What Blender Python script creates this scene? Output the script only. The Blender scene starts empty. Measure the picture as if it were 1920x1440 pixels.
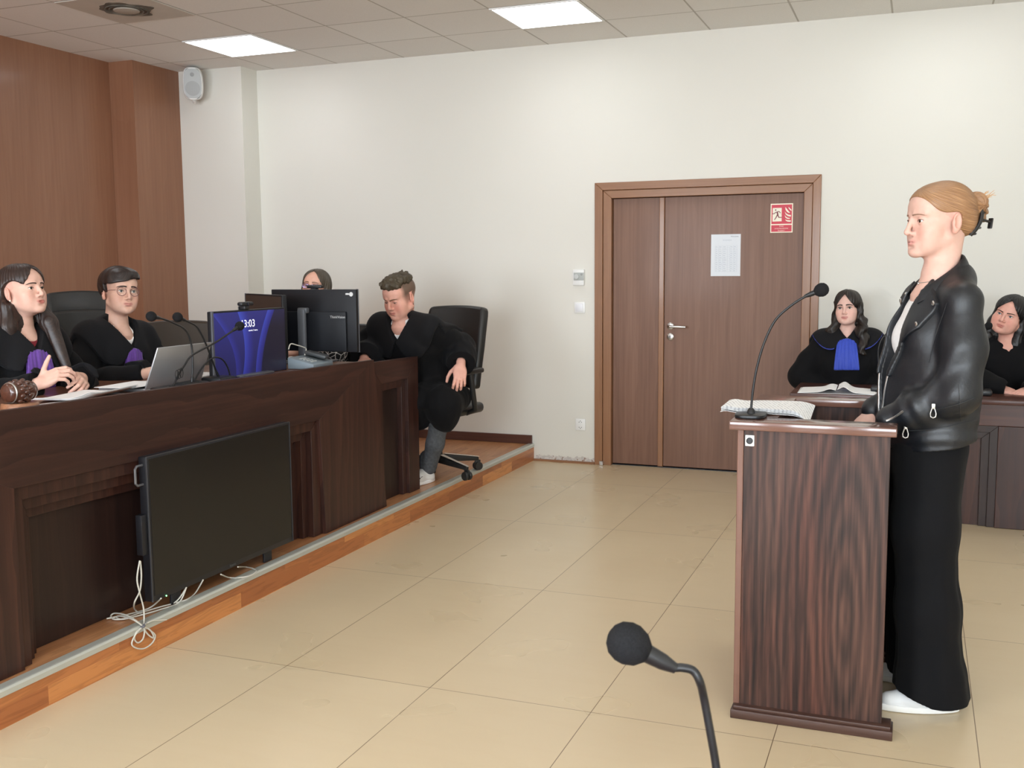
import bpy, bmesh, math, random
import numpy as np
from mathutils import Vector, Matrix
random.seed(7)
PI = math.pi
SC = bpy.context.scene
COL = SC.collection

# ------------------------------------------------------------------ camera
F_PX, YAW, PITCH, ROLL, CAM_Z = 1946.159, 0.372515, -0.110766, -0.007929, 1.48805
BACK_Y, CEIL_Z = 7.4975, 3.1397
cam_d = bpy.data.cameras.new('camera'); cam = bpy.data.objects.new('camera', cam_d); COL.objects.link(cam)
_f = Vector((-math.sin(YAW)*math.cos(PITCH), math.cos(YAW)*math.cos(PITCH), math.sin(PITCH)))
_r = Vector((math.cos(YAW), math.sin(YAW), 0)); _u = _r.cross(_f)
_r2 = _r*math.cos(ROLL)+_u*math.sin(ROLL); _u2 = -_r*math.sin(ROLL)+_u*math.cos(ROLL)
cam.matrix_world = Matrix(((_r2.x, _u2.x, -_f.x, 0), (_r2.y, _u2.y, -_f.y, 0), (_r2.z, _u2.z, -_f.z, CAM_Z), (0, 0, 0, 1)))
cam_d.sensor_fit = 'HORIZONTAL'; cam_d.sensor_width = 36; cam_d.lens = F_PX*36/1920
cam_d.clip_start = 0.05; cam_d.clip_end = 60
cam_d.dof.use_dof = True; cam_d.dof.focus_distance = 4.6; cam_d.dof.aperture_fstop = 18.0
SC.camera = cam
SC.view_settings.view_transform = 'Standard'; SC.view_settings.look = 'None'
SC.view_settings.gamma = 1.0; SC.view_settings.exposure = 0.0; SC.view_settings.use_curve_mapping = False

# ------------------------------------------------------------------ object helpers
def tag(o, label=None, cat=None, group=None, kind=None):
    if label: o['label'] = label
    if cat: o['category'] = cat
    if group: o['group'] = group
    if kind: o['kind'] = kind
    return o
def empty(name, loc=(0, 0, 0), rz=0.0):
    o = bpy.data.objects.new(name, None); COL.objects.link(o)
    o.location = loc; o.rotation_euler = (0, 0, rz); o.empty_display_size = 0.05
    return o
def thing(name, label, cat, loc=(0, 0, 0), rz=0.0, group=None, kind=None):
    return tag(empty(name, loc, rz), label, cat, group, kind)
def link_mesh(name, me, mat, parent=None, loc=None):
    mats = mat if isinstance(mat, (list, tuple)) else [mat]
    for m in mats: me.materials.append(m)
    o = bpy.data.objects.new(name, me); COL.objects.link(o)
    if parent is not None: o.parent = parent
    if loc is not None: o.location = loc
    return o
def copy_tree(o, parent=None):
    c = o.copy(); COL.objects.link(c)
    if parent is not None: c.parent = parent
    for ch in list(o.children): copy_tree(ch, c)
    return c

class MB:
    """collects shapes into one mesh"""
    def __init__(s): s.bm = bmesh.new(); s.uv = None
    def box(s, lo, hi, bev=0.0, M=None, seg=2, mi=0):
        t = bmesh.new()
        r = bmesh.ops.create_cube(t, size=1.0)
        lo = Vector(lo); hi = Vector(hi); c = (lo+hi)/2; d = hi-lo
        for v in t.verts: v.co = Vector((v.co.x*d.x+c.x, v.co.y*d.y+c.y, v.co.z*d.z+c.z))
        if bev > 0: bmesh.ops.bevel(t, geom=t.edges[:], offset=min(bev, 0.49*min(d)), segments=seg, profile=0.5, affect='EDGES')
        return s._merge(t, M, mi)
    def _merge(s, t, M, mi=0):
        if M is not None: bmesh.ops.transform(t, matrix=M, verts=t.verts[:])
        me = bpy.data.meshes.new('tmp'); t.to_mesh(me); t.free()
        n = len(s.bm.faces)
        s.bm.from_mesh(me); bpy.data.meshes.remove(me)
        s.bm.faces.ensure_lookup_table()
        if mi:
            for f in s.bm.faces[n:]: f.material_index = mi
        return s
    def prism(s, pts, z0, z1, axis='z', bev=0.0, M=None, mi=0, seg=2):
        """polygon extruded along axis; pts are the two other coordinates in cyclic order (z:xy, x:yz, y:xz)"""
        t = bmesh.new()
        def P(a, b, c): return {'z': (a, b, c), 'x': (c, a, b), 'y': (a, c, b)}[axis]
        lo = [t.verts.new(P(a, b, z0)) for a, b in pts]; hi = [t.verts.new(P(a, b, z1)) for a, b in pts]
        t.faces.new(lo); t.faces.new(hi)
        n = len(pts)
        for i in range(n): t.faces.new((lo[i], lo[(i+1) % n], hi[(i+1) % n], hi[i]))
        bmesh.ops.recalc_face_normals(t, faces=t.faces[:])
        if bev > 0: bmesh.ops.bevel(t, geom=t.edges[:], offset=bev, segments=seg, profile=0.5, affect='EDGES')
        return s._merge(t, M, mi)
    def hexa(s, v8, bev=0.0, M=None, mi=0):
        """8 corners: bottom 4 cyclic, top 4 cyclic"""
        t = bmesh.new(); v = [t.verts.new(p) for p in v8]
        for f in ((0, 1, 2, 3), (4, 5, 6, 7), (0, 1, 5, 4), (1, 2, 6, 5), (2, 3, 7, 6), (3, 0, 4, 7)): t.faces.new([v[i] for i in f])
        bmesh.ops.recalc_face_normals(t, faces=t.faces[:])
        if bev > 0: bmesh.ops.bevel(t, geom=t.edges[:], offset=bev, segments=2, profile=0.5, affect='EDGES')
        return s._merge(t, M, mi)
    def lathe(s, prof, n=32, M=None, mi=0, caps=True):
        """prof: (r, z) list revolved about z"""
        t = bmesh.new(); rings = []
        for r, z in prof:
            if r < 1e-6: rings.append([t.verts.new((0, 0, z))])
            else: rings.append([t.verts.new((r*math.cos(2*PI*i/n), r*math.sin(2*PI*i/n), z)) for i in range(n)])
        for a, b in zip(rings[:-1], rings[1:]):
            for i in range(n):
                j = (i+1) % n
                q = [a[i % len(a)], a[j % len(a)], b[j % len(b)], b[i % len(b)]]
                u = []
                for x in q:
                    if x not in u: u.append(x)
                if len(u) >= 3: t.faces.new(u)
        if caps:
            for R_ in (rings[0], rings[-1]):
                if len(R_) > 2: t.faces.new(R_)
        bmesh.ops.recalc_face_normals(t, faces=t.faces[:])
        return s._merge(t, M, mi)
    def tube(s, pts, r, n=8, M=None, mi=0, closed=False):
        pts = [Vector(p) for p in pts]; N = len(pts)
        rs = r if isinstance(r, (list, tuple)) else [r]*N
        t = bmesh.new(); rings = []
        tang = []
        for i in range(N):
            if closed: d = pts[(i+1) % N]-pts[i-1]
            else: d = pts[min(i+1, N-1)]-pts[max(i-1, 0)]
            tang.append(d.normalized() if d.length > 0 else Vector((0, 0, 1)))
        up = Vector((0, 0, 1)) if abs(tang[0].z) < .9 else Vector((1, 0, 0))
        nrm = (up-tang[0]*up.dot(tang[0])).normalized()
        for i in range(N):
            nrm = nrm-tang[i]*nrm.dot(tang[i])
            nrm = nrm.normalized() if nrm.length > 1e-6 else tang[i].orthogonal().normalized()
            b = tang[i].cross(nrm)
            rings.append([t.verts.new(pts[i]+(nrm*math.cos(2*PI*k/n)+b*math.sin(2*PI*k/n))*rs[i]) for k in range(n)])
        for i in range(N if closed else N-1):
            a = rings[i]; c = rings[(i+1) % N]
            for k in range(n): t.faces.new((a[k], a[(k+1) % n], c[(k+1) % n], c[k]))
        if not closed:
            t.faces.new(rings[0]); t.faces.new(rings[-1])
        bmesh.ops.recalc_face_normals(t, faces=t.faces[:])
        return s._merge(t, M, mi)
    def sphere(s, c, r, M=None, mi=0, u=24, v=16):
        t = bmesh.new(); bmesh.ops.create_uvsphere(t, u_segments=u, v_segments=v, radius=1.0)
        r = (r, r, r) if not isinstance(r, (list, tuple)) else r
        for w in t.verts: w.co = Vector((w.co.x*r[0]+c[0], w.co.y*r[1]+c[1], w.co.z*r[2]+c[2]))
        return s._merge(t, M, mi)
    def grid(s, fn, nu, nv, mi=0, thick=0.0, closed_u=False):
        """surface fn(u,v)->point, u,v in 0..1; optional thickness along the normal"""
        t = bmesh.new(); V = [[t.verts.new(fn(i/(nu-1) if not closed_u else i/nu, j/(nv-1))) for j in range(nv)] for i in range(nu)]
        for i in range(nu if closed_u else nu-1):
            for j in range(nv-1): t.faces.new((V[i][j], V[(i+1) % nu][j], V[(i+1) % nu][j+1], V[i][j+1]))
        bmesh.ops.recalc_face_normals(t, faces=t.faces[:])
        if thick: bmesh.ops.solidify(t, geom=t.faces[:], thickness=thick)
        return s._merge(t, None, mi)
    def build(s, name, mat, parent=None, smooth=None, loc=None, origin=None):
        me = bpy.data.meshes.new(name)
        bmesh.ops.recalc_face_normals(s.bm, faces=s.bm.faces[:])
        if origin is not None: bmesh.ops.translate(s.bm, vec=-Vector(origin), verts=s.bm.verts[:]); loc = origin
        s.bm.to_mesh(me); s.bm.free()
        o = link_mesh(name, me, mat, parent, loc)
        if smooth is not None:
            me.polygons.foreach_set('use_smooth', [True]*len(me.polygons))
            if smooth < 179: me.set_sharp_from_angle(angle=math.radians(smooth))
        return o
def catmull(P, n=8, closed=False):
    P = [Vector(p) for p in P]; out = []; N = len(P)
    rng = range(N) if closed else range(N-1)
    for i in rng:
        if closed: a, b, c, d = P[i-1], P[i], P[(i+1) % N], P[(i+2) % N]
        else: a, b, c, d = P[max(i-1, 0)], P[i], P[i+1], P[min(i+2, N-1)]
        for k in range(n):
            t = k/n
            out.append(0.5*((2*b)+(c-a)*t+(2*a-5*b+4*c-d)*t*t+(3*b-a-3*c+d)*t**3))
    if not closed: out.append(P[-1])
    return out
def rotz(a): return Matrix.Rotation(a, 4, 'Z')
def TR(loc, rx=0, ry=0, rz=0):
    return Matrix.Translation(loc) @ Matrix.Rotation(rz, 4, 'Z') @ Matrix.Rotation(ry, 4, 'Y') @ Matrix.Rotation(rx, 4, 'X')

# ------------------------------------------------------------------ materials
def new_mat(name):
    m = bpy.data.materials.new(name); m.use_nodes = True
    nt = m.node_tree; b = nt.nodes['Principled BSDF']
    return m, nt, b
def nd(nt, typ, **kw):
    n = nt.nodes.new(typ)
    for k, v in kw.items():
        if k in n.inputs.keys() if isinstance(k, str) else False: n.inputs[k].default_value = v
        else: setattr(n, k, v)
    return n
def ramp(nt, stops, interp='LINEAR'):
    n = nt.nodes.new('ShaderNodeValToRGB'); cr = n.color_ramp; cr.interpolation = interp
    while len(cr.elements) < len(stops): cr.elements.new(0.5)
    for e, (p, c) in zip(cr.elements, stops): e.position = p; e.color = (c[0], c[1], c[2], 1) if len(c) == 3 else c
    return n
def s2l(r, g, b):
    f = lambda c: (c/255/12.92) if c/255 <= .04045 else ((c/255+.055)/1.055)**2.4
    return (f(r), f(g), f(b))
def plain(name, col, rough=0.5, metal=0.0, coat=0.0, noise=0.0, nscale=40, bump=0.0, bscale=200, spec=0.5, sheen=0.0):
    m, nt, b = new_mat(name)
    b.inputs['Base Color'].default_value = (*col, 1); b.inputs['Roughness'].default_value = rough
    b.inputs['Metallic'].default_value = metal; b.inputs['Coat Weight'].default_value = coat
    b.inputs['Coat Roughness'].default_value = 0.08
    b.inputs['Specular IOR Level'].default_value = spec
    if sheen: b.inputs['Sheen Weight'].default_value = sheen; b.inputs['Sheen Roughness'].default_value = 0.5
    tc = nt.nodes.new('ShaderNodeTexCoord')
    if noise > 0:
        n = nd(nt, 'ShaderNodeTexNoise'); n.inputs['Scale'].default_value = nscale; n.inputs['Detail'].default_value = 4
        nt.links.new(tc.outputs['Object'], n.inputs['Vector'])
        r = ramp(nt, [(0.25, [c*(1-noise) for c in col]), (0.75, [min(1, c*(1+noise)) for c in col])])
        nt.links.new(n.outputs['Fac'], r.inputs['Fac']); nt.links.new(r.outputs['Color'], b.inputs['Base Color'])
    if bump > 0:
        n = nd(nt, 'ShaderNodeTexNoise'); n.inputs['Scale'].default_value = bscale; n.inputs['Detail'].default_value = 3
        nt.links.new(tc.outputs['Object'], n.inputs['Vector'])
        bp = nt.nodes.new('ShaderNodeBump'); bp.inputs['Strength'].default_value = bump; bp.inputs['Distance'].default_value = 0.002
        nt.links.new(n.outputs['Fac'], bp.inputs['Height']); nt.links.new(bp.outputs['Normal'], b.inputs['Normal'])
    return m
def emit(name, col, strength):
    m = bpy.data.materials.new(name); m.use_nodes = True; nt = m.node_tree
    b = nt.nodes['Principled BSDF']; b.inputs['Base Color'].default_value = (0.8, 0.8, 0.8, 1)
    b.inputs['Emission Color'].default_value = (*col, 1); b.inputs['Emission Strength'].default_value = strength
    return m
def wood(name, dark, mid, light, axis='z', grain=1.0, figure=0.35, rough=0.35, coat=0.3, seed=0.0, ring=6.0, bump=0.15, pore=0.5):
    """grain along axis; cathedral figure from tilted rings"""
    m, nt, b = new_mat(name); L = nt.links
    tc = nt.nodes.new('ShaderNodeTexCoord')
    mp = nt.nodes.new('ShaderNodeMapping'); L.new(tc.outputs['Object'], mp.inputs['Vector'])
    mp.inputs['Location'].default_value = (seed*1.37, seed*0.71, seed*2.1)
    rot = {'z': (0, 0, 0), 'y': (PI/2, 0, 0), 'x': (0, PI/2, 0)}[axis]
    mp.inputs['Rotation'].default_value = rot
    # fine fibres
    m1 = nt.nodes.new('ShaderNodeMapping'); L.new(mp.outputs['Vector'], m1.inputs['Vector']); m1.inputs['Scale'].default_value = (60*grain, 60*grain, 1.6*grain)
    n1 = nt.nodes.new('ShaderNodeTexNoise'); n1.inputs['Scale'].default_value = 1.0; n1.inputs['Detail'].default_value = 5; n1.inputs['Roughness'].default_value = 0.6
    L.new(m1.outputs['Vector'], n1.inputs['Vector'])
    # warp for rings
    m2 = nt.nodes.new('ShaderNodeMapping'); L.new(mp.outputs['Vector'], m2.inputs['Vector']); m2.inputs['Scale'].default_value = (2.2, 2.2, 0.55)
    n2 = nt.nodes.new('ShaderNodeTexNoise'); n2.inputs['Scale'].default_value = 1.6; n2.inputs['Detail'].default_value = 2
    L.new(m2.outputs['Vector'], n2.inputs['Vector'])
    sub = nt.nodes.new('ShaderNodeVectorMath'); sub.operation = 'SUBTRACT'; L.new(n2.outputs['Color'], sub.inputs[0]); sub.inputs[1].default_value = (.5, .5, .5)
    sc = nt.nodes.new('ShaderNodeVectorMath'); sc.operation = 'SCALE'; L.new(sub.outputs[0], sc.inputs[0]); sc.inputs['Scale'].default_value = 0.22
    m3 = nt.nodes.new('ShaderNodeMapping'); L.new(mp.outputs['Vector'], m3.inputs['Vector']); m3.inputs['Rotation'].default_value = (0.10, 0.07, 0); m3.inputs['Scale'].default_value = (1, 1, 1)
    ad = nt.nodes.new('ShaderNodeVectorMath'); ad.operation = 'ADD'; L.new(m3.outputs['Vector'], ad.inputs[0]); L.new(sc.outputs[0], ad.inputs[1])
    w = nt.nodes.new('ShaderNodeTexWave'); w.wave_type = 'RINGS'; w.rings_direction = 'Z'; w.wave_profile = 'SAW'
    w.inputs['Scale'].default_value = ring; w.inputs['Distortion'].default_value = 1.2; w.inputs['Detail'].default_value = 2; w.inputs['Detail Scale'].default_value = 1.5
    L.new(ad.outputs[0], w.inputs['Vector'])
    # broad tone
    m4 = nt.nodes.new('ShaderNodeMapping'); L.new(mp.outputs['Vector'], m4.inputs['Vector']); m4.inputs['Scale'].default_value = (5, 5, 0.5)
    n4 = nt.nodes.new('ShaderNodeTexNoise'); n4.inputs['Scale'].default_value = 1.0; n4.inputs['Detail'].default_value = 3
    L.new(m4.outputs['Vector'], n4.inputs['Vector'])
    a1 = nt.nodes.new('ShaderNodeMix'); a1.data_type = 'FLOAT'; a1.inputs[0].default_value = figure
    L.new(n1.outputs['Fac'], a1.inputs[2]); L.new(w.outputs['Fac'], a1.inputs[3])
    a2 = nt.nodes.new('ShaderNodeMix'); a2.data_type = 'FLOAT'; a2.inputs[0].default_value = 0.35
    L.new(a1.outputs[0], a2.inputs[2]); L.new(n4.outputs['Fac'], a2.inputs[3])
    r = ramp(nt, [(0.22, dark), (0.5, mid), (0.78, light)]); L.new(a2.outputs[0], r.inputs['Fac']); L.new(r.outputs['Color'], b.inputs['Base Color'])
    b.inputs['Roughness'].default_value = rough; b.inputs['Coat Weight'].default_value = coat; b.inputs['Coat Roughness'].default_value = 0.12; b.inputs['Specular IOR Level'].default_value = 0.36
    if bump:
        bp = nt.nodes.new('ShaderNodeBump'); bp.inputs['Strength'].default_value = bump; bp.inputs['Distance'].default_value = 0.001
        L.new(n1.outputs['Fac'], bp.inputs['Height']); L.new(bp.outputs['Normal'], b.inputs['Normal'])
    return m
# ================================================================== materials of the place
def wall_mat():
    m, nt, b = new_mat('wall_paint'); L = nt.links
    tc = nt.nodes.new('ShaderNodeTexCoord'); g = nt.nodes.new('ShaderNodeNewGeometry')
    n = nt.nodes.new('ShaderNodeTexNoise'); n.inputs['Scale'].default_value = 0.7; n.inputs['Detail'].default_value = 3
    L.new(g.outputs['Position'], n.inputs['Vector'])
    r = ramp(nt, [(0.3, s2l(216, 214, 205)), (0.7, s2l(221, 218, 210))]); L.new(n.outputs['Fac'], r.inputs['Fac'])
    # plaster knocked off in a band just above the floor between platform and door
    sx = nt.nodes.new('ShaderNodeSeparateXYZ'); L.new(g.outputs['Position'], sx.inputs[0])
    n2 = nt.nodes.new('ShaderNodeTexNoise'); n2.inputs['Scale'].default_value = 16; n2.inputs['Detail'].default_value = 5; n2.inputs['Roughness'].default_value = 0.7
    L.new(g.outputs['Position'], n2.inputs['Vector'])
    def mth(op, a, bb):
        k = nt.nodes.new('ShaderNodeMath'); k.operation = op
        for i, x in enumerate((a, bb)):
            if isinstance(x, (int, float)): k.inputs[i].default_value = x
            else: L.new(x, k.inputs[i])
        return k.outputs[0]
    edge = mth('MULTIPLY_ADD', n2.outputs['Fac'], 0.10); edge.node.inputs[2].default_value = -0.005
    low = mth('LESS_THAN', sx.outputs['Z'], edge)
    inx = mth('MULTIPLY', mth('GREATER_THAN', sx.outputs['X'], -2.735), mth('LESS_THAN', sx.outputs['X'], -2.2))
    msk = mth('MULTIPLY', mth('MULTIPLY', low, inx), mth('GREATER_THAN', sx.outputs['Y'], 7.3))
    r2 = ramp(nt, [(0.42, s2l(190, 184, 178)), (0.52, s2l(214, 208, 202)), (0.60, s2l(170, 160, 152)), (0.68, s2l(150, 118, 98))])
    n3 = nt.nodes.new('ShaderNodeTexNoise'); n3.inputs['Scale'].default_value = 45; n3.inputs['Detail'].default_value = 3
    L.new(g.outputs['Position'], n3.inputs['Vector']); L.new(n3.outputs['Fac'], r2.inputs['Fac'])
    mx = nt.nodes.new('ShaderNodeMix'); mx.data_type = 'RGBA'; L.new(msk, mx.inputs[0]); L.new(r.outputs['Color'], mx.inputs[6]); L.new(r2.outputs['Color'], mx.inputs[7])
    L.new(mx.outputs[2], b.inputs['Base Color']); b.inputs['Roughness'].default_value = 0.75
    n4 = nt.nodes.new('ShaderNodeTexNoise'); n4.inputs['Scale'].default_value = 180; L.new(tc.outputs['Object'], n4.inputs['Vector'])
    bp = nt.nodes.new('ShaderNodeBump'); bp.inputs['Strength'].default_value = 0.06; bp.inputs['Distance'].default_value = 0.001
    L.new(n4.outputs['Fac'], bp.inputs['Height']); L.new(bp.outputs['Normal'], b.inputs['Normal'])
    return m
def floor_mat():
    m, nt, b = new_mat('floor_tiles'); L = nt.links
    g = nt.nodes.new('ShaderNodeNewGeometry')
    mp = nt.nodes.new('ShaderNodeMapping'); L.new(g.outputs['Position'], mp.inputs['Vector']); mp.inputs['Location'].default_value = (2.1812+6.0, -3.2168+12.0, 0)
    br = nt.nodes.new('ShaderNodeTexBrick'); br.offset = 0.0; br.squash = 1.0
    br.inputs['Scale'].default_value = 1.0; br.inputs['Mortar Size'].default_value = 0.0015; br.inputs['Mortar Smooth'].default_value = 0.1
    br.inputs['Brick Width'].default_value = 0.6; br.inputs['Row Height'].default_value = 1.2; br.inputs['Bias'].default_value = 0
    br.inputs['Color1'].default_value = (*s2l(203, 184, 152), 1); br.inputs['Color2'].default_value = (*s2l(207, 189, 158), 1); br.inputs['Mortar'].default_value = (*s2l(120, 100, 78), 1)
    L.new(mp.outputs['Vector'], br.inputs['Vector'])
    # faint stone veins running across the tiles
    m2 = nt.nodes.new('ShaderNodeMapping'); L.new(g.outputs['Position'], m2.inputs['Vector']); m2.inputs['Scale'].default_value = (0.9, 5.0, 1); m2.inputs['Rotation'].default_value = (0, 0, 0.12)
    n = nt.nodes.new('ShaderNodeTexNoise'); n.inputs['Scale'].default_value = 1.3; n.inputs['Detail'].default_value = 5; n.inputs['Distortion'].default_value = 0.15
    L.new(m2.outputs['Vector'], n.inputs['Vector'])
    r = ramp(nt, [(0.30, s2l(240, 232, 218)), (0.48, s2l(252, 250, 246)), (0.54, s2l(238, 228, 212)), (0.60, s2l(252, 250, 246)), (0.78, s2l(255, 255, 255))]); L.new(n.outputs['Fac'], r.inputs['Fac'])
    mx = nt.nodes.new('ShaderNodeMix'); mx.data_type = 'RGBA'; mx.blend_type = 'MULTIPLY'; mx.inputs[0].default_value = 0.08
    L.new(br.outputs['Color'], mx.inputs[6]); L.new(r.outputs['Color'], mx.inputs[7]); L.new(mx.outputs[2], b.inputs['Base Color'])
    n5 = nt.nodes.new('ShaderNodeTexNoise'); n5.inputs['Scale'].default_value = 2.5; L.new(g.outputs['Position'], n5.inputs['Vector'])
    rr = ramp(nt, [(0.3, (0.26,)*3), (0.7, (0.36,)*3)]); L.new(n5.outputs['Fac'], rr.inputs['Fac']); L.new(rr.outputs['Color'], b.inputs['Roughness'])
    b.inputs['Specular IOR Level'].default_value = 0.45
    bp = nt.nodes.new('ShaderNodeBump'); bp.inputs['Strength'].default_value = 0.4; bp.inputs['Distance'].default_value = 0.001; bp.invert = True
    L.new(br.outputs['Fac'], bp.inputs['Height']); L.new(bp.outputs['Normal'], b.inputs['Normal'])
    return m
def ceil_mat():
    m, nt, b = new_mat('ceiling_tiles'); L = nt.links
    g = nt.nodes.new('ShaderNodeNewGeometry')
    mp = nt.nodes.new('ShaderNodeMapping'); L.new(g.outputs['Position'], mp.inputs['Vector']); mp.inputs['Location'].default_value = (5.6176+1.2, -5.7347+18.0, 0)
    br = nt.nodes.new('ShaderNodeTexBrick'); br.offset = 0.0
    br.inputs['Scale'].default_value = 1.0; br.inputs['Mortar Size'].default_value = 0.0065; br.inputs['Mortar Smooth'].default_value = 0.2
    br.inputs['Brick Width'].default_value = 0.6; br.inputs['Row Height'].default_value = 0.6
    br.inputs['Color1'].default_value = (*s2l(232, 230, 226), 1); br.inputs['Color2'].default_value = (*s2l(236, 235, 231), 1); br.inputs['Mortar'].default_value = (*s2l(188, 184, 176), 1)
    L.new(mp.outputs['Vector'], br.inputs['Vector'])
    n = nt.nodes.new('ShaderNodeTexNoise'); n.inputs['Scale'].default_value = 220; n.inputs['Detail'].default_value = 2; L.new(g.outputs['Position'], n.inputs['Vector'])
    r = ramp(nt, [(0.3, (.93,)*3), (0.6, (1,)*3)]); L.new(n.outputs['Fac'], r.inputs['Fac'])
    mx = nt.nodes.new('ShaderNodeMix'); mx.data_type = 'RGBA'; mx.blend_type = 'MULTIPLY'; mx.inputs[0].default_value = 1
    L.new(br.outputs['Color'], mx.inputs[6]); L.new(r.outputs['Color'], mx.inputs[7]); L.new(mx.outputs[2], b.inputs['Base Color'])
    b.inputs['Roughness'].default_value = 0.85; b.inputs['Specular IOR Level'].default_value = 0.2
    bp = nt.nodes.new('ShaderNodeBump'); bp.inputs['Strength'].default_value = 0.5; bp.inputs['Distance'].default_value = 0.004; bp.invert = True
    L.new(br.outputs['Fac'], bp.inputs['Height']); L.new(bp.outputs['Normal'], b.inputs['Normal'])
    return m
def parquet_mat(name, along='y', across='x', width=0.07, length=0.5, tone=1.0, cols=((132, 74, 40), (160, 92, 50), (176, 112, 62), (192, 130, 72))):
    m, nt, b = new_mat(name); L = nt.links
    g = nt.nodes.new('ShaderNodeNewGeometry'); sx = nt.nodes.new('ShaderNodeSeparateXYZ'); L.new(g.outputs['Position'], sx.inputs[0])
    cx = nt.nodes.new('ShaderNodeCombineXYZ'); L.new(sx.outputs[along.upper()], cx.inputs[0]); L.new(sx.outputs[across.upper()], cx.inputs[1])
    mp = nt.nodes.new('ShaderNodeMapping'); L.new(cx.outputs[0], mp.inputs['Vector']); mp.inputs['Location'].default_value = (11.13, 7.0, 0)
    br = nt.nodes.new('ShaderNodeTexBrick'); br.offset = 0.37; br.offset_frequency = 2
    br.inputs['Scale'].default_value = 1; br.inputs['Brick Width'].default_value = length; br.inputs['Row Height'].default_value = width
    br.inputs['Mortar Size'].default_value = 0.0006; br.inputs['Color1'].default_value = (0, 0, 0, 1); br.inputs['Color2'].default_value = (1, 1, 1, 1); br.inputs['Mortar'].default_value = (0.1, 0.1, 0.1, 1)
    L.new(mp.outputs['Vector'], br.inputs['Vector'])
    c = [s2l(*[min(255, v*tone) for v in k]) for k in cols]
    r = ramp(nt, [(0.0, c[0]), (0.4, c[1]), (0.7, c[2]), (1.0, c[3])]); L.new(br.outputs['Color'], r.inputs['Fac'])
    m2 = nt.nodes.new('ShaderNodeMapping'); L.new(cx.outputs[0], m2.inputs['Vector']); m2.inputs['Scale'].default_value = (2.2, 26, 1)
    addv = nt.nodes.new('ShaderNodeVectorMath'); addv.operation = 'ADD'; L.new(m2.outputs['Vector'], addv.inputs[0])
    sc = nt.nodes.new('ShaderNodeVectorMath'); sc.operation = 'SCALE'; sc.inputs['Scale'].default_value = 7.0; L.new(br.outputs['Color'], sc.inputs[0]); L.new(sc.outputs[0], addv.inputs[1])
    w = nt.nodes.new('ShaderNodeTexNoise'); w.inputs['Scale'].default_value = 1.1; w.inputs['Detail'].default_value = 5; w.inputs['Distortion'].default_value = 0.8
    L.new(addv.outputs[0], w.inputs['Vector'])
    wv = nt.nodes.new('ShaderNodeMath'); wv.operation = 'MULTIPLY'; wv.inputs[1].default_value = 26; L.new(w.outputs['Fac'], wv.inputs[0])
    sn = nt.nodes.new('ShaderNodeMath'); sn.operation = 'SINE'; L.new(wv.outputs[0], sn.inputs[0])
    r2 = ramp(nt, [(0.0, (0.70, 0.66, 0.62)), (0.55, (1, 1, 1))]); 
    ab = nt.nodes.new('ShaderNodeMath'); ab.operation = 'MULTIPLY_ADD'; ab.inputs[1].default_value = 0.5; ab.inputs[2].default_value = 0.5; L.new(sn.outputs[0], ab.inputs[0]); L.new(ab.outputs[0], r2.inputs['Fac'])
    mx = nt.nodes.new('ShaderNodeMix'); mx.data_type = 'RGBA'; mx.blend_type = 'MULTIPLY'; mx.inputs[0].default_value = 0.65
    L.new(r.outputs['Color'], mx.inputs[6]); L.new(r2.outputs['Color'], mx.inputs[7]); L.new(mx.outputs[2], b.inputs['Base Color'])
    b.inputs['Roughness'].default_value = 0.4; b.inputs['Coat Weight'].default_value = 0.25; b.inputs['Coat Roughness'].default_value = 0.2
    return m

M = {}
M['wall'] = wall_mat(); M['floor'] = floor_mat(); M['ceil'] = ceil_mat()
M['parquet'] = parquet_mat('platform_parquet', 'y', 'x', 0.07, 0.45, 1.12, ((146, 98, 64), (155, 106, 70), (160, 112, 75), (168, 120, 82))); M['fascia'] = parquet_mat('platform_fascia', 'y', 'z', 0.068, 0.55, 1.14, ((142, 84, 46), (156, 96, 54), (166, 106, 60), (184, 124, 72)))
M['nosing'] = plain('nosing_aluminium', s2l(190, 192, 184), 0.35, 0.35)
M['panel'] = wood('panel_veneer', s2l(130, 90, 67), s2l(142, 100, 76), s2l(152, 110, 86), 'z', 0.8, 0.12, 0.36, 0.15, 3.0, 2.0, 0.05)
M['door'] = wood('door_veneer', s2l(98, 68, 52), s2l(118, 84, 66), s2l(134, 100, 81), 'z', 0.9, 0.10, 0.48, 0.04, 9.0, 3.0, 0.08)
M['doorfr_z'] = wood('door_frame_upright', s2l(122, 84, 57), s2l(140, 98, 68), s2l(154, 112, 80), 'z', 1.0, 0.1, 0.4, 0.2, 5.0, 3.0, 0.08)
M['doorfr_x'] = wood('door_frame_head', s2l(122, 84, 57), s2l(140, 98, 68), s2l(154, 112, 80), 'x', 1.0, 0.1, 0.4, 0.2, 6.0, 3.0, 0.08)
M['skirt'] = wood('skirting_wood', s2l(66, 40, 32), s2l(84, 52, 42), s2l(98, 62, 50), 'x', 1.0, 0.1, 0.4, 0.2, 2.0, 3.0)
M['white_plastic'] = plain('white_plastic', s2l(232, 232, 230), 0.4)
M['grey_plastic'] = plain('grey_plastic', s2l(176, 178, 176), 0.45)
M['black_plastic'] = plain('black_plastic', (0.012, 0.012, 0.014), 0.42)
M['black_foam'] = plain('black_foam', (0.010, 0.010, 0.011), 0.9, noise=0.5, nscale=500, bump=0.6, bscale=600, spec=0.2)
M['steel'] = plain('brushed_steel', (0.62, 0.61, 0.59), 0.28, 1.0)
M['dark_metal'] = plain('dark_metal', (0.03, 0.03, 0.033), 0.38, 0.7)
M['chrome'] = plain('chrome', (0.8, 0.8, 0.8), 0.12, 1.0)
M['paper'] = plain('paper', s2l(238, 238, 238), 0.8, spec=0.2)
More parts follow.
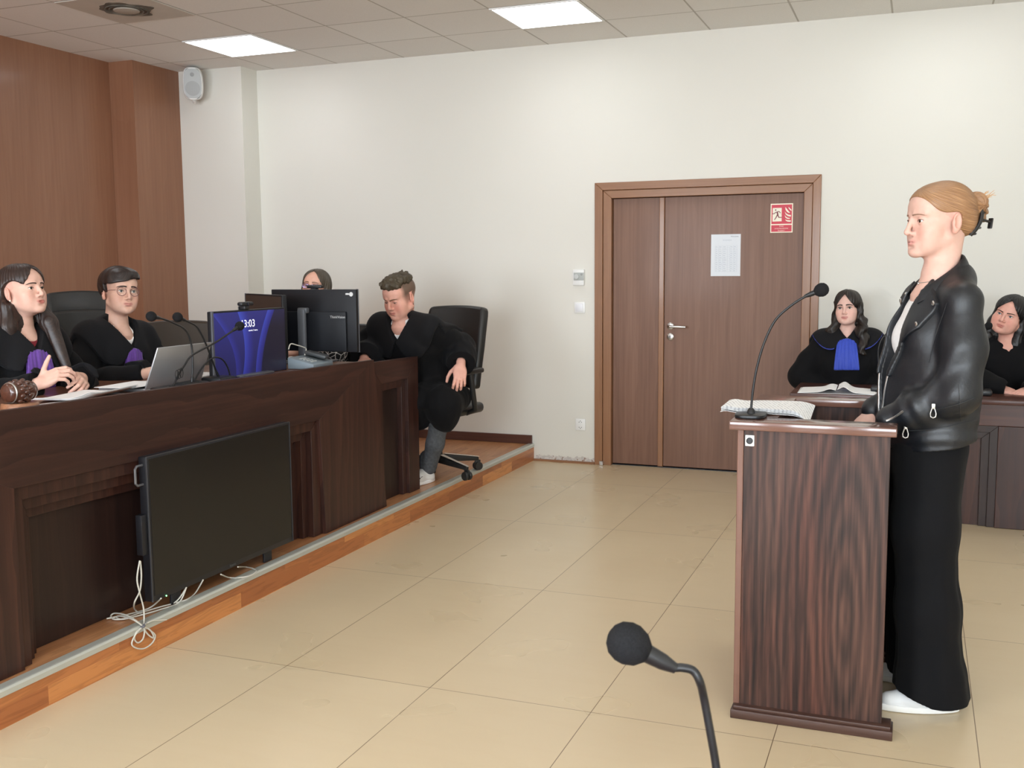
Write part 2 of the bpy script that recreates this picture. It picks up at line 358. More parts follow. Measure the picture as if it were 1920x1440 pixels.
M['dark'] = plain('dark_gap', (0.004, 0.004, 0.004), 0.9)
M['led'] = emit('led_diffuser', (0.93, 0.97, 1.0), 6.6)
M['plaster'] = M['wall']

# ================================================================== the room
X0, X1, Y0 = -6.045, 3.6, -3.2
def structure(o, label, cat): return tag(o, label, cat, kind='structure')
structure(MB().box((X0-.3, Y0-.2, -.1), (X1+.2, BACK_Y+.3, 0)).build('floor', M['floor']), 'beige polished stone tile floor of the courtroom', 'floor')
structure(MB().box((X0-.3, Y0-.2, CEIL_Z), (X1+.2, BACK_Y+.3, CEIL_Z+.1)).build('ceiling', M['ceil']), 'grey suspended ceiling of square mineral tiles', 'ceiling')
DL, DR, DT = -2.196, -0.690, 2.058          # hole in the wall for the door
wb = MB()
wb.box((X0-.2, BACK_Y, 0), (DL, BACK_Y+.2, CEIL_Z)).box((DR, BACK_Y, 0), (X1+.1, BACK_Y+.2, CEIL_Z)).box((DL, BACK_Y, DT), (DR, BACK_Y+.2, CEIL_Z)).box((DL-.1, BACK_Y+.16, 0), (DR+.1, BACK_Y+.24, DT+.1))
structure(wb.build('wall_back', M['wall']), 'off-white painted back wall with the wooden door', 'wall')
structure(MB().box((X1, Y0, 0), (X1+.15, BACK_Y, CEIL_Z)).build('wall_right', M['wall']), 'off-white painted right wall', 'wall')
# wall behind the camera with three window openings
wf = MB(); WN = [(-4.6, -2.9), (-1.7, 0.0), (1.2, 2.9)]; wz0, wz1 = 0.9, 2.6
wf.box((X0-.2, Y0-.15, 0), (X1+.1, Y0, wz0)).box((X0-.2, Y0-.15, wz1), (X1+.1, Y0, CEIL_Z))
xs = [X0-.2]+[x for w in WN for x in w]+[X1+.1]
for i in range(0, len(xs), 2): wf.box((xs[i], Y0-.15, wz0), (xs[i+1], Y0, wz1))
structure(wf.build('wall_front', M['wall']), 'off-white wall with windows behind the camera', 'wall')
for i, (a, b_) in enumerate(WN):
    fr = MB(); t = .06
    fr.box((a, Y0-.12, wz0), (a+t, Y0-.05, wz1)).box((b_-t, Y0-.12, wz0), (b_, Y0-.05, wz1)).box((a+t, Y0-.12, wz0), (b_-t, Y0-.05, wz0+t)).box((a+t, Y0-.12, wz1-t), (b_-t, Y0-.05, wz1)).box(((a+b_)/2-.03, Y0-.12, wz0+t), ((a+b_)/2+.03, Y0-.05, wz1-t))
    structure(fr.build('window_%d' % (i+1), M['white_plastic']), 'white framed window behind the camera', 'window')
# panelled wall behind the judges, pilaster and white corner pier
pw = MB()
ys = [Y0]+[-1.9+1.22*i for i in range(7)]+[6.73]
for a, b_ in zip(ys[:-1], ys[1:]): pw.box((X0-.05, a+.0015, 0), (X0, b_-.0015, CEIL_Z))
pw.box((X0-.2, Y0, 0), (X0-.052, BACK_Y, CEIL_Z))
structure(pw.build('wall_left', M['panel']), 'tall brown veneer panelling on the wall behind the judges', 'wall')
structure(MB().box((X0-.05, 6.731, 0), (-5.812, 7.35, CEIL_Z)).build('trim_1', M['panel']), 'projecting brown veneer pilaster at the end of the panelling', 'pilaster')
structure(MB().box((X0-.05, 7.281, 0), (-5.19, BACK_Y+.05, CEIL_Z)).build('wall_corner', M['wall']), 'white corner pier carrying the loudspeaker', 'wall')

# platform
PX, PZ = -2.75, 0.13
pl = thing('platform', 'low wooden platform with parquet top under the judges bench', 'platform', (PX, 4, 0), kind='structure')
MB().box((X0, Y0, 0), (PX-.02, BACK_Y, PZ-.0005)).build('parquet_top', M['parquet'], pl, loc=(-PX, -4, 0))
MB().box((PX-.02, Y0, 0), (PX, BACK_Y, PZ-.004)).build('fascia', M['fascia'], pl, loc=(-PX, -4, 0))
nz = MB().prism([(PX-.040, PZ+.0035), (PX-.040, PZ-.001), (PX-.001, PZ-.004), (PX+.0005, PZ-.022), (PX+.005, PZ-.022), (PX+.0045, PZ-.004), (PX-.001, PZ+.0025), (PX-.006, PZ+.004)], Y0, BACK_Y-.002, 'y')
nz.build('nosing', M['nosing'], pl, loc=(-PX, -4, 0)); pl.children[-1]['label'] = 'aluminium edge strip'
structure(MB().box((-5.19, BACK_Y-.018, PZ), (PX-.012, BACK_Y, PZ+.068), .003).build('baseboard_left', M['skirt']), 'dark brown skirting board on the platform along the back wall', 'skirting')
structure(MB().box((PX+.002, BACK_Y-.02, 0), (-2.258, BACK_Y, .016), .002).box((-2.62, BACK_Y-.024, 0), (-2.27, BACK_Y-.019, .012)).build('baseboard_back', M['doorfr_x']), 'thin wooden strip at the floor between platform and door', 'skirting')

# ------------------------------------------------------------------ door
DO = (-1.45, BACK_Y, 0)
door = thing('door_1', 'brown veneered double door in a wooden frame', 'door', DO, kind='structure')
def din(o): o.location = (-DO[0], -DO[1], 0); return o
oL, oR, oT = -2.255, -0.641, 2.112
iL, iR, iT = -2.128, -0.755, 1.997
mL, mR, mT = -2.194, -0.695, 2.056
y = BACK_Y
fz = MB()
fz.prism([(oL, 0), (mL, 0), (mL, mT), (oL, oT)], y-.018, y+.02, 'y', .003)
fz.prism([(oR, 0), (mR, 0), (mR, mT), (oR, oT)], y-.018, y+.02, 'y', .003)
din(fz.build('casing_upright', M['doorfr_z'], door))
fx = MB().prism([(oL, oT), (oR, oT), (mR, mT), (mL, mT)], y-.018, y+.02, 'y', .003)
din(fx.build('casing_head', M['doorfr_x'], door))
jz = MB()
jz.prism([(mL+.002, 0), (iL, 0), (iL, iT), (mL+.002, mT-.002)], y-.008, y+.10, 'y', .003)
jz.prism([(mR-.002, 0), (iR, 0), (iR, iT), (mR-.002, mT-.002)], y-.008, y+.10, 'y', .003)
din(jz.build('jamb', M['doorfr_z'], door))
jx = MB().prism([(mL+.002, mT-.002), (mR-.002, mT-.002), (iR, iT), (iL, iT)], y-.008, y+.10, 'y', .003)
din(jx.build('jamb_head', M['doorfr_x'], door))
lf = MB().box((iL+.003, y+.035, .012), (-1.772, y+.078, iT-.003), .002); lf = din(lf.build('leaf', M['door'], door)); lf['label'] = 'narrow left leaf'
as_ = din(MB().box((-1.776, y+.022, .008), (-1.738, y+.078, iT-.003), .004).build('astragal', M['doorfr_z'], door)); as_['label'] = 'lighter vertical meeting strip'
rf = din(MB().box((-1.736, y+.035, .012), (iR-.003, y+.078, iT-.003), .002).build('leaf', M['door'], door)); rf['label'] = 'wide right leaf'
def dsub(o): o.location = (0, 0, 0); return o
yy = y+.035
hd = MB().lathe([(0, 0), (.026, 0), (.026, .006), (.022, .009), (0, .009)], 28, TR((-1.689, yy, 1.058), PI/2))
hd.tube([(-1.689, yy-.005, 1.058), (-1.689, yy-.05, 1.058), (-1.682, yy-.058, 1.058), (-1.60, yy-.058, 1.056), (-1.565, yy-.058, 1.055)], [.009, .009, .0095, .0095, .009], 12)
dsub(hd.build('lever_handle', M['steel'], rf, 40))
lk = MB().lathe([(0, 0), (.026, 0), (.026, .006), (.022, .009), (0, .009)], 28, TR((-1.689, yy, .980), PI/2))
dsub(lk.build('lock_rosette', M['steel'], rf, 40))
kh = MB().lathe([(0, 0), (.006, 0), (.006, .002), (0, .002)], 16, TR((-1.689, yy-.008, .985), PI/2)).box((-1.692, yy-.0105, .969), (-1.686, yy-.008, .985))
dsub(kh.build('keyhole', M['black_plastic'], rf))
din(MB().box((iL, y+.03, 0), (iR, y+.12, .006)).build('threshold', M['dark_metal'], door))
din(MB().box((-2.213, y-.034, 0), (-2.185, y-.006, .03), .003).box((-2.206, y-.036, .008), (-2.192, y-.032, .024)).build('floor_latch', M['steel'], door))

# ------------------------------------------------------------------ ceiling lights
OX, OY = -5.6176, 5.7347
def ceiling_light(i, j, label):
    x, yv = OX+.6*i+.3, OY+.6*j+.3
    t = thing('ceiling_light', label, 'ceiling light', (x, yv, CEIL_Z), group='ceiling light panels')
    f = MB(); w, k = .298, .014
    f.box((-w, -w, -.008), (-w+k, w, -.0005)).box((w-k, -w, -.008), (w, w, -.0005)).box((-w+k, -w, -.008), (w-k, -w+k, -.0005)).box((-w+k, w-k, -.008), (w-k, w, -.0005))
    f.build('frame', M['white_plastic'], t)
    MB().box((-w+k, -w+k, -.006), (w-k, w-k, -.0008)).build('diffuser', M['led'], t)
    return t
l0 = ceiling_light(1, 1, 'glowing square ceiling light panel nearest the wall loudspeaker')
for i, j in ((5, 1), (9, 1), (13, 1), (1, -3), (5, -3), (9, -3), (13, -3), (1, -7), (5, -7), (9, -7), (13, -7), (1, -11), (5, -11), (9, -11), (13, -11)):
    c = copy_tree(l0); c.location = (OX+.6*i+.3, OY+.6*j+.3, CEIL_Z)
    c['label'] = 'glowing square ceiling light panel above and left of the door' if (i, j) == (5, 1) else 'square ceiling light panel overhead, out of the photo'

# ceiling air diffuser
vx, vy = OX+.9, OY-.3
vt = thing('air_diffuser', 'square ceiling air diffuser with round centre and dark dusty ring', 'ceiling vent', (vx, vy, CEIL_Z))
MB().box((-.296, -.296, -.006), (.296, .296, -.0005), .002).build('face_plate', plain('diffuser_plate', s2l(196, 190, 180), 0.6, noise=0.06, nscale=6), vt)
def dust_mat():
    m, nt, b = new_mat('dust_ring'); L = nt.links
    tc = nt.nodes.new('ShaderNodeTexCoord'); n = nt.nodes.new('ShaderNodeTexNoise'); n.inputs['Scale'].default_value = 14; L.new(tc.outputs['Object'], n.inputs['Vector'])
    r = ramp(nt, [(0.3, s2l(84, 77, 68)), (0.7, s2l(128, 120, 108))]); L.new(n.outputs['Fac'], r.inputs['Fac']); L.new(r.outputs['Color'], b.inputs['Base Color']); b.inputs['Roughness'].default_value = 0.9
    return m
pts = []
for k in range(64):
    a = 2*PI*k/64; rr = .150+.028*abs(math.cos(2*a))**2+.012*math.sin(5*a+1)+.006*math.sin(11*a)
    pts.append((rr*math.cos(a), rr*math.sin(a)))
MB().prism(pts, -.0075, -.0058).build('dust_ring', dust_mat(), vt)
MB().lathe([(0, -.022), (.060, -.022), (.078, -.018), (.080, -.012), (.074, -.0075), (0, -.0075)], 40).build('centre_disc', plain('diffuser_disc', s2l(170, 163, 152), 0.6), vt, 40)
for rr in (.098, .122):
    MB().lathe([(rr, -.0076), (rr+.006, -.016), (rr+.010, -.016), (rr+.006, -.0076)], 40, caps=False).build('swirl_ring', dust_mat(), vt, 40)

# ------------------------------------------------------------------ loudspeaker on the pier
sp = thing('loudspeaker', 'white wall loudspeaker with grey grille high on the corner pier', 'loudspeaker', (-5.555, 7.14, 3.005), rz=0.58)
def spk_out(s, yv, n=16):
    o = []
    W, H = .078, .128
    for k in range(4*n):
        a = 2*PI*k/(4*n); cx, cz = math.cos(a), math.sin(a)
        e = 0.42
        x = W*math.copysign(abs(cx)**e, cx); z = H*math.copysign(abs(cz)**e, cz)
        x *= 1-0.16*(abs(z)/H)**2; z *= 1-0.07*(abs(x)/W)**2*0.8
        o.append((x*s, z*s))
    return o
tilt = TR((0, 0, 0), 0.16)
MB().prism(spk_out(1.0, 0), -.075, .06, 'y', .012, M=tilt).build('cabinet', M['white_plastic'], sp, 40)
MB().prism(spk_out(0.90, 0), -.079, -.072, 'y', .002, M=tilt).build('grille', plain('grille_grey', s2l(184, 188, 188), 0.6, bump=0.5, bscale=900), sp, 40)
MB().lathe([(0, 0), (.058, 0), (.058, .002), (.050, .0035), (0, .005)], 36, tilt @ TR((0, -.0785, -.038), PI/2)).build('woofer', plain('woofer_grey', s2l(166, 168, 168), 0.6, bump=0.5, bscale=900), sp, 40)
MB().lathe([(0, 0), (.017, 0), (.014, .002), (0, .003)], 24, tilt @ TR((0, -.0785, .070), PI/2)).build('tweeter', plain('tweeter_grey', s2l(150, 152, 152), 0.6), sp, 40)
MB().tube([(0, .0, -.128), (0, .02, -.142), (0, .06, -.140), (0, .075, -.10)], .014, 10).tube([(0, .07, -.10), (0, .09, -.06), (.0, .10, -.02)], .016, 10).build('bracket', M['white_plastic'], sp, 40)

# ------------------------------------------------------------------ wall fittings
t = thing('thermostat', 'white wall thermostat with a grey dial panel beside the door', 'thermostat', (-2.38, BACK_Y, 1.418))
MB().box((-.045, -.026, -.060), (.045, -.0005, .060), .006).build('housing', M['white_plastic'], t, 40)
MB().box((-.035, -.0285, -.022), (.0455, -.0255, .036), .001).build('control_panel', plain('thermostat_grey', s2l(172, 175, 172), 0.5), t, 40)
MB().lathe([(0, 0), (.019, 0), (.018, .008), (0, .009)], 28, TR((-.012, -.028, .006), PI/2)).build('dial', plain('dial_grey', s2l(190, 192, 190), 0.4), t, 40)
MB().lathe([(0, 0), (.009, 0), (.008, .004), (0, .004)], 20, TR((.025, -.028, .022), PI/2)).build('small_knob', plain('knob_grey', s2l(150, 152, 150), 0.4), t, 40)
t = thing('light_switch', 'white rocker light switch below the thermostat', 'light switch', (-2.374, BACK_Y, 1.192))
MB().box((-.042, -.010, -.042), (.042, -.0005, .042), .005).build('frame', M['white_plastic'], t, 40)
MB().box((-.030, -.0155, -.030), (.027, -.009, .032), .003, TR((0, 0, 0), .02)).build('rocker', plain('rocker_white', s2l(226, 226, 230), 0.35), t, 40)
t = thing('wall_socket', 'white double wall socket low beside the door frame', 'socket', (-2.368, BACK_Y, .300))
MB().box((-.040, -.012, -.045), (.040, -.0005, .045), .006).build('plate', M['white_plastic'], t, 40)
for zc in (.020, -.020):
    o = MB()
    for dx, dz in ((-.0095, .0), (.0095, .0), (0, .0085 if zc > 0 else -.0085)):
        o.lathe([(0, 0), (.0030, 0), (.0030, .001), (0, .001)], 12, TR((dx, -.0122, zc+dz), PI/2))
    o.build('pin_holes', M['black_plastic'], t)
# ================================================================== back-projection of photo points onto real planes (measuring aid)
_Rm = np.array([[_r2.x, _r2.y, _r2.z], [_u2.x, _u2.y, _u2.z], [_f.x, _f.y, _f.z]])
def bp(u, v, ax, val):
    d = _Rm.T @ np.array([(u-960)/F_PX, -(v-720)/F_PX, 1.0]); c = np.array([0, 0, CAM_Z]); a = 'xyz'.index(ax)
    return Vector(c+d*(val-c[a])/d[a])
def text_mesh(name, s, size, mat, parent, Mx, ext=0.0006, align='CENTER'):
    cu = bpy.data.curves.new(name, 'FONT'); cu.body = s; cu.size = size; cu.extrude = ext; cu.align_x = align; cu.align_y = 'CENTER'; cu.resolution_u = 3
    o = bpy.data.objects.new(name, cu); COL.objects.link(o)
    dg = bpy.context.evaluated_depsgraph_get(); me = bpy.data.meshes.new_from_object(o.evaluated_get(dg)); bpy.data.objects.remove(o); bpy.data.curves.remove(cu)
    me.transform(Mx)
    return link_mesh(name, me, mat, parent)

M['bench_y'] = wood('bench_rail_wood', s2l(31, 18, 15), s2l(50, 29, 24), s2l(74, 45, 36), 'y', 1.0, 0.25, 0.42, 0.08, 1.0, 5.0, 0.12)
M['bench_z'] = wood('bench_post_wood', s2l(33, 19, 16), s2l(55, 32, 26), s2l(80, 49, 38), 'z', 1.0, 0.25, 0.42, 0.08, 4.0, 5.0, 0.12)
M['bench_panel'] = wood('bench_panel_wood', s2l(27, 17, 15), s2l(41, 26, 22), s2l(55, 36, 30), 'z', 1.0, 0.2, 0.42, 0.08, 7.0, 5.0, 0.1)
M['bench_x'] = wood('bench_cross_wood', s2l(50, 29, 24), s2l(70, 41, 34), s2l(92, 57, 46), 'x', 1.0, 0.2, 0.36, 0.15, 7.0, 5.0, 0.1)
M['desk_top'] = wood('desk_top_wood', s2l(96, 60, 44), s2l(122, 80, 60), s2l(140, 96, 74), 'y', 1.0, 0.15, 0.3, 0.3, 2.0, 4.0, 0.05)

# ------------------------------------------------------------------ judges' bench
BX = -2.815
def ztop(y): return 1.033-0.0175*(y-2.56)
B0 = (BX, 3.6, PZ)
jb = thing('judges_bench', 'long dark brown wooden judges bench with framed front on the platform', 'bench', B0)
def ib(o, b=B0): o.location = (-b[0], -b[1], -b[2]); return o
yl, yr_t, yr_b = 1.98, 5.09, 5.205
ily, iry_t, iry_b = 2.59, 4.51, 4.545
zi = lambda y: ztop(y)-0.268
def frame_piece(poly, x0, x1, mat, name, parent, bev=.0010):
    return ib(MB().prism(poly, x0, x1, 'x', bev).build(name, mat, parent, None))
frame_piece([(yl, ztop(yl)), (yr_t, ztop(yr_t)), (iry_t, zi(iry_t)), (ily, zi(ily))], BX-.025, BX, M['bench_y'], 'top_rail', jb)
frame_piece([(yl, ztop(yl)), (ily, zi(ily)), (ily, PZ+.001), (yl, PZ+.001)], BX-.025, BX, M['bench_z'], 'stile', jb)
frame_piece([(yr_t, ztop(yr_t)), (iry_t, zi(iry_t)), (iry_b, PZ+.001), (yr_b, PZ+.001)], BX-.025, BX, M['bench_z'], 'stile', jb)
# stepped moulding and recessed panel
mo = MB()
for k, (d0, d1, off) in enumerate(((.02, .058, 0.0), (.055, .092, .045), (.088, .125, .085))):
    a, b_, t0 = ily+off, iry_t-off, -off
    w = .05
    mo.prism([(a-.02, PZ+.001), (a+w, PZ+.001), (a+w, zi(a)+t0-w), (a-.02, zi(a)+t0+.02)], BX-d1, BX-d0, 'x', .0015)
    mo.prism([(b_+.04, PZ+.001), (b_-w, PZ+.001), (b_-w, zi(b_)+t0-w), (b_+.04, zi(b_)+t0+.02)], BX-d1, BX-d0, 'x', .0015)
    mo.prism([(a-.02, zi(a)+t0+.02), (b_+.02, zi(b_)+t0+.02), (b_-w, zi(b_)+t0-w), (a+w, zi(a)+t0-w)], BX-d1, BX-d0, 'x', .0015)
ib(mo.build('stepped_moulding', M['bench_z'], jb))
ib(MB().box((BX-.150, 2.5, PZ+.001), (BX-.124, 4.6, .80)).build('recessed_panel', M['bench_panel'], jb))
DZ = 0.975
ib(MB().box((-3.62, 1.98, DZ-.03), (BX-.026, 5.09, DZ), .003).build('desk_top', M['desk_top'], jb))
for a_, b_ in ((1.98, 2.01), (5.05, 5.08)): ib(MB().box((-3.55, a_, PZ), (BX-.026, b_, DZ-.031)).build('end_panel', M['bench_z'], jb))
# end module
E0 = (-2.85, 5.4, PZ)
em = thing('bench_end_unit', 'narrow dark framed end unit at the far right end of the judges bench', 'bench', E0)
ex = -2.850; ey0, ey1 = 5.10, 5.705; ez = .957
def ie(o): return ib(o, E0)
iy0, iy1, iz = 5.24, 5.565, .835
ie(MB().prism([(ey0, ez+.012), (ey1, ez), (iy1, iz), (iy0, iz)], ex-.025, ex, 'x', .001).build('top_rail', M['bench_y'], em))
ie(MB().prism([(ey0, ez+.012), (iy0, iz), (iy0, PZ+.001), (ey0, PZ+.001)], ex-.025, ex, 'x', .001).build('stile', M['bench_z'], em))
ie(MB().prism([(ey1, ez), (iy1, iz), (iy1, PZ+.001), (ey1, PZ+.001)], ex-.025, ex, 'x', .001).build('stile', M['bench_z'], em))
ie(MB().prism([(iy0-.02, iz+.02), (iy1+.02, iz+.02), (iy1-.045, iz-.045), (iy0+.045, iz-.045)], ex-.052, ex-.02, 'x', .0015)
   .prism([(iy1+.02, iz+.02), (iy1-.045, iz-.045), (iy1-.045, PZ+.001), (iy1+.02, PZ+.001)], ex-.052, ex-.02, 'x', .0015)
   .prism([(iy0-.02, iz+.02), (iy0+.045, iz-.045), (iy0+.045, PZ+.001), (iy0-.02, PZ+.001)], ex-.052, ex-.02, 'x', .0015).build('stepped_moulding', M['bench_z'], em))
ie(MB().box((ex-.09, iy0-.03, PZ+.001), (ex-.05, iy1+.03, iz+.03)).build('recessed_panel', M['bench_panel'], em))
ie(MB().box((-3.62, 5.11, ez-.05), (ex-.03, 5.36, ez-.02), .003).build('desk_top', M['desk_top'], em))

# ------------------------------------------------------------------ big display standing in the bench recess
TV0 = (-2.80, 3.69, PZ)
tv = thing('display_screen', 'large black switched-off display leaning against the judges bench front', 'display', TV0)
M['tv_black'] = plain('display_housing', (0.009, 0.009, 0.012), 0.4)
M['tv_screen'] = plain('display_glass', (0.012, 0.0105, 0.009), 0.28, spec=0.4)
def it(o): return ib(o, TV0)
ty0, ty1, tz0, tz1 = 3.187, 4.177, .189, .770
it(MB().box((-2.8140, ty0, tz0), (-2.774, ty1, tz1), .003).box((-2.868, ty0+.10, tz0+.06), (-2.812, ty1-.10, tz1-.09), .006).build('housing', M['tv_black'], tv, 30))
it(MB().box((-2.7745, ty0+.012, tz0+.024), (-2.7725, ty1-.012, tz1-.010)).build('screen', M['tv_screen'], tv))
it(MB().box((-2.778, ty0+.001, tz1-.0015), (-2.772, ty1-.001, tz1+.0015)).box((-2.778, ty0-.0012, tz0), (-2.772, ty0+.0018, tz1)).box((-2.778, ty1-.0018, tz0), (-2.772, ty1+.0012, tz1)).build('bezel_edge', plain('bezel_grey', (0.05, 0.05, 0.055), 0.35), tv))
for a_ in (ty0+.14, ty1-.20): it(MB().box((-2.812, a_, PZ+.001), (-2.800, a_+.06, tz0+.004), .003).build('foot', M['tv_black'], tv))
hx = -2.796
it(MB().tube([(hx, ty0+.003, .738), (hx, ty0-.030, .738), (hx, ty0-.040, .728), (hx, ty0-.040, .672), (hx, ty0-.030, .662), (hx, ty0+.003, .662)], .0050, 8).build('carry_handle', plain('handle_grey', (0.16, 0.16, 0.17), 0.4, 0.5), tv, 40))
it(MB().box((-2.812, ty0-.034, .385), (-2.782, ty0, .545), .003).build('media_box', M['tv_black'], tv, 30))
p = bp(312, 1117, 'x', -2.772)
it(MB().sphere(p, .0032, u=10, v=8).build('power_light', emit('green_led', (0.05, 1.0, 0.2), 3.0), tv))
text_mesh('brand_mark', 'iiyama', .018, plain('mark_grey', (0.08, 0.08, 0.08), 0.4), tv, Matrix.Translation((-2.7720-TV0[0], 3.70-TV0[1], .202-TV0[2])) @ Matrix(((0, 0, 1, 0), (1, 0, 0, 0), (0, 1, 0, 0), (0, 0, 0, 1))))

# white cable bundle
M['cable'] = plain('white_cable', s2l(205, 202, 192), 0.5)
cb = thing('cable_bundle', 'white cables tied in loops hanging over the platform edge', 'cables', (-2.75, 3.05, PZ))
def ic(o): return ib(o, (-2.75, 3.05, PZ))
def cpts(L, off=0.0):
    """u, v, plane letter, value"""
    return [bp(u, v, a, b_) for u, v, a, b_ in L]
X1_, XE = -2.80, -2.742
z_ = PZ+.006
cab = []
cab.append([(262, 1051, 'x', -2.7661), (257, 1085, 'x', -2.7663), (262, 1112, 'x', -2.7665), (269, 1140, 'x', -2.7666), (270, 1163, 'x', -2.760), (268, 1174, 'x', -2.745)])
cab.append([(263, 1052, 'x', -2.7661), (265, 1080, 'x', -2.7662), (262, 1108, 'x', -2.7663), (252, 1130, 'x', -2.7664), (253, 1143, 'z', z_+.004), (266, 1152, 'z', z_)])
cab.append([(268, 1174, 'x', XE), (250, 1160, 'z', z_+.02), (232, 1152, 'z', z_+.02), (215, 1150, 'z', z_+.006), (208, 1155, 'z', z_), (214, 1161, 'z', z_), (232, 1160, 'z', z_), (260, 1150, 'z', z_), (300, 1138, 'z', z_), (330, 1128, 'z', z_+.004), (350, 1101, 'x', -2.7663)])
cab.append([(268, 1174, 'x', XE), (252, 1163, 'z', z_+.022), (236, 1157, 'z', z_+.016), (222, 1155, 'z', z_+.004), (219, 1158, 'z', z_), (230, 1161, 'z', z_), (262, 1154, 'z', z_), (300, 1143, 'z', z_), (335, 1130, 'z', z_), (349, 1103, 'x', -2.7662)])
cab.append([(268, 1173, 'x', XE), (285, 1164, 'x', XE), (300, 1163, 'x', XE), (312, 1162, 'x', XE)])
cab.append([(266, 1176, 'x', XE), (254, 1190, 'x', XE), (247, 1207, 'x', XE), (255, 1215, 'x', XE), (270, 1216, 'x', XE), (285, 1206, 'x', XE), (291, 1192, 'x', XE), (283, 1183, 'x', XE), (272, 1175, 'x', XE)])
cab.append([(267, 1176, 'x', XE), (256, 1185, 'x', XE-.001), (252, 1198, 'x', XE-.001), (259, 1205, 'x', XE-.001), (268, 1198, 'x', XE-.001), (271, 1183, 'x', XE-.001), (270, 1176, 'x', XE)])
cab.append([(270, 1176, 'x', XE), (280, 1180, 'x', XE), (286, 1188, 'x', XE), (288, 1196, 'x', XE), (280, 1192, 'x', XE), (273, 1184, 'x', XE), (269, 1177, 'x', XE)])
cab.append([(200, 1160, 'z', z_+.0), (240, 1152, 'z', z_), (280, 1140, 'z', z_), (302, 1122, 'x', -2.7661)])
cab.append([(330, 1130, 'z', z_), (350, 1124, 'z', z_), (366, 1112, 'z', z_), (381, 1087, 'x', -2.7661)])
m_ = MB()
for c_ in cab: m_.tube(catmull(cpts(c_), 8), .0031, 8)
ic(m_.build('cable', M['cable'], cb, 60))
q = bp(268, 1174, 'x', XE+.002)
ic(MB().lathe([(.008, -.004), (.010, 0), (.008, .004)], 12, Matrix.Translation(q) @ Matrix.Rotation(.4, 4, 'X')).tube([q, q+Vector((.004, .012, .012)), q+Vector((.004, .018, .004))], .0012, 6).build('wire_tie', plain('tie_grey', (.12, .12, .14), .5), cb))
cl = MB().tube(catmull(cpts([(414, 1077, 'x', -2.7662), (430, 1083, 'z', z_), (450, 1083, 'z', z_+.004), (470, 1079, 'z', z_+.006), (480, 1071, 'z', z_+.006), (474, 1066, 'z', z_+.004), (460, 1063, 'z', z_), (446, 1063, 'x', -2.7662)]), 8), .0031, 8)
o = cl.build('loose_cable', M['cable'], None, 60, origin=(-2.78, 3.75, PZ)); tag(o, 'short loop of white cable at the bottom edge of the display', 'cable')

